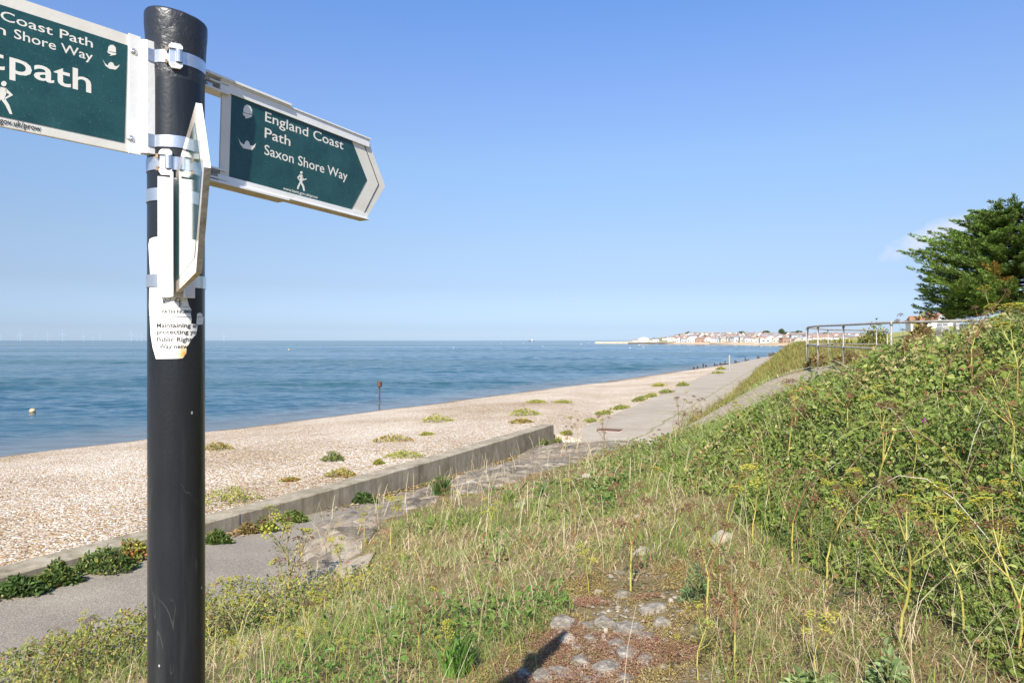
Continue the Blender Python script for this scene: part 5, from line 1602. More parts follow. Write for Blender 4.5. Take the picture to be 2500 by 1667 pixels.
# ---- the house beyond the lawn
hx, hy = 0.6115 * 150, 150.0
hz = drop(hx, hy) or 2.5
hz = (830 - 801) / F * 150 + 0.15
hb = empty('bungalow', (hx, hy, hz), R(-18)); tag(hb, 'white house with tiled orange roof left of the big tree', 'house')
tile_m = weathered('orange_tiles', (0.20, 0.10, 0.055), (0.32, 0.165, 0.09), 1.2, 0.85, 0.15, 8)
hw_m = weathered('house_render', (0.74, 0.73, 0.70), (0.82, 0.81, 0.79), 0.8, 0.8, 0)
mb = MB(); mb.box((-3.6, 0, -2.5), (0.2, 5.0, 1.25)); mb.box((0.2, -0.8, -2.5), (4.2, 5.0, 1.5)); mb.build('wall', hw_m, hb)
mb = MB()
mb.mesh([(-3.9, -0.3, 1.15), (0.2, -0.3, 1.15), (0.2, 5.3, 1.15), (-3.9, 5.3, 1.15), (-3.4, 2.5, 2.75), (0.2, 2.5, 2.75)], [(0, 1, 5, 4), (2, 3, 4, 5), (0, 4, 3), (1, 2, 5), (0, 3, 2, 1)])
mb.mesh([(0.2, -1.0, 1.4), (4.5, -1.0, 1.4), (4.5, 5.3, 1.4), (0.2, 5.3, 1.4), (0.35, 2.2, 3.3), (4.3, 2.2, 3.3)], [(0, 1, 5, 4), (2, 3, 4, 5), (0, 4, 3), (1, 2, 5), (0, 3, 2, 1)])
rf = mb.build('roof', tile_m, hb)
mb = MB(); mb.box((0.15, 2.0, 2.5), (0.65, 2.5, 3.7)); mb.build('chimney', Wm['brick'], rf)
mb = MB()
mb.mesh([(1.3, -1.25, 1.35), (3.6, -1.25, 1.35), (2.45, -1.25, 2.95), (2.45, 1.4, 2.95), (1.3, 1.4, 1.9), (3.6, 1.4, 1.9)], [(0, 1, 2), (0, 2, 3, 4), (2, 1, 5, 3)])
dm = mb.build('dormer', hw_m, hb)
for (x0, x1, z0, z1, y) in ((1.95, 2.95, 1.55, 2.05, -1.27), (-3.0, -1.9, -0.2, 0.75, -0.03), (-1.5, -0.5, -0.2, 0.75, -0.03), (1.2, 3.3, -0.3, 0.9, -0.83)):
    mb = MB(); mb.box((x0, y - 0.02, z0), (x1, y, z1)); wn_ = mb.build('window', win_m, hb)
    mb = MB()
    for a, b_ in (((x0 - 0.08, z0 - 0.08), (x1 + 0.08, z0)), ((x0 - 0.08, z1), (x1 + 0.08, z1 + 0.08)), ((x0 - 0.08, z0), (x0, z1)), ((x1, z0), (x1 + 0.08, z1)), (((x0 + x1) / 2 - 0.04, z0), ((x0 + x1) / 2 + 0.04, z1))):
        mb.box((a[0], y - 0.05, a[1]), (b_[0], y - 0.021, b_[1]))
    mb.build('frame', hw_m, wn_)

# ---- garden furniture of the plot behind the bramble: stone piers, dark panel fence, low grey wall
pier_m = weathered('grey_pier_stone', (0.26, 0.255, 0.25), (0.42, 0.41, 0.40), 3, 0.9, 0.3, 25)
darkp_m = weathered('dark_fence', (0.03, 0.036, 0.034), (0.07, 0.075, 0.07), 2, 0.8, 0.1)
def at_px(px, Y): return (px - 1250) / F * Y
x = at_px(2302, 30); z = -0.55
pr_ = empty('stone_pier', (x, 30, z)); tag(pr_, 'grey gate pier with a shaped top under the tree', 'pier')
mb = MB(); mb.box((-0.19, -0.19, -0.6), (0.19, 0.19, 0.98)); mb.build('shaft', pier_m, pr_)
mb = MB(); mb.prism([(-0.19, 0.98), (0.19, 0.98), (0.17, 1.12), (0.07, 1.2), (0, 1.22), (-0.07, 1.2), (-0.17, 1.12)], Matrix(((1, 0, 0, 0), (0, 0, -1, 0.19), (0, 1, 0, 0), (0, 0, 0, 1))), 0.38); mb.build('capstone', pier_m, pr_)
x = at_px(2332, 29.5)
mb = MB(); mb.box((x - 0.36, 29.4, -1.0), (x + 0.10, 29.8, -0.02)); tag(mb.build('garden_wall', pier_m, org=(x - 0.13, 29.6, -1.0)), 'short low grey wall joining the two piers', 'wall')
x = at_px(2336, 29)
pr_ = empty('stone_pier', (x, 29, -0.6)); tag(pr_, 'slim pale grey post right of the gate pier', 'pier')
mb = MB(); mb.box((-0.07, -0.07, -0.5), (0.07, 0.07, 1.35)); mb.build('shaft', pier_m, pr_)
x0, x1 = at_px(2342, 29), at_px(2400, 29)
fe = empty('panel_fence', (x0, 29, -0.8)); tag(fe, 'dark boarded fence panel right of the slim post', 'fence')
for k in range(8):
    w__ = (x1 - x0) / 8
    mb = MB(); mb.box((k * w__, 0.1, 0), (k * w__ + w__ - 0.012, 0.13, 1.5)); mb.build('board', darkp_m, fe)
mb = MB(); mb.box((0, 0.131, 0.3), (x1 - x0, 0.19, 0.4)); mb.box((0, 0.131, 1.1), (x1 - x0, 0.19, 1.2)); mb.build('rail', darkp_m, fe)
x0 = at_px(2228, 31)
fe = empty('dark_bin_store', (x0, 31, -0.35)); tag(fe, 'dark slatted box standing on the lawn edge left of the piers', 'box')
for k in range(5):
    mb = MB(); mb.box((0, 0, -0.4 + k * 0.16), (0.55, 0.55, -0.4 + k * 0.16 + 0.145)); mb.build('slat', darkp_m, fe)
mb = MB(); mb.box((-0.03, -0.03, 0.4), (0.58, 0.58, 0.44)); mb.build('lid', darkp_m, fe)
x0 = at_px(2240, 30.5)
mb = MB(); mb.box((x0, 30.6, -0.9), (x0 + 0.9, 30.8, 0.02)); tag(mb.build('garden_wall', pier_m, org=(x0 + 0.45, 30.7, -0.9)), 'low grey wall behind dead stems right of the dark box', 'wall')

# ================================================================== vegetation
def lerp(a, b, t): return a + (b - a) * t

leaf_m = tinted_leaf('bramble_leaf', rough=0.5, trans=0.2, spec=0.28)
grass_m = tinted_leaf('grass_blade', rough=0.6, trans=0.3, spec=0.25)
herb_m = tinted_leaf('herb_leaf', rough=0.55, trans=0.28, spec=0.3)
spray_m = tinted_leaf('cypress_spray', rough=0.65, trans=0.18, spec=0.2)
stalk_m = tinted_leaf('plant_stalk', rough=0.5, trans=0.0, spec=0.35)

GREEN = np.array([0.12, 0.19, 0.035]); LIME = np.array([0.285, 0.34, 0.085]); STRAW = np.array([0.46, 0.40, 0.22]); RUST = np.array([0.27, 0.135, 0.055]); PALE = np.array([0.62, 0.52, 0.32])

# ---- where the bramble thicket grows, and how deep it is
BR_EDGE = [(1.55, 1.0), (1.95, 2.4), (2.05, 3.2), (1.95, 4.4), (2.05, 5.6), (2.0, 8.0), (2.2, 10.0), (2.55, 12.0), (3.0, 14.0), (3.6, 16.0), (4.4, 18.0), (5.6, 19.6), (6.6, 20.6)]
def bramble_depth(x, y):
    e = x - polyline(BR_EDGE, y) + 0.5 * (fbm(x * 1.2, y * 0.9, 61) - 0.5)
    far = sstep(20.5, 17.5, y)
    rail_ = sstep(0.1, -0.9, x - np.interp(y, [8, 10.9, 12.3, 13.5, 16.4, 18.3, 21], [11.0, 9.3, 8.2, 7.3, 7.6, 7.8, 8.6]))     # thin out under the railing
    rail_ = np.where(y < 11, 1.0, np.maximum(rail_, 0.0))
    top = 0.42 + 0.46 * fbm(x * 0.55, y * 0.55, 63) + 0.55 * (fbm(x * 1.7, y * 1.7, 64) - 0.5)
    top = top * (1 - 0.62 * sstep(7.5, 13.5, y)) * (1 - (inpoly(x, y, SAND) | inpoly(x, y, SAND_TOP)).astype(float))
    return np.maximum(0, sstep(-0.2, 1.1, e) * far * rail_ * top)

def build_leaves(name, P, Nn, Ax, L, Wd, col, m, parent=None, fold=0.25, make=True):
    """ovate leaves: 6 points each, folded along the rib. P base, Ax axis, Nn normal, L length, Wd width"""
    n = len(P)
    S = np.cross(Nn, Ax); S /= np.linalg.norm(S, axis=1)[:, None] + 1e-9
    Nn = np.cross(Ax, S)
    L = np.broadcast_to(L, (n,))[:, None]; Wd = np.broadcast_to(Wd, (n,))[:, None]
    up = Nn * Wd * fold
    b = P; t = P + Ax * L - Nn * L * 0.12
    l1 = P + Ax * L * 0.32 + S * Wd * 0.5 + up; r1 = P + Ax * L * 0.32 - S * Wd * 0.5 + up
    l2 = P + Ax * L * 0.68 + S * Wd * 0.36 + up * 0.7; r2 = P + Ax * L * 0.68 - S * Wd * 0.36 + up * 0.7
    V = np.stack([b, l1, l2, t, r2, r1], 1).reshape(-1, 3)
    i = np.arange(n)[:, None] * 6
    q = np.concatenate([i + np.array([[0, 1, 2, 3]]), i + np.array([[0, 3, 4, 5]])], 0)
    return np_mesh(name, V, quads=q, m=m, parent=parent, tint=np.repeat(col, 6, 0), make=make)

def unit(v): return v / (np.linalg.norm(v, axis=-1, keepdims=True) + 1e-9)
def rand_dirs(n):
    return unit(rng.normal(size=(n, 3)))

def bramble():
    # candidate points, kept with a likelihood that falls with distance
    n = 900000
    y = rng.uniform(1.2, 20.5, n); x = rng.uniform(1.2, 11.0, n)
    d = np.hypot(x, y)
    inview = np.abs(x / np.maximum(y, 0.3)) < 0.92
    keep = (rng.random(n) < np.clip((4.2 / d) ** 1.25, 0.10, 1)) & inview
    x, y, d = x[keep], y[keep], d[keep]
    dep = bramble_depth(x, y)
    k = dep > 0.05
    x, y, d, dep = x[k], y[k], d[k], dep[k]
    n = len(x)
    g = bank_z(x, y)
    # leaves sit mostly in the outer shell, some deeper
    u = rng.random(n)
    z = g + dep * (1 - 0.75 * u ** 1.6) + rng.normal(0, 0.03, n)
    P = np.stack([x, y, z], 1)
    e = 0.15
    gx = (bramble_depth(x + e, y) - bramble_depth(x - e, y)) / (2 * e)
    gy = (bramble_depth(x, y + e) - bramble_depth(x, y - e)) / (2 * e)
    Ns = unit(np.stack([-gx * 0.8 - 0.15, -gy * 0.8 - 0.35, np.full(n, 1.0)], 1))
    Nn = unit(Ns * 0.95 + rand_dirs(n) * 0.75)
    Ax = unit(np.cross(rand_dirs(n), Nn))
    Ax = unit(Ax + np.array([0, -0.1, -0.25]))
    L = (0.016 + 0.040 * rng.random(n) ** 1.7) * np.clip((d / 5.0) ** 0.6, 0.9, 2.3)
    t = rng.random(n)[:, None]
    patch = fbm(x * 0.8, y * 0.8, 71)[:, None]
    col = lerp(np.array([0.055, 0.095, 0.018]), np.array([0.225, 0.285, 0.06]), np.clip(t * 0.6 + patch * 0.75 - 0.15, 0, 1))
    dryp = sstep(0.5, 0.7, fbm(x * 1.1 + 7, y * 1.1, 72))
    r_ = rng.random(n)
    col = np.where((rng.random(n) < dryp * 0.42)[:, None], lerp(np.array([0.30, 0.26, 0.09]), np.array([0.42, 0.34, 0.17]), t), col)
    col = np.where((r_ < 0.045)[:, None], np.array([0.24, 0.13, 0.055]) * (0.7 + 0.6 * t), col)
    col = np.where(((r_ > 0.055) & (r_ < 0.12))[:, None], np.array([0.34, 0.36, 0.11]) * (0.8 + 0.3 * t), col)
    return build_leaves('bramble_thicket', P, Nn, Ax, L, L * 0.72, col, leaf_m), n
br_o, nbr = bramble()
tag(br_o, kind='stuff', label='dense green bramble thicket over the bank on the right')

# arching bramble canes
mb = MB(); ct = []
cr = random.Random(11)
V_, F_, T_ = [], [], []
def add_tube(pts, rad, n, col):
    m_ = MB(); m_.tube(pts, rad, n, cap=False)
    b0 = len(V_)
    V_.extend(m_.v); F_.extend(tuple(i + b0 for i in f) for f in m_.f); T_.extend([col] * len(m_.v))
for _ in range(230):
    y0 = cr.uniform(2.6, 15); x0 = cr.uniform(1.9, min(0.9 * y0 + 0.6, 8))
    dp = float(bramble_depth(np.array(x0), np.array(y0)))
    if dp < 0.15: continue
    z0 = float(bank_z(np.array(x0), np.array(y0))) + dp * 0.5
    a = cr.uniform(0, 6.28); l = cr.uniform(0.4, 1.0); h = cr.uniform(0.2, 0.5)
    pts = []
    for k in range(7):
        t = k / 6
        pts.append((x0 + math.cos(a) * l * t, y0 + math.sin(a) * l * t, z0 + h * math.sin(math.pi * t * 0.85) * 1.1))
    c_ = cr.choice([(0.30, 0.21, 0.08), (0.20, 0.11, 0.06), (0.45, 0.40, 0.30), (0.25, 0.24, 0.08)])
    add_tube(pts, [0.0035, 0.003, 0.0028, 0.0025, 0.0022, 0.0018, 0.001], 4, c_)
canes = np_mesh('bramble_canes', np.array(V_), quads=np.array(F_), m=stalk_m, tint=np.array(T_), smooth=True)
tag(canes, kind='stuff', label='thin arching canes among the bramble')

# ---- grasses
def grass(name, x, y, h, wdt, lean, col, mat_, z0=None, curl=0.5):
    n = len(x)
    z = bank_z(x, y) - 0.01 if z0 is None else z0
    a = rng.uniform(0, 2 * np.pi, n)
    D = np.stack([np.cos(a), np.sin(a), np.zeros(n)], 1)
    D = unit(D + np.array([0.25, 0.25, 0]))                                  # the wind has bent it a little inland
    sa = rng.uniform(0, 2 * np.pi, n)
    S = np.stack([np.cos(sa), np.sin(sa), np.zeros(n)], 1) * (wdt / 2)[:, None]
    B = np.stack([x, y, z], 1)
    up = np.array([0, 0, 1.0])
    M1 = B + up * (h * 0.5)[:, None] + D * (h * lean * 0.30)[:, None]
    M2 = B + up * (h * (0.88 - 0.2 * lean))[:, None] + D * (h * lean * 0.75)[:, None]
    T = B + up * (h * (1.0 - curl * lean))[:, None] + D * (h * lean * 1.25)[:, None]
    V = np.stack([B - S, B + S, M1 - S * 0.85, M1 + S * 0.85, M2 - S * 0.5, M2 + S * 0.5, T], 1).reshape(-1, 3)
    i = np.arange(n)[:, None] * 7
    q = np.concatenate([i + np.array([[0, 1, 3, 2]]), i + np.array([[2, 3, 5, 4]])], 0)
    t = i + np.array([[4, 5, 6]])
    cc = np.repeat(col, 7, 0)
    return np_mesh(name, V, quads=q, tris=t, m=mat_, tint=cc)

def field(n, xr, yr, fall=5.0, pw=1.5, lo=0.05):
    y = rng.uniform(*yr, n); x = rng.uniform(*xr, n)
    d = np.hypot(x, y)
    k = (np.abs(x) < 0.86 * y + 0.5) & (rng.random(n) < np.clip((fall / d) ** pw, lo, 1)) & (x > TOE_X(y) + 0.03)
    return x[k], y[k]

x, y = field(560000, (-6.5, 10.5), (2.0, 26.0), fall=4.2, pw=1.35, lo=0.10)
d = np.hypot(x, y)
bd = bramble_depth(x, y)
dens = 0.30 + 0.9 * sstep(0.35, 0.62, fbm(x * 1.1, y * 1.1, 81))
in_rev = inpoly(x, y, REVET); in_patch = inpoly(x, y, PATCH); in_sand = inpoly(x, y, SAND) | inpoly(x, y, SAND_TOP)
clump = fbm(x * 1.7, y * 1.7, 83)
dens = np.where(in_rev, 0.75 * sstep(0.52, 0.66, clump) + 0.03 + 0.5 * sstep(0.9, 0.0, polyline(REV_R, y) - x) * sstep(0.4, 0.55, clump), dens)
dens = np.where(in_patch, 0.30 * sstep(0.48, 0.6, fbm(x * 3.2, y * 3.2, 89)) + 0.02, dens)
near_rev = sstep(2.6, 0.2, x - polyline(REV_R, y)) * sstep(9.0, 10.5, y)
dens = dens * (1 - 0.45 * near_rev)
dens = np.where(in_sand, 0.05, dens)
dens = dens * np.where(bd > 0.25, 0.3 + 0.9 * sstep(0.52, 0.66, fbm(x * 1.0 + 2, y * 1.0, 84)), 1.0)
k = rng.random(len(x)) < dens
x, y, d, bd = x[k], y[k], d[k], bd[k]
n = len(x)
dry = fbm(x * 0.55 + 3, y * 0.55, 85) * 1.25 + 0.45 * (fbm(x * 2.6, y * 2.6, 86) - 0.5) - 0.12
dry = dry + 0.15 * np.exp(-((x - 0.9) ** 2 + (y - 6.6) ** 2) / 3.0) + 0.05 * np.exp(-((x - 1.7) ** 2 + (y - 3.6) ** 2) / 1.4) - 0.14 * np.exp(-((x + 1.0) ** 2 + (y - 4.2) ** 2) / 2.0)
r_ = rng.random(n)
isdry = r_ < np.clip((dry - 0.42) * 1.5, 0.10, 0.56)
t = rng.random(n)[:, None]
col = np.where(isdry[:, None], lerp(STRAW, PALE, t * 0.8), lerp(GREEN, LIME, t))
r2_ = rng.random(n)
col = np.where((isdry & (r2_ < 0.16))[:, None], RUST * (0.8 + 0.8 * t), col)
hn = fbm(x * 0.9, y * 0.9, 87)
h = (0.05 + 0.22 * sstep(0.35, 0.75, hn) * rng.random(n) + 0.10 * rng.random(n)) * np.where(isdry, 0.85, 1.0)
h = np.where(inpoly(x, y, PATCH), h * 0.4, h)
h = np.where(inpoly(x, y, REVET), h * 0.7, h)
h = np.where(bd > 0.05, h * 1.2 + bd * 1.05, h) * (1 - 0.6 * sstep(2.6, 0.2, x - polyline(REV_R, y)) * sstep(9.0, 10.5, y))
lean = rng.uniform(0.25, 1.25, n) * np.where(isdry, 1.15, 0.9)
wdt = (0.0035 + 0.0025 * rng.random(n)) * np.clip(d / 4.5, 0.8, 3.2)
g_o = grass('grass', x, y, h, wdt, lean, col, grass_m)
tag(g_o, kind='stuff', label='long rough grass, green and straw coloured, over the bank')

# matted dead litter lying at the roots
x, y = field(170000, (-5.5, 7), (2.0, 20.0), fall=4.0, pw=1.4, lo=0.08)
cl = fbm(x * 1.3, y * 1.3, 88)
k = (rng.random(len(x)) < sstep(0.36, 0.6, cl)) & ~inpoly(x, y, SAND) & ((~inpoly(x, y, PATCH)) | (rng.random(len(x)) < 0.12)) & ((~inpoly(x, y, REVET)) | (rng.random(len(x)) < 0.10)) & (bramble_depth(x, y) < 0.3)
x, y = x[k], y[k]; n = len(x); d = np.hypot(x, y)
t = rng.random(n)[:, None]
col = lerp(np.array([0.36, 0.25, 0.12]), np.array([0.60, 0.48, 0.30]), t)
col = np.where((rng.random(n) < 0.2)[:, None], np.array([0.26, 0.12, 0.055]) * (0.8 + 0.6 * t), col)
tag(grass('dead_grass', x, y, rng.uniform(0.04, 0.12, n), (0.003 + 0.003 * rng.random(n)) * np.clip(d / 4, 0.8, 2.6), rng.uniform(1.2, 2.0, n), col, grass_m, curl=0.32), kind='stuff', label='matted straw of dead grass between the tufts')

# seed-headed stalks standing above the grass
x, y = field(9000, (-4.5, 6), (2.4, 20.0), fall=4.0, pw=1.2, lo=0.1)
k = ~(inpoly(x, y, SAND)) & (rng.random(len(x)) < 0.55) & (~inpoly(x, y, PATCH) | (rng.random(len(x)) < 0.25))
x, y = x[k], y[k]; n = len(x); d = np.hypot(x, y)
t = rng.random(n)[:, None]
col = lerp(np.array([0.42, 0.34, 0.17]), np.array([0.66, 0.58, 0.40]), t)
tag(grass('seeding_grass', x, y, rng.uniform(0.3, 0.62, n), (0.0028 + 0.0012 * rng.random(n)) * np.clip(d / 4, 0.8, 2.5), rng.uniform(0.15, 0.6, n), col, grass_m), kind='stuff', label='tall pale seeding grass stalks')

# low broad-leaved herbs: yellow-green along the foot of the bank, greener elsewhere
def herbs(name, label, n, xr, yr, dens_f, hgt, cols, L0, fall=4.5):
    x, y = field(n, xr, yr, fall=fall, pw=1.1, lo=0.12)
    k = rng.random(len(x)) < dens_f(x, y)
    x, y = x[k], y[k]; n = len(x); d = np.hypot(x, y)
    z = bank_z(x, y) + hgt(x, y) * rng.random(n) ** 0.7
    P = np.stack([x, y, z], 1)
    Nn = unit(np.array([-0.1, -0.3, 1.0]) + rand_dirs(n) * 0.8)
    Ax = unit(np.cross(rand_dirs(n), Nn) + np.array([0, 0, 0.35]))
    L = L0 * (0.6 + 0.8 * rng.random(n)) * np.clip(d / 5, 0.8, 2.2)
    t = rng.random((n, 1)); ci = rng.integers(0, len(cols), n)
    col = np.array(cols)[ci] * (0.75 + 0.5 * t)
    o = build_leaves(name, P, Nn, Ax, L, L * 0.5, col, herb_m)
    return tag(o, kind='stuff', label=label)
foot = lambda x, y: (1 - sstep(-3.0, -2.6, x) * sstep(6.9, 7.3, y)) * sstep(2.6, 0.4, x - TOE_X(y)) * sstep(8.3, 7.4, y) * sstep(0.30, 0.5, fbm(x * 1.5, y * 1.5, 91))
herbs('yellow_herbs', 'yellow-green leafy weeds along the foot of the bank by the tarmac path', 210000, (-6.5, -0.6), (2.2, 8.4), lambda x, y: foot(x, y) * 0.9, lambda x, y: 0.14 + 0.42 * fbm(x * 1.3, y * 1.3, 92), [(0.20, 0.23, 0.05), (0.30, 0.30, 0.07), (0.14, 0.18, 0.04), (0.36, 0.34, 0.09), (0.17, 0.21, 0.05), (0.23, 0.14, 0.06)], 0.024)
mid = lambda x, y: (1 - 0.9 * sstep(3.0, 1.0, x - polyline(REV_R, y)) * sstep(8.5, 10, y)) * sstep(0.56, 0.68, fbm(x * 0.9 + 5, y * 0.9, 93)) * (~inpoly(x, y, PATCH)) * (~inpoly(x, y, SAND)) * (~inpoly(x, y, REVET))
herbs('green_herbs', 'low patches of broad green weeds in the grass', 120000, (-3.5, 7), (2.4, 20), lambda x, y: mid(x, y) * 0.9, lambda x, y: 0.06 + 0.2 * fbm(x * 1.3, y * 1.3, 94), [(0.09, 0.17, 0.03), (0.13, 0.21, 0.045), (0.07, 0.12, 0.03), (0.18, 0.24, 0.06)], 0.045)
edge_ = lambda x, y: (~inpoly(x, y, REVET)) * sstep(2.2, 0.0, np.abs(x - polyline(BR_EDGE, y))) * sstep(6, 10, y) * sstep(0.42, 0.56, fbm(x * 1.1, y * 1.1, 95)) * (~inpoly(x, y, SAND))
herbs('scrub_edge', 'scrubby low growth at the edge of the bramble', 150000, (0.5, 9), (6, 22), lambda x, y: edge_(x, y) * 0.8, lambda x, y: 0.12 + 0.3 * fbm(x, y, 96), [(0.09, 0.14, 0.03), (0.16, 0.21, 0.06), (0.25, 0.25, 0.08), (0.11, 0.16, 0.04), (0.19, 0.22, 0.07), (0.24, 0.15, 0.07)], 0.026)
# rough growth on the bank beyond the sandy slope, as far as the bend
x = []; 
ly_ = rng.uniform(23.5, 90, 60000); lt_2 = rng.uniform(0.2, 7.5, 60000)
k = rng.random(60000) < np.clip((26 / ly_) ** 1.0, 0, 1)
ly_, lt_2 = ly_[k], lt_2[k]
lx_ = np.where(ly_ < 28, TOE_X(ly_), polyline(PATH_R, ly_)) + lt_2
lz_ = np.where(ly_ < 31, bank_z(lx_, ly_), lawn_z(lt_2, ly_))
k = ~(inpoly(lx_, ly_, SAND))
lx_, ly_, lz_ = lx_[k], ly_[k], lz_[k]
n = len(lx_)
cl = fbm(lx_ * 0.5, ly_ * 0.5, 97)
ht = 0.25 + 0.6 * sstep(0.35, 0.7, cl) * rng.random(n)
t = rng.random(n)[:, None]
col = np.where((rng.random(n) < np.clip(cl * 1.3 - 0.2, 0.1, 0.9))[:, None], lerp(np.array([0.20, 0.20, 0.05]), np.array([0.36, 0.32, 0.10]), t), lerp(np.array([0.10, 0.14, 0.03]), np.array([0.20, 0.22, 0.06]), t))
col = np.where((rng.random(n) < 0.14)[:, None], np.array([0.26, 0.13, 0.06]) * (0.8 + 0.5 * t), col)
tag(grass('rough_grass', lx_, ly_, ht, (0.012 + 0.012 * rng.random(n)) * np.clip(ly_ / 28, 0.8, 2.4), rng.uniform(0.2, 0.9, n), col, grass_m, z0=lz_ - 0.02), kind='stuff', label='tawny rough growth on the bank beyond the sandy slope')

# sedum and moss between the foreground stones
def ground_tufts(name, label, n, poly, dens_f, size, cols, hgt):
    xs_ = np.array([p_[0] for p_ in poly]); ys_ = np.array([p_[1] for p_ in poly])
    x = rng.uniform(xs_.min(), xs_.max(), n); y = rng.uniform(ys_.min(), ys_.max(), n)
    k = inpoly(x, y, poly) & (rng.random(n) < dens_f(x, y))
    x, y = x[k], y[k]; n = len(x)
    P = np.stack([x, y, bank_z(x, y) + 0.012 + hgt * rng.random(n)], 1)
    Nn = unit(np.array([0, -0.2, 1.0]) + rand_dirs(n) * 0.9); Ax = unit(np.cross(rand_dirs(n), Nn) + np.array([0, 0, 0.3]))
    L = size * (0.6 + 0.8 * rng.random(n))
    col = np.array(cols)[rng.integers(0, len(cols), n)] * (0.75 + 0.5 * rng.random((n, 1)))
    return tag(build_leaves(name, P, Nn, Ax, L, L * 0.7, col, herb_m), kind='stuff', label=label)
PATCH2 = [(-0.5, 2.6), (-0.15, 3.75), (0.3, 4.6), (0.25, 5.2), (0.8, 5.5), (1.45, 5.2), (1.5, 4.4), (1.2, 3.9), (1.15, 3.2), (1.0, 2.5)]
redm = lambda x, y: sstep(0.55, 0.61, fbm(x * 2.6, y * 2.6, 101) + 0.16 * np.exp(-((x - 0.62) ** 2 + (y - 3.7) ** 2) / 0.16) - 0.12 * sstep(4.1, 4.6, y))
ground_tufts('red_sedum', 'mats of red stonecrop between the foreground stones', 150000, PATCH2, lambda x, y: redm(x, y), 0.0075, [(0.28, 0.135, 0.085), (0.33, 0.19, 0.115), (0.22, 0.085, 0.06), (0.36, 0.27, 0.15)], 0.016)
ground_tufts('yellow_moss', 'yellow-brown moss between the foreground stones', 120000, PATCH2, lambda x, y: (1 - redm(x, y)) * sstep(0.36, 0.5, fbm(x * 2.2 + 9, y * 2.2, 103)), 0.008, [(0.36, 0.28, 0.09), (0.44, 0.36, 0.13), (0.26, 0.18, 0.07), (0.16, 0.10, 0.05)], 0.016)
ground_tufts('apron_sedum', 'reddish stonecrop and straw on the stone apron', 60000, REVET, lambda x, y: sstep(0.53, 0.62, fbm(x * 1.6 + 4, y * 1.6, 105)), 0.026, [(0.32, 0.13, 0.08), (0.42, 0.20, 0.11), (0.40, 0.30, 0.12), (0.25, 0.22, 0.07)], 0.03)

# ---- stones showing through the turf in the foreground
st_m, ns, ls, p = mat('lichened_stone')
tc = nd(ns, 'ShaderNodeTexCoord'); oi = nd(ns, 'ShaderNodeObjectInfo')
va = nd(ns, 'ShaderNodeVectorMath'); va.operation = 'ADD'; ls.new(tc.outputs['Object'], va.inputs[0]); ls.new(oi.outputs['Location'], va.inputs[1])
n1 = nd(ns, 'ShaderNodeTexNoise', Scale=1.9, Detail=9.0, Roughness=0.72); ls.new(va.outputs[0], n1.inputs['Vector'])
r1 = ramp(ns, [(0.34, (0.12, 0.105, 0.08)), (0.48, (0.25, 0.22, 0.175)), (0.58, (0.36, 0.32, 0.26)), (0.68, (0.55, 0.50, 0.42))]); ls.new(n1.outputs['Fac'], r1.inputs['Fac'])
n2 = nd(ns, 'ShaderNodeTexNoise', Scale=9.0, Detail=6.0, Roughness=0.75); ls.new(va.outputs[0], n2.inputs['Vector'])
r2 = ramp(ns, [(0.35, (0.6, 0.6, 0.6)), (0.65, (1.25, 1.25, 1.25))]); ls.new(n2.outputs['Fac'], r2.inputs['Fac'])
ls.new(mixrgb(ns, ls, 1.0, r1.outputs['Color'], r2.outputs['Color'], 'MULTIPLY'), p.inputs['Base Color'])
p.inputs['Roughness'].default_value = 0.93; p.inputs['Specular IOR Level'].default_value = 0.2
b = nd(ns, 'ShaderNodeBump', Strength=0.8, Distance=0.01); ls.new(n2.outputs['Fac'], b.inputs['Height']); ls.new(b.outputs['Normal'], p.inputs['Normal'])
pale_m = weathered('pale_limestone', (0.30, 0.25, 0.185), (0.50, 0.44, 0.36), 14, 0.9, 0.4, 90)

def stone_mesh(seed, m_):
    """a chipped, flat-topped lump: the hull of a few points, faceted and roughened"""
    r_ = random.Random(seed)
    bm = bmesh.new()
    for k in range(9):
        a = 6.28 * k / 9 + r_.uniform(-.3, .3); q = r_.uniform(0.55, 1.15)
        bm.verts.new((math.cos(a) * q, math.sin(a) * q, r_.uniform(-0.6, 0.55)))
    for k in range(5):
        a = 6.28 * k / 5 + r_.uniform(-.4, .4); q = r_.uniform(0.3, 0.8)
        bm.verts.new((math.cos(a) * q, math.sin(a) * q, r_.uniform(0.55, 0.9)))
    for k in range(5):
        a = 6.28 * k / 5; bm.verts.new((math.cos(a) * 0.8, math.sin(a) * 0.8, -1))
    res = bmesh.ops.convex_hull(bm, input=bm.verts[:])
    bmesh.ops.delete(bm, geom=[e for e in res['geom_interior'] if isinstance(e, bmesh.types.BMVert)], context='VERTS')
    bmesh.ops.bevel(bm, geom=bm.edges[:], offset=0.03, segments=1, affect='EDGES')
    bmesh.ops.triangulate(bm, faces=bm.faces[:])
    bmesh.ops.subdivide_edges(bm, edges=bm.edges[:], cuts=3, use_grid_fill=True)
    for v in bm.verts:
        c = v.co
        k = 0.16 * (float(fbm(np.array(c.x * 2.1 + seed), np.array(c.y * 2.1 + c.z * 1.7), seed)) - 0.5) + 0.11 * (float(fbm(np.array(c.x * 6 + seed), np.array(c.y * 6 + c.z * 5), seed + 1)) - 0.5)
        v.co = c * (1 + k)
    me = bpy.data.meshes.new('stone'); bm.to_mesh(me); bm.free()
    me.materials.append(m_); me.update()
    return me
SM = [stone_mesh(s, st_m) for s in (1, 2, 3, 4, 5, 6)]; SMP = [stone_mesh(s, pale_m) for s in (8, 9)]
ZS = lambda x, y: (1350 + x * 0.21259, 1380 + y * 0.21259)
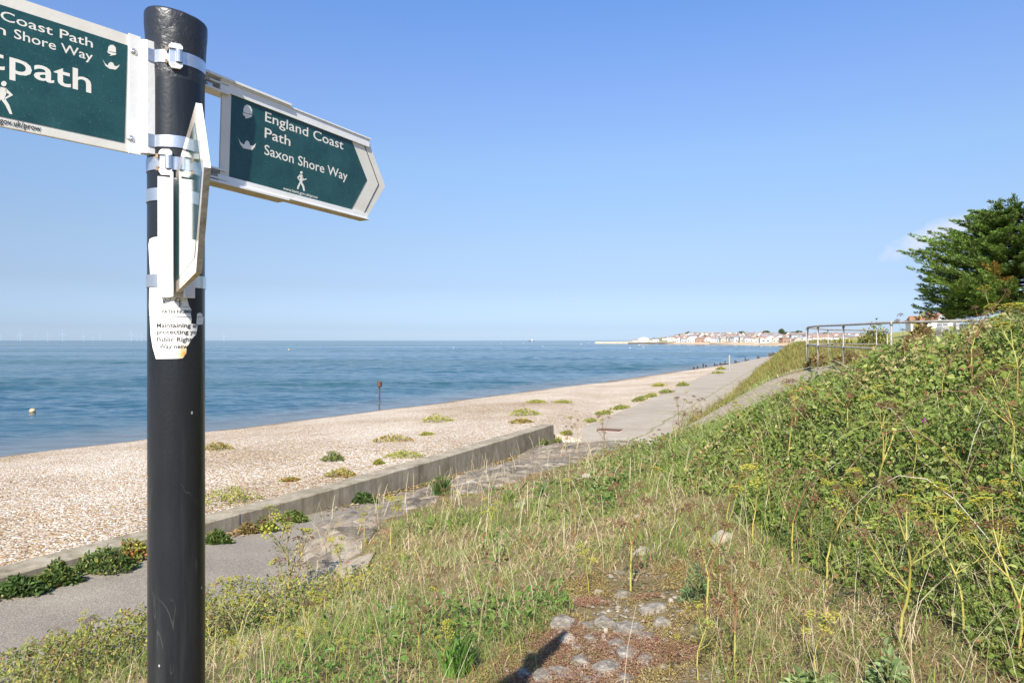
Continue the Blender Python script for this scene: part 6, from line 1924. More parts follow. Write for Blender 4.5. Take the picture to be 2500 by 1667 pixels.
STONES = [  # zoomed px centre, width in px, depth ratio, turn, pale?, label
    ((240, 400), 120, .7, 25, 0, 'grey stone at the upper left corner of the stony patch'),
    ((530, 310), 130, .3, 20, 1, 'thin pale stone splinter at the top edge of the stony patch'),
    ((130, 690), 260, .8, 10, 0, 'large round grey stone at the left side of the stony patch'),
    ((170, 850), 230, .3, 50, 1, 'long pale stone slanting along the left side of the stony patch'),
    ((370, 680), 170, .5, 45, 0, 'narrow tilted stone right of the large round one'),
    ((600, 660), 230, .5, 30, 0, 'flat grey stone in the upper middle of the mossy patch'),
    ((850, 740), 330, .45, 25, 0, 'broad grey stone in the middle of the stony patch'),
    ((1150, 510), 280, .35, 15, 0, 'long grey stone near the upper right of the stony patch'),
    ((800, 345), 160, .35, 10, 0, 'half buried stone under the straw at the top of the stony patch'),
    ((610, 755), 60, .8, 0, 1, 'small pale pebble below the flat grey stone'),
    ((575, 835), 75, .9, 0, 1, 'small white stone beside the red sedum'),
    ((430, 840), 150, .8, 0, 0, 'squarish stone above the largest red sedum mat'),
    ((700, 910), 220, .6, 25, 0, 'dark grey stone set in red sedum'),
    ((1030, 830), 200, .7, 0, 0, 'grey stone right of the middle, ringed with red sedum'),
    ((1270, 690), 190, .9, 0, 0, 'speckled stone at the right side of the stony patch'),
    ((280, 960), 130, .7, 10, 0, 'small flat stone left of the largest red mat'),
    ((850, 1020), 240, .65, 10, 0, 'rounded stone below the dark grey one'),
    ((330, 1110), 230, .75, 5, 0, 'blocky stone low on the left of the stony patch'),
    ((120, 1250), 240, .9, 30, 0, 'pointed pale-topped stone at the lower left of the patch'),
    ((600, 1190), 300, .7, 10, 0, 'large rounded stone at the bottom of the stony patch'),
    ((1070, 1090), 170, .8, 0, 0, 'stone at the lower right edge of the patch'),
    ((850, 1310), 200, .6, 0, 0, 'stone half hidden in grass at the bottom edge of the photo'),
    ((-120, 1290), 240, .6, 20, 0, 'grey stone lying in the shadow of the signpost'),
    ((-330, 1260), 200, .6, 20, 0, 'stone at the dark tip of the signpost shadow'),
    ((390, 1320), 180, .6, 0, 0, 'mossy stone at the bottom between two larger stones'),
    ((1360, 410), 60, .9, 0, 1, 'white pebble at the top right of the stony patch')]
for i, (c, wpx, dr, turn, pale, lab) in enumerate(STONES):
    g = ground(*ZS(*c), ('bank',))
    if g is None: continue
    wd = wpx * 0.21259 / F * g.y
    o = bpy.data.objects.new('stone', (SMP if pale else SM)[i % (2 if pale else 6)]); COL.objects.link(o)
    wd *= 1.3
    hgt_ = max(0.03, wd * 0.27)
    o.scale = (wd * 0.58, wd * 0.58 * (0.6 + dr * 0.8), hgt_)
    o.rotation_euler = (R(random.uniform(-6, 6)), R(random.uniform(-6, 6)), R(turn))
    o.location = (g.x, g.y, g.z - hgt_ * 0.02)
    tag(o, lab, 'stone', 'stones in the foreground patch')
for px, py, wpx, lab, pale in ((1575, 1348, 55, 'pale flat stone alone in the grass above the stony patch', 1), (1770, 1315, 70, 'orange-tinged stone half hidden below the tall brown stalk', 1), (1553, 1262, 22, 'small grey stone in the grass below the bramble edge', 0),
                               (950, 1490, 45, 'blue-grey stone in the grass left of the stony patch', 0), (1600, 1085, 60, 'white stone at the top of the slope near the promenade', 1), (1430, 1165, 40, 'white stone on the apron left of the bramble', 1), (1150, 1182, 40, 'pinkish white stone low on the stone apron', 1), (1270, 1235, 40, 'grey stone in the turf at the edge of the apron', 0)):
    g = ground(px, py)
    wd = wpx / F * g.y
    o = bpy.data.objects.new('stone', (SMP if pale else SM)[0]); COL.objects.link(o)
    o.scale = (wd * 0.55, wd * 0.5, max(0.04, wd * 0.3)); o.location = (g.x, g.y, g.z + 0.0); o.rotation_euler = (0, 0, random.uniform(0, 3)); tag(o, lab, 'stone', 'stones scattered in the grass')

# small chips and gravel among the stones
V, T3, C3 = [], [], []
gx_ = rng.uniform(-0.5, 1.5, 4200); gy_ = rng.uniform(2.6, 5.5, 4200)
k = inpoly(gx_, gy_, PATCH2) & (rng.random(4200) < sstep(0.35, 0.6, fbm(gx_ * 3, gy_ * 3, 151)))
gx_, gy_ = gx_[k], gy_[k]; gz_ = bank_z(gx_, gy_)
for x_, y_, z_ in zip(gx_, gy_, gz_):
    r_ = 0.004 + 0.016 * rng.random() ** 3
    b0 = len(V)
    cc = np.array([(0.21, 0.185, 0.145), (0.15, 0.13, 0.10), (0.28, 0.245, 0.195), (0.22, 0.15, 0.10)])[rng.integers(0, 4)] * (0.7 + 0.6 * rng.random())
    a0 = rng.uniform(0, 6.28)
    for p_ in ((1, 0, 0), (0, 1, 0), (-1, 0, 0), (0, -1, 0), (0.1, 0.1, 1), (0, 0, -1)):
        q_ = np.array(p_, float) * (0.7 + 0.6 * rng.random(3)) * r_
        V.append((x_ + q_[0] * math.cos(a0) * 1.3 - q_[1] * math.sin(a0), y_ + q_[0] * math.sin(a0) * 1.3 + q_[1] * math.cos(a0), z_ + 0.006 + q_[2] * 0.7)); C3.append(cc)
    T3.append(np.array([(0, 1, 4), (1, 2, 4), (2, 3, 4), (3, 0, 4), (1, 0, 5), (2, 1, 5), (3, 2, 5), (0, 3, 5)]) + b0)
tag(np_mesh('gravel', np.array(V), tris=np.concatenate(T3), m=stalk_m, tint=np.array(C3)), kind='stuff', label='loose chips of stone in the bare patch')

# ================================================================== single plants
def tinted_tubes(name, tubes, m, parent, make=True):
    """tubes: (points, radii, sides, colour) merged into one tinted mesh"""
    V, Fq, T = [], [], []
    for pts, rad, n, col in tubes:
        m_ = MB(); m_.tube(pts, rad, n, cap=False)
        b0 = len(V); V.extend(m_.v); Fq.extend(tuple(i + b0 for i in f) for f in m_.f); T.extend([col] * len(m_.v))
    return np_mesh(name, np.array(V), quads=np.array(Fq), m=m, parent=parent, tint=np.array(T), smooth=True, make=make)

OCT = np.array([(1, 0, 0), (0, 1, 0), (-1, 0, 0), (0, -1, 0), (0, 0, 0.8), (0, 0, -0.8)], float)
OCF = np.array([(0, 1, 4), (1, 2, 4), (2, 3, 4), (3, 0, 4), (1, 0, 5), (2, 1, 5), (3, 2, 5), (0, 3, 5)])
def umbel(name, c, axis, rad, col, r_, droop=0.0, dead=False, make=True):
    """a flat-topped flower head of many stalked clusters, centred at the origin"""
    ax = Vector(axis).normalized()
    u = ax.orthogonal().normalized(); v = ax.cross(u)
    V, T, tr = [], [], []
    tubes = []
    nray = r_.randint(11, 16)
    for k in range(nray):
        q = math.sqrt((k + 0.5) / nray); a = k * 2.4 + r_.uniform(-0.2, 0.2)
        tip = (u * math.cos(a) + v * math.sin(a)) * rad * q + ax * rad * (0.75 - 0.30 * q * q - droop * q)
        tubes.append(([Vector((0, 0, 0)), tip * 0.5 + ax * rad * 0.05, tip], [rad * 0.02, rad * 0.016, rad * 0.012], 3, (0.30, 0.28, 0.06) if not dead else (0.25, 0.13, 0.06)))
        nb = 7 if not dead else 5
        for j in range(nb):
            b_ = j * 2.4; o_ = (u * math.cos(b_) + v * math.sin(b_)) * rad * 0.14 * math.sqrt(j / nb) + ax * rad * r_.uniform(-0.02, 0.05)
            s_ = rad * r_.uniform(0.075, 0.125)
            base = len(V)
            cc = [x * r_.uniform(0.75, 1.25) for x in col]
            for p_ in OCT:
                w_ = tip + o_ + Vector(p_) * s_
                V.append(tuple(w_)); T.append(cc)
            tr.append(OCF + base)
    nV = len(V); Fq = []
    for pts, rd, n, cl in tubes:
        m_ = MB(); m_.tube(pts, rd, n, cap=False)
        b0 = len(V); V.extend(m_.v); Fq.extend(tuple(i + b0 for i in f) for f in m_.f); T.extend([cl] * len(m_.v))
    return np_mesh(name, np.array(V), quads=np.array(Fq), tris=np.concatenate(tr), m=herb_m, tint=np.array(T), make=False)

YEL = (0.42, 0.39, 0.055); YGR = (0.32, 0.35, 0.075); BRN = (0.20, 0.115, 0.06)
STEM_Y = (0.42, 0.35, 0.085); STEM_G = (0.27, 0.29, 0.085); STEM_B = (0.25, 0.13, 0.06)

def make_umbellifer(seed, kind):
    """a 1 m tall plant at the origin; parts: stem, leaves, flower heads / dry seed heads"""
    r_ = random.Random(seed)
    tubes = []; heads = []; leaves = []
    h = 1.0
    tubes.append(([Vector((0, 0, -0.45)), Vector((0, 0, 0))], [0.013, 0.0125], 6, STEM_Y))
    x = Vector((0, 0, 0)); d = Vector((r_.uniform(-.08, .08), r_.uniform(-.08, .08), 1)).normalized()
    nn = {'yellow': 4, 'brown': 4, 'mixed': 5, 'bushy': 6}[kind]
    nodes = []
    for k in range(nn):
        L = h / nn * r_.uniform(0.85, 1.15)
        nx = x + d * L
        col = tuple(lerp(np.array(STEM_Y if kind != 'brown' or k < nn * 0.5 else STEM_B), np.array(STEM_G), r_.uniform(0.0, 0.45)))
        if kind == 'brown' and k >= nn * 0.5: col = STEM_B
        rad = 0.0125 * (1 - 0.62 * k / nn); rad2 = 0.0125 * (1 - 0.62 * (k + 1) / nn)
        tubes.append(([x, x + d * L * 0.5 + Vector((r_.uniform(-.006, .006), r_.uniform(-.006, .006), 0)), nx], [rad, rad * 0.93, rad2], 6, col))
        # swollen joint
        tubes.append(([nx - d * 0.010, nx, nx + d * 0.010], [rad2 * 1.0, rad2 * 1.3, rad2 * 1.0], 6, tuple(np.array(col) * np.array((0.95, 0.8, 0.8)))))
        nodes.append((nx.copy(), k, rad2))
        x = nx; d = (d + Vector((r_.uniform(-.3, .3), r_.uniform(-.3, .3), 0.05))).normalized()
    heads.append((x, d, 0.115 if kind != 'brown' else 0.08))
    start = 1 if kind != 'bushy' else 0
    for nx, k, rd in nodes[start:]:
        for b_ in range(r_.choice([1, 2, 2]) if kind != 'bushy' else 2):
            a = r_.uniform(0, 6.28); el = r_.uniform(0.7, 1.1)
            bd_ = Vector((math.cos(a) * math.cos(el), math.sin(a) * math.cos(el), math.sin(el)))
            L = r_.uniform(0.22, 0.48) * (1.15 - 0.5 * k / nn)
            p1 = nx + bd_ * L * 0.5; bd2 = (bd_ + Vector((0, 0, 0.55))).normalized(); p2 = p1 + bd2 * L * 0.6
            col = STEM_B if (kind == 'brown' and r_.random() < 0.75) else tuple(lerp(np.array(STEM_Y), np.array(STEM_G), r_.random()))
            tubes.append(([nx, p1, p2], [rd * 0.75, rd * 0.6, rd * 0.38], 5, col))
            heads.append((p2, bd2, r_.uniform(0.06, 0.11)))
            if r_.random() < 0.6:
                bd3 = (bd_ + Vector((r_.uniform(-.7, .7), r_.uniform(-.7, .7), 0.4))).normalized()
                p3 = p1 + bd3 * L * 0.5
                tubes.append(([p1, p1 + bd3 * L * 0.25, p3], [rd * 0.4, rd * 0.3, rd * 0.2], 4, col))
                heads.append((p3, bd3, r_.uniform(0.045, 0.08)))
    # ragged leaves at the joints
    P, A, N_, Lf, C = [], [], [], [], []
    for nx, k, rd in nodes[:-1] + [(Vector((0, 0, 0.03)), 0, 0)] * (2 if kind == 'bushy' else 1):
        for j in range({'yellow': 9, 'brown': 34, 'mixed': 18, 'bushy': 40}[kind]):
            a = r_.uniform(0, 6.28)
            o_ = Vector((math.cos(a), math.sin(a), r_.uniform(-0.6, 0.8)))
            P.append(nx + o_ * r_.uniform(0.01, 0.15)); A.append(o_); N_.append((r_.gauss(0, .6), r_.gauss(0, .6), 1)); Lf.append(r_.uniform(0.02, 0.05))
            dead = {'brown': 0.85, 'mixed': 0.5, 'bushy': 0.45, 'yellow': 0.3}[kind]
            C.append([c * r_.uniform(.7, 1.3) for c in (BRN if r_.random() < dead else (0.16, 0.20, 0.045))])
    meshes = [('stem', tinted_tubes('stem', tubes, stalk_m, None, make=False), Vector((0, 0, 0)))]
    me = build_leaves('leaves', np.array([tuple(p_) for p_ in P]), unit(np.array(N_, float)), unit(np.array([tuple(a_) for a_ in A])), np.array(Lf), np.array(Lf) * 0.4, np.array(C), herb_m, make=False)
    meshes.append(('leaves', me, Vector((0, 0, 0))))
    for i, (c, ax, rd) in enumerate(heads):
        dead = {'brown': 0.92, 'yellow': 0.12, 'mixed': 0.5, 'bushy': 0.5}[kind]
        if r_.random() < dead:
            meshes.append(('seed_head', umbel('seed_head', (0, 0, 0), ax, rd * 0.8, BRN, r_, droop=0.35, dead=True), c))
        else:
            meshes.append(('flower_head', umbel('flower_head', (0, 0, 0), ax, rd, r_.choice([YEL, YGR, YEL]), r_), c))
    return meshes
UP = {k: [make_umbellifer(s + 100 * i, k) for i in range(3)] for s, k in ((1, 'yellow'), (2, 'brown'), (3, 'mixed'), (4, 'bushy'))}
# the surface that plants are seen to rise from: the soil, or the top of the bramble
_cx, _cy = np.meshgrid(np.arange(-7, 11.5, 0.12), np.arange(0.8, 22, 0.12))
_cz = bank_z(_cx, _cy) + bramble_depth(_cx, _cy) * 0.8
_cv = np.stack([_cx, _cy, _cz], -1).reshape(-1, 3)
_i = (np.arange(_cx.shape[0] - 1)[:, None] * _cx.shape[1] + np.arange(_cx.shape[1] - 1)[None, :]).ravel()
_cq = np.stack([_i, _i + 1, _i + _cx.shape[1] + 1, _i + _cx.shape[1]], -1)
_kp = (_cx > TOE_X(_cy) - 0.2).ravel()
_cq = _cq[_kp[_cq].all(1)]
TREES_BVH['canopy'] = BVHTree.FromPolygons(_cv.tolist(), _cq.tolist())
def umbellifer(px, py, top, kind, label, group=None, var=None, only=('canopy',), width=1.0, rz=None, tilt=(0, 0)):
    g = ground(px, py, only)
    if g is None: return
    h = (py - top) / F * g.y
    o = empty('umbel_plant', g); o.scale = (h * width, h * width, h)
    o.rotation_euler = (tilt[0], tilt[1], random.uniform(0, 6.28) if rz is None else rz)
    tag(o, label, 'wild plant', group)
    ms = UP[kind][random.randrange(3) if var is None else var]
    for nm, me, loc in ms:
        c = bpy.data.objects.new(nm, me); link(c, o); c.location = loc
    return o

PL_ = [
 (1727, 1532, 1250, 'brown', 'tall yellow-stemmed dead plant with rusty seed heads just right of the stony patch'),
 (1775, 1290, 1140, 'brown', 'thin yellow stalk with brown top below the orange-tinged stone'),
 (1838, 1322, 1168, 'yellow', 'slender yellow stalk with one side branch where the bramble meets the grass'),
 (1935, 1368, 1158, 'brown', 'thick forked yellow stalk with a cloud of brown heads at the bramble edge'),
 (1977, 1334, 1175, 'brown', 'brown-headed stalk just right of the thick forked one'),
 (2019, 1416, 1190, 'mixed', 'tall yellow stalk with yellow heads at the edge of the bramble'),
 (2146, 1202, 985, 'mixed', 'kinked yellow stalk standing in the middle of the bramble'),
 (2197, 1574, 1225, 'mixed', 'large forked yellow stalk with pale green heads in the lower right'),
 (2250, 1402, 1262, 'yellow', 'straight yellow stalk behind the large forked one'),
 (2354, 1540, 1275, 'yellow', 'tall stalk with flat yellow heads in front of the bramble at the lower right'),
 (2490, 1592, 1290, 'mixed', 'stout yellow stalk at the right edge of the photo, low down'),
 (1964, 1594, 1436, 'brown', 'short dark-topped stalk left of the largest yellow flower head'),
 (1998, 1690, 1530, 'yellow', 'bottom edge plant carrying the largest yellow flower head'),
 (1798, 1656, 1425, 'brown', 'knobbly yellow stalk with rusty leaves near the bottom right of the stony patch'),
 (1704, 1660, 1490, 'mixed', 'low forked plant with a yellow head beside the stony patch'),
 (2371, 890, 742, 'brown', 'brown-topped plant breaking the skyline in front of the dark tree'),
 (2470, 1134, 905, 'mixed', 'long yellow stalk near the right edge, upper bramble'),
 (2071, 1058, 915, 'brown', 'two-armed dry stalk in the upper middle of the bramble'),
 (2365, 1022, 890, 'brown', 'curling dry stalk in the upper right bramble'),
 (1924, 1116, 955, 'brown', 'reddish dry spike at the upper left of the bramble'),
 (1944, 1050, 955, 'yellow', 'thin yellow stalk beside the reddish dry spike'),
 (1851, 1135, 1040, 'brown', 'small brown spike where the bramble meets the slope'),
 (1824, 1078, 1000, 'yellow', 'short thin stalk near the sandy slope'),
 (1540, 1440, 1195, 'brown', 'single straight yellow stalk with a brown tip above the stony patch'),
 (1438, 1452, 1345, 'yellow', 'short green-yellow stalk at the top left of the stony patch'),
 (1404, 1300, 1190, 'brown', 'short reddish stalk in the middle of the grassy slope'),
 (1634, 1655, 1545, 'brown', 'short yellow and brown stalk at the right of the red sedum'),
 (1611, 1138, 1070, 'brown', 'thin stalk with a dark head against the upper grass'),
 (1700, 1200, 1110, 'brown', 'rusty stalk in the rough growth left of the bramble'),
 (1880, 1245, 1130, 'brown', 'brown feathery stalk in the lower left bramble'),
 (2090, 1290, 1170, 'yellow', 'flat yellow head rising from the middle bramble'),
 (2230, 1180, 1075, 'yellow', 'pair of yellow heads in the right-hand bramble'),
 (2330, 1200, 1110, 'yellow', 'yellow flower heads on a short stem in the right-hand bramble'),
 (2440, 1330, 1200, 'yellow', 'dense yellow heads low in the right-hand bramble'),
 (2260, 1290, 1190, 'yellow', 'yellow heads beside the purple flower in the bramble'),
 (2420, 1440, 1290, 'mixed', 'mixed yellow and brown heads at the right, below the bramble'),
 (2300, 960, 850, 'brown', 'bare dry stalk at the upper bramble under the tree'),
 (2205, 905, 800, 'brown', 'dry stems rising by the railing post'),
 (2480, 1000, 790, 'yellow', 'tall green stems at the right edge below the tree'),
 (825, 1445, 1335, 'yellow', 'yellow-flowered plant in front of the concrete end block'),
 (955, 1345, 1235, 'yellow', 'branching yellow plant between the apron and the straw grass'),
 (1064, 1532, 1420, 'brown', 'rusty brown stalk in the straw grass left of the stony patch'),
 (1020, 1616, 1465, 'brown', 'thin yellow and brown stalk near the flat yellow head'),
 (1078, 1645, 1530, 'yellow', 'plant with one broad flat yellow head at the bottom, left of the signpost shadow'),
 (705, 1475, 1268, 'bushy', 'bushy brown and yellow plant leaning before the concrete end block'),
 (1105, 1290, 1190, 'mixed', 'yellow-headed plant by the reed tuft on the apron'),
 (890, 1330, 1255, 'yellow', 'small yellow plant at the end of the stone apron'),
 (1190, 1340, 1240, 'yellow', 'pale yellow flowered stalk in the middle grass'),
 (760, 1600, 1480, 'mixed', 'yellow stalk in the weeds right of the signpost foot'),
 (547, 1540, 1432, 'yellow', 'yellow heads touching the right side of the signpost'),
 (620, 1490, 1400, 'yellow', 'low yellow flowers by the tarmac, right of the signpost'),
 (660, 1620, 1530, 'yellow', 'yellow plant in the green grass right of the signpost'),
 (905, 1640, 1560, 'mixed', 'small brown and yellow plant at the bottom between signpost and shadow'),
 (197, 1640, 1512, 'mixed', 'tallest yellow-headed plant left of the signpost'),
 (147, 1640, 1540, 'mixed', 'second yellow-headed plant left of the signpost'),
 (60, 1660, 1572, 'mixed', 'yellow-headed plant nearest the left edge of the photo'),
 (280, 1630, 1540, 'mixed', 'yellow-headed plant close to the left side of the signpost'),
 (1380, 1100, 1035, 'brown', 'wispy dry stalk in front of the promenade slab'),
 (1480, 1110, 1030, 'brown', 'dark wispy stalks before the metal cover'),
 (1650, 1080, 985, 'brown', 'tall wispy brown stalk against the pale promenade'),
 (1700, 1065, 975, 'brown', 'drooping dry stalk against the promenade, right of the wispy one'),
]
for px, py, tp, kd, lab in PL_:
    umbellifer(px, py, tp, kd, lab, 'tall wild parsnips and dry stalks')
for px, py, hh in ((20, 1640, 70), (105, 1600, 85), (230, 1580, 70), (310, 1600, 85), (95, 1655, 60), (520, 1600, 90), (560, 1640, 80), (590, 1560, 85), (640, 1540, 80), (690, 1560, 75), (720, 1640, 90), (780, 1540, 70), (810, 1610, 80), (850, 1660, 80), (600, 1655, 70), (540, 1480, 60), (675, 1480, 60), (860, 1500, 75)):
    umbellifer(px, py, py - hh, random.choice(['yellow', 'yellow', 'mixed']), 'short yellow-flowered weed among the herbs at the bank foot', 'short yellow weeds at the bank foot', width=1.25)

# ---- tufts and low cushions on the shingle and along the wall
def cushion(name, px, py, wpx, label, cat, cols, group=None, hgt=0.5, L0=0.05, only=None, n=420, grassy=0.0, asp=0.7, rz=0.0, stretch=1.0):
    g = ground(px, py, only)
    if g is None: return
    W = wpx / F * g.y
    H = W * hgt
    W = W * stretch
    L0 = min(L0 * max(1.0, (g.y / 16) ** 0.7), W * 0.35)
    o = empty(name, g, rz); tag(o, label, cat, group)
    a = rng.uniform(0, 6.28, n); q = np.sqrt(rng.random(n))
    lob = 0.35 + 1.25 * fbm(np.cos(a) * 2.4 + px, np.sin(a) * 2.4, 111)
    X = np.cos(a) * q * W * 0.5 * lob; Y = np.sin(a) * q * W * 0.5 * asp * lob
    top = H * np.clip(1 - (q ** 1.8), 0.05, 1) * (0.6 + 0.8 * fbm(X / W * 5 + px, Y / W * 5, 112))
    Z = top * rng.random(n) ** 0.6
    P = np.stack([X, Y, Z], 1)
    col = np.array(cols)[rng.integers(0, len(cols), n)] * (0.7 + 0.6 * rng.random((n, 1)))
    Ax = unit(np.stack([X / W, Y / W, np.full(n, 0.5)], 1) + rand_dirs(n) * 0.55)
    Nn = unit(rand_dirs(n) * 0.6 + np.array([0, -0.2, 1]))
    L = L0 * (0.6 + 0.8 * rng.random(n))
    build_leaves('foliage', P, Nn, Ax, L, L * (0.5 - 0.35 * grassy), col, herb_m, parent=o)
    if grassy:
        tub = []
    k = 9
    tinted = []
    for i in range(k):
        aa = 6.28 * i / k; rr = random.uniform(0.1, 0.45)
        tinted.append(([(0, 0, -0.02), (math.cos(aa) * W * rr * 0.5, math.sin(aa) * W * rr * 0.5 * asp, H * 0.45), (math.cos(aa) * W * rr, math.sin(aa) * W * rr * asp, H * random.uniform(0.5, 0.9))], [0.006, 0.005, 0.003], 4, (0.22, 0.20, 0.07)))
    tinted_tubes('stems', tinted, stalk_m, o)
    return o
LM = [(0.30, 0.32, 0.065), (0.40, 0.39, 0.09), (0.23, 0.27, 0.06), (0.46, 0.41, 0.12)]
LMR = LM + [(0.33, 0.11, 0.05), (0.30, 0.15, 0.06)]
DG = [(0.045, 0.085, 0.020), (0.07, 0.125, 0.028), (0.10, 0.165, 0.04)]
GR = [(0.10, 0.15, 0.035), (0.15, 0.20, 0.05), (0.22, 0.23, 0.06)]
BT = ('beach',)
for px, py, wd, lab, cols, h_ in [
    (531, 1096, 62, 'green cushion on the shingle touching the right side of the signpost', LMR, .42), (814, 1124, 42, 'upright grassy tuft on the shingle behind the wall', GR, .8), (959, 1075, 82, 'flat green cushion tinged red in the middle of the shingle', LMR, .26),
    (1066, 1028, 66, 'straggling yellow-green weed with an upright shoot on the shingle', LM, .4), (986, 1114, 78, 'wide low yellow-green mat beside the wall', LM, .28), (833, 1161, 66, 'yellow-green weed reddish on its left, against the wall', LMR, .38),
    (925, 1132, 20, 'small upright weed at the back of the wall', LM, .8), (565, 1222, 125, 'largest yellow-green bush on the shingle right of the signpost', LM, .42), (1281, 1012, 60, 'bright green cushion above the wall end', LM, .36), (1273, 1031, 46, 'green weed just behind the wall end', LMR, .3),
    (1311, 982, 42, 'flat green weed far up the shingle', LM, .22), (1376, 982, 40, 'thin flat weed on the pale shingle', LM, .14), (1041, 1061, 28, 'small faint weed in the middle of the shingle', LM, .25), (1608, 942, 30, 'round weed on the shingle beside the promenade', LM, .35),
    (1761, 901, 18, 'spiky tuft on the shingle left of the white pole', LM, .45), (1752, 910, 22, 'flat weed on the shingle below the spiky tuft', LM, .22), (710, 1172, 40, 'thin reddish weeds scattered on the shingle by the wall', LMR, .15)]:
    cushion('beach_weed', px, py, wd * 1.15, lab, 'beach weed', cols, 'weeds on the shingle beach', h_ * 0.62, 0.05, None, 430)
for px, py, wd, lab, h_ in [(1667, 940, 38, 'round grey-green weed at the edge of the promenade', .45), (1626, 957, 40, 'green weed on the promenade edge, third from the far end', .4), (1590, 967, 40, 'green and yellow weed on the promenade edge', .4), (1562, 977, 46, 'tallest dark green weed along the promenade edge', .5),
                            (1515, 996, 52, 'low weed strip on the promenade edge nearest the camera side bend', .35), (1475, 1009, 52, 'greyish weed strip beside the shingle at the promenade', .35), (1439, 1028, 34, 'low green weed at the near promenade edge', .3), (1381, 1058, 34, 'small weed at the corner by the wall end', .45), (1362, 1075, 26, 'yellowish weed growing against the wall end', .6)]:
    cushion('verge_weed', px, py, wd, lab, 'verge weed', GR + LM, 'weeds along the promenade edge', h_ * 0.4, 0.05, None, 520, asp=0.34, rz=R(64), stretch=1.9)
TP_on = ('tarmac_path', 'concrete_promenade')
o = cushion('wall_shrub', 790, 1240, 84, 'dark green leafy shrub climbing the inner face of the wall', 'shrub', DG, None, 0.75, 0.085, TP_on, 900, asp=0.5)
for px, py, wd, lab, cols, h_ in [(757, 1246, 60, 'dark creeping growth left of the wall shrub', DG, .25), (883, 1226, 56, 'low dark ivy right of the wall shrub', DG, .35), (925, 1204, 46, 'upright green weed at the wall foot', DG + GR, .6), (997, 1186, 84, 'long green and yellow weed strip at the wall foot', GR + LM, .25),
    (1147, 1142, 60, 'green weeds at the wall foot beside the apron', DG + GR, .45), (1090, 1156, 60, 'low green strip at the wall foot below the wall joint', DG + GR, .3), (1212, 1122, 30, 'tall dark weed standing against the wall', DG, 1.3), (1261, 1108, 58, 'bushy green weed near the wall end', DG + GR, .6), (1190, 1128, 34, 'green weed with a white flower by the apron', GR, .6), (1330, 1100, 30, 'small weed on the apron below the wall end', GR, .7),
    (645, 1296, 44, 'green weed at the wall foot right of the wall joint', DG + GR, .5), (714, 1272, 52, 'flat weed at the foot of the wall', GR, .35), (603, 1300, 40, 'straw-coloured tuft beneath the wall joint', [(0.36, 0.27, 0.11), (0.26, 0.2, 0.08)], .4), (530, 1324, 50, 'green rosette touching the signpost by the wall', DG + GR, .4),
    (255, 1392, 110, 'largest green weed mat at the wall foot left of the signpost', DG + GR, .42), (325, 1362, 60, 'green and brown weeds at the wall foot beside the signpost', GR + LMR, .6), (140, 1424, 70, 'bushy dark weed at the wall foot, second from the left', DG + GR, .6), (45, 1450, 84, 'dark weed at the wall foot nearest the left edge', DG, .42), (95, 1436, 46, 'small weed between the two dark ones', GR, .5)]:
    cushion('wall_weed', px, py, wd * 1.3, lab, 'wall weed', cols, 'weeds along the foot of the wall', h_, 0.06, TP_on, 620, asp=0.55)

# tall reed-like tuft on the apron, thistle and iris-like leaves
def blade_tuft(name, px, py, hpx, wpx, label, cat, cols, n=110, only=None, bw=0.012):
    g = ground(px, py, only)
    H = hpx / F * g.y; W = wpx / F * g.y
    o = empty(name, g); tag(o, label, cat)
    a = rng.uniform(0, 6.28, n); q = np.sqrt(rng.random(n)) * W * 0.22
    x = np.cos(a) * q; y = np.sin(a) * q
    col = np.array(cols)[rng.integers(0, len(cols), n)] * (0.7 + 0.6 * rng.random((n, 1)))
    ob = grass('blades', x, y, H * (0.5 + 0.5 * rng.random(n)), np.full(n, bw), rng.uniform(0.1, 0.55, n), col, herb_m, z0=np.full(n, -0.03), curl=0.35)
    ob.parent = o
blade_tuft('reed_tuft', 1076, 1215, 70, 70, 'tall dark green reed tuft growing through the stone apron', 'reed tuft', [(0.06, 0.12, 0.03), (0.10, 0.17, 0.05), (0.2, 0.2, 0.07)], 190, None, 0.022)
blade_tuft('sword_leaf_tuft', 1120, 1640, 120, 150, 'bright green sword-leaved clump at the bottom left of the signpost shadow', 'leafy clump', [(0.10, 0.20, 0.035), (0.14, 0.26, 0.05), (0.08, 0.15, 0.03)], 160, None, 0.012)
blade_tuft('sword_leaf_tuft', 1240, 1225, 40, 60, 'pale green grass clump on the apron', 'leafy clump', [(0.18, 0.24, 0.06), (0.24, 0.28, 0.08)], 160, None, 0.014)
o = cushion('thistle', 1700, 1470, 70, 'feathery grey-green thistle beside the tall rusty stalk', 'thistle', [(0.18, 0.26, 0.11), (0.23, 0.32, 0.15), (0.15, 0.22, 0.08)], None, 1.5, 0.035, ('bank',), 420, grassy=0.75, asp=0.8)
o = cushion('leafy_weed', 1990, 1700, 130, 'pale broad-leaved weed at the bottom edge, right of centre', 'leafy weed', [(0.22, 0.29, 0.11), (0.18, 0.24, 0.08)], None, 0.45, 0.045, ('bank',), 200, asp=0.9)
o = cushion('leafy_weed', 2170, 1690, 90, 'upright pale green weed at the bottom right edge', 'leafy weed', [(0.23, 0.31, 0.13), (0.19, 0.26, 0.10)], None, 1.1, 0.04, ('bank',), 190, asp=0.9)
o = cushion('mallow_flower', 2258, 1205, 12, 'single purple flower in the right-hand bramble', 'flower', [(0.30, 0.04, 0.25), (0.36, 0.06, 0.32)], None, 0.8, 0.02, None, 40)
if o:
    o.location.z += 0.45

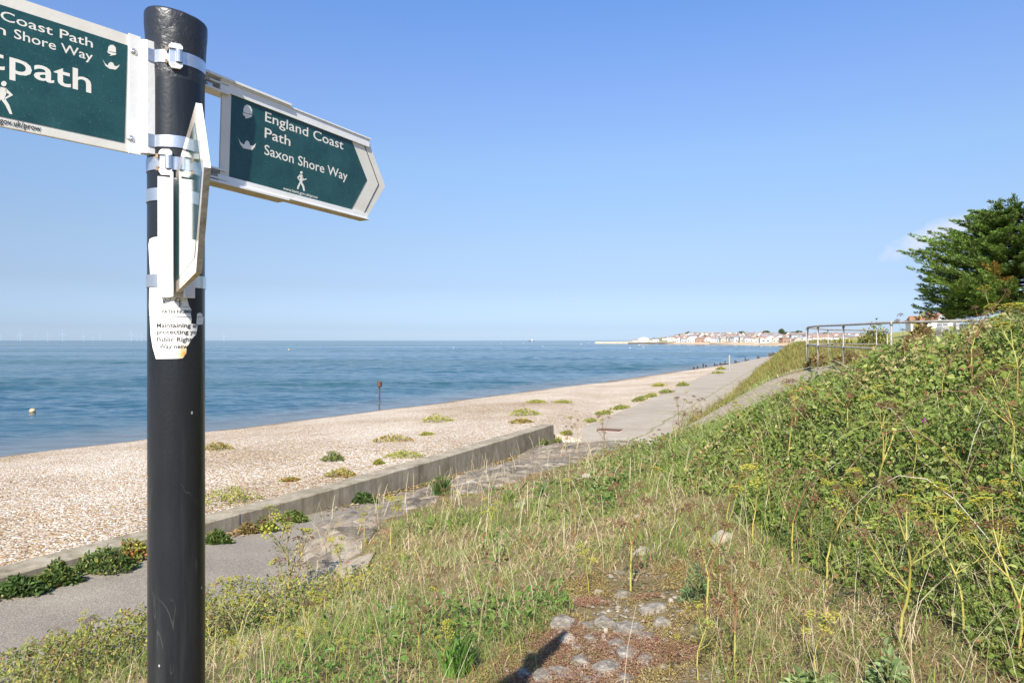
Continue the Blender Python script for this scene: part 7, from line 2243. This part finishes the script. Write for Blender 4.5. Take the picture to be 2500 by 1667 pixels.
# bush and dry growth behind the railing
for px, py, wd, lab, cols, h_, Y in [(2135, 845, 100, 'yellow-green bush between the two railing rows', [(0.20, 0.21, 0.05), (0.30, 0.28, 0.08), (0.13, 0.15, 0.04)], .75, 31), (2060, 840, 90, 'yellowish bush behind the left railing posts', [(0.28, 0.27, 0.06), (0.36, 0.32, 0.08), (0.20, 0.20, 0.05)], .38, 36), (2005, 845, 70, 'low yellowish bush behind the railing corner', [(0.28, 0.27, 0.06), (0.36, 0.32, 0.08)], .30, 36)]:
    d_ = ray(px, 830) * Y; z_ = drop(d_.x, d_.y)
    ob = cushion('bank_bush', px, py, wd, lab, 'bush', cols, None, h_, 0.10, None, 1600, asp=0.9)
    if ob is not None:
        s_ = Y / ob.location.y
        ob.location = (d_.x, d_.y, (z_ if z_ is not None else -0.8) - 0.05); ob.scale = (s_,) * 3
dc = [(0.24, 0.13, 0.06), (0.36, 0.22, 0.11), (0.20, 0.16, 0.06), (0.30, 0.28, 0.09)]
for px, wd, lab, Y, h_ in ((2250, 70, 'tangle of brown dead growth right of the railing post', 17, 1.35), (2310, 60, 'brown and straw-coloured dead stems before the gate pier', 15, 1.2), (2205, 40, 'rusty dock growing under the railing', 14.2, .6), (2000, 50, 'brown and green growth under the railing corner', 20.0, .5), (2080, 70, 'rusty low growth between the railing posts', 17.5, .25)):
    d_ = ray(px, 830) * Y; z_ = drop(d_.x, d_.y)
    ob = cushion('dry_growth', 1800, 1200, 60, lab, 'dry growth', dc, None, h_, 0.05, None, 900, asp=0.8)
    s_ = (wd / F * Y) / (60 / F * ob.location.y)
    ob.location = (d_.x, d_.y, z_ - 0.03); ob.scale = (s_,) * 3

# ---- trees
bark_m = weathered('cypress_bark', (0.09, 0.065, 0.045), (0.20, 0.15, 0.11), 5, 0.9, 0.4, 20)
def cypress():
    Y0 = 40.0; X0 = at_px(2474, Y0)
    zb = drop(X0, Y0); zb = 0.3 if zb is None else zb
    root = empty('cypress_tree', (X0, Y0, zb)); tag(root, 'large dark green cypress tree on the right with a browned branch', 'tree')
    r_ = random.Random(21)
    prof = [(0.3, 2.2), (0.9, 4.2), (1.8, 5.0), (2.5, 5.45), (3.4, 5.45), (4.3, 5.0), (5.2, 4.75), (5.8, 4.3), (6.5, 3.5), (7.2, 2.7), (7.9, 1.7), (8.6, 0.5)]
    def rad(z): return float(np.interp(z, [a for a, b_ in prof], [b_ for a, b_ in prof]))
    P, Ax, Nn, Lf, C = [], [], [], [], []
    tubes = []
    # several leaning stems
    stems = []
    for k in range(6):
        a = 6.28 * k / 6 + r_.uniform(-0.3, 0.3)
        tip = Vector((math.cos(a) * r_.uniform(0.6, 1.9), math.sin(a) * r_.uniform(0.6, 1.9), r_.uniform(6.2, 8.2)))
        pts = [Vector((math.cos(a) * 0.15, math.sin(a) * 0.15, -0.4)), Vector((math.cos(a) * 0.45, math.sin(a) * 0.45, 1.2)), tip * 0.55 + Vector((math.cos(a) * 0.5, math.sin(a) * 0.5, 0)), tip]
        stems.append(pts); tubes.append((pts, [0.26, 0.19, 0.11, 0.02], 8, (0.08, 0.06, 0.045)))
    limbs = []
    nl = 240
    for i in range(nl):
        z = 0.55 + 7.5 * (i + r_.random()) / nl
        a = i * 2.39996 + r_.uniform(-0.35, 0.35)
        Rr = rad(z) * r_.uniform(0.80, 1.04) * (0.9 + 0.2 * math.sin(3 * a + z))
        end = Vector((math.cos(a) * Rr, math.sin(a) * Rr, z))
        st = stems[i % 6]
        zs_ = max(0.8, z - 0.22 * Rr - 0.3)
        t = min(1, zs_ / max(st[-1].z, 0.1))
        base = st[1] * (1 - t) + st[-1] * t
        mid = (base + end) * 0.5 + Vector((0, 0, -0.10 * Rr))
        tubes.append(([base, mid, end], [0.055, 0.032, 0.008], 5, (0.055, 0.042, 0.03)))
        limbs.append((base, mid, end, a, z, Rr))
    for base, mid, end, a, z, Rr in limbs:
        out_ = Vector((math.cos(a), math.sin(a), 0.0))
        brown = 0.85 if ((end - Vector((-3.5, -3.6, 3.0))).length < 0.8) else (0.5 if (end - Vector((-1.6, -4.8, 2.4))).length < 0.6 else 0.03)
        tone = r_.uniform(0.8, 1.3)
        for c in range(12):
            t = 1.02 - 0.066 * c + r_.uniform(-0.04, 0.04)
            ctr = (mid * (1 - (t - 0.5) * 2) + end * ((t - 0.5) * 2)) if t > 0.5 else (base * (1 - t * 2) + mid * (t * 2))
            sd = r_.uniform(-0.75, 0.75)
            pa = (out_ + Vector((-out_.y, out_.x, 0)) * sd + Vector((0, 0, r_.uniform(0.15, 0.75)))).normalized()
            pl_ = r_.uniform(0.55, 1.05) * (0.8 if z > 6.5 else 1.0)
            u_ = pa.orthogonal().normalized(); v_ = pa.cross(u_)
            n = 72
            for k in range(n):
                q = r_.random() ** 0.8
                rr = (0.24 * (1 - q) + 0.03) * math.sqrt(r_.random()); aa = r_.uniform(0, 6.28)
                rd_ = u_ * math.cos(aa) + v_ * math.sin(aa)
                rd_.z *= 0.55
                P.append(tuple(ctr + pa * (pl_ * q) + rd_ * rr))
                Ax.append(tuple(pa * 0.9 + rd_ * r_.uniform(0.3, 0.9) + Vector((0, 0, 0.12))))
                Nn.append((r_.gauss(0, .6), r_.gauss(0, .6) - 0.25, 1.0))
                Lf.append(r_.uniform(0.11, 0.22))
                if r_.random() < brown: col = np.array((0.36, 0.22, 0.06)) if brown > 0.8 else np.array((0.27, 0.13, 0.06))
                else: col = lerp(np.array((0.085, 0.15, 0.04)), np.array((0.24, 0.33, 0.08)), r_.random()) * tone
                C.append(col * r_.uniform(0.8, 1.2))
    # a few long leaders breaking the outline
    for (dx, dz, l) in ((-1.9, 7.55, 1.1), (-0.2, 7.9, 0.9), (1.1, 8.0, 0.8), (-2.9, 6.6, 0.7), (2.4, 7.3, 0.9)):
        b_ = Vector((dx, -0.6, dz)); d_ = Vector((r_.uniform(-.4, .7), r_.uniform(-.3, .3), 0.9)).normalized()
        tubes.append(([b_ - d_ * 0.6, b_, b_ + d_ * l], [0.03, 0.02, 0.004], 4, (0.06, 0.05, 0.035)))
        for k in range(110):
            t = r_.random()
            P.append(tuple(b_ + d_ * l * t + Vector((r_.gauss(0, .10), r_.gauss(0, .10), r_.gauss(0, .05))) * (1.3 - t)))
            Ax.append(tuple(d_ + Vector((r_.gauss(0, .6), r_.gauss(0, .6), r_.gauss(0, .3))))); Nn.append((r_.gauss(0, .6), r_.gauss(0, .6) - 0.3, 1)); Lf.append(r_.uniform(.1, .2)); C.append(lerp(np.array((0.05, 0.095, 0.03)), np.array((0.12, 0.18, 0.045)), r_.random()))
    root.scale = (1, 1, 0.875)
    tinted_tubes('trunk', tubes[:6], stalk_m, root)
    tinted_tubes('limbs', tubes[6:], stalk_m, root)
    Lf = np.array(Lf)
    build_leaves('crown', np.array(P), unit(np.array(Nn)), unit(np.array(Ax)), Lf, Lf * 0.34, np.array(C), spray_m, parent=root, fold=0.15)
cypress()

# small trees of the far town
def far_tree(px, top, wpx, label, dark=1.0):
    dY = 440 if top < 818 else 120
    top -= 2.5; wpx *= 1.25
    Y = float(wline(px)) + dY; X = (px - 1250) / F * Y
    z = float(town_z(np.array(px), np.array(float(dY))))
    H = max(3.5, (830 - top) / F * Y - z); W = wpx / F * Y
    o = empty('town_tree', (X, Y, z)); tag(o, label, 'tree', 'trees in the far town')
    n = 900
    q = rand_dirs(n) * (rng.random((n, 1)) ** 0.45)
    lob = 0.75 + 0.5 * fbm(q[:, 0] * 2.2 + px, q[:, 2] * 2.2 + q[:, 1], 121)
    P = q * lob[:, None] * np.array([W * 0.5, W * 0.5, H * 0.42]) + np.array([0, 0, H * 0.58])
    col = lerp(np.array([0.055, 0.085, 0.04]), np.array([0.13, 0.16, 0.07]), rng.random((n, 1))) * dark
    build_leaves('crown', P, unit(rand_dirs(n) + np.array([0, -.3, .7])), rand_dirs(n), np.full(n, W * 0.16), np.full(n, W * 0.12), col, spray_m, parent=o)
    tinted_tubes('trunk', [([(0, 0, -1), (0, 0, H * 0.3), (0.1, 0, H * 0.6)], [W * 0.05, W * 0.04, W * 0.02], 6, (0.1, 0.08, 0.06))], bark_m, o)
for px, top, wd, lab in [(1871, 809, 13, 'rounded dark tree on the town skyline left of the tallest one'), (1908, 804, 11, 'tallest pointed dark tree on the town skyline'), (1917, 812, 12, 'low dark tree touching the tallest one'), (1935, 812, 12, 'left one of the dark tree group near the railing'), (1950, 809, 16, 'largest dark tree of the group near the railing'), (1964, 814, 10, 'small dark tree right of the group near the railing'),
                         (1682, 812, 13, 'dark tree on the left part of the town skyline'), (1762, 815, 10, 'small dark tree among the middle roofs'), (1810, 811, 14, 'olive tree on the middle of the town skyline'), (1826, 816, 10, 'dark tree beside the olive one'), (1596, 826, 7, 'small dark tree beside the round-roofed pavilion'), (2018, 815, 20, 'dark trees seen through the railing'), (1662, 817, 8, 'small tree at the left shoulder of the hill'), (1720, 820, 8, 'small tree between the white houses'), (1850, 824, 9, 'tree low in the town right of centre'), (1780, 826, 8, 'tree low in the town near the middle')]:
    far_tree(px, top, wd, lab)

# debris and drifted shingle along the foot of the wall
n = 9000
s_w = rng.uniform(0, cum[-1], n); off = np.abs(rng.normal(0, 0.16, n)) + 0.02
cx_ = np.interp(s_w, cum, wp[:, 0]); cy_ = np.interp(s_w, cum, wp[:, 1])
ddx = np.interp(np.minimum(s_w + 0.3, cum[-1]), cum, wp[:, 0]) - cx_; ddy = np.interp(np.minimum(s_w + 0.3, cum[-1]), cum, wp[:, 1]) - cy_
nn_ = np.hypot(ddx, ddy) + 1e-6
k = rng.random(n) < sstep(0.35, 0.6, fbm(s_w * 0.9, s_w * 0.0, 131)) * 0.9 + 0.08
lx2 = (cx_ + ddy / nn_ * off)[k]; ly2 = (cy_ - ddx / nn_ * off)[k]
n = len(lx2)
P = np.stack([lx2, ly2, zpath(ly2) + 0.008 + 0.02 * rng.random(n)], 1)
Nn = unit(np.array([0, 0, 1.0]) + rand_dirs(n) * 0.5); Ax = unit(np.cross(rand_dirs(n), Nn))
L = 0.035 + 0.05 * rng.random(n)
col = np.array([(0.30, 0.18, 0.08), (0.40, 0.28, 0.14), (0.22, 0.13, 0.06), (0.48, 0.40, 0.28), (0.16, 0.2, 0.05)])[rng.integers(0, 5, n)] * (0.7 + 0.6 * rng.random((n, 1)))
tag(build_leaves('wall_litter', P, Nn, Ax, L, L * 0.6, col, herb_m), kind='stuff', label='brown litter and drifted stones along the foot of the wall')

# ================================================================== look-alikes told apart by their order along the view
ORD = ['leftmost', 'second from left', 'third from left', 'fourth from left', 'fifth from left', 'sixth from left', 'seventh from left', 'eighth from left', 'ninth from left', 'tenth from left', 'eleventh from left', 'twelfth from left', 'thirteenth from left', 'fourteenth from left', 'fifteenth from left', 'sixteenth from left', 'seventeenth from left', 'eighteenth from left', 'nineteenth from left', 'twentieth from left']
same = {}
for o in COL.objects:
    if o.parent is None and o.get('label') and o.get('category'):
        same.setdefault(o['label'], []).append(o)
for lab, os_ in same.items():
    if len(os_) < 2: continue
    os_.sort(key=lambda o: o.location.x / max(o.location.y, 0.1))
    for i, o in enumerate(os_):
        if i < len(ORD):
            o['label'] = lab + ', ' + ORD[i]
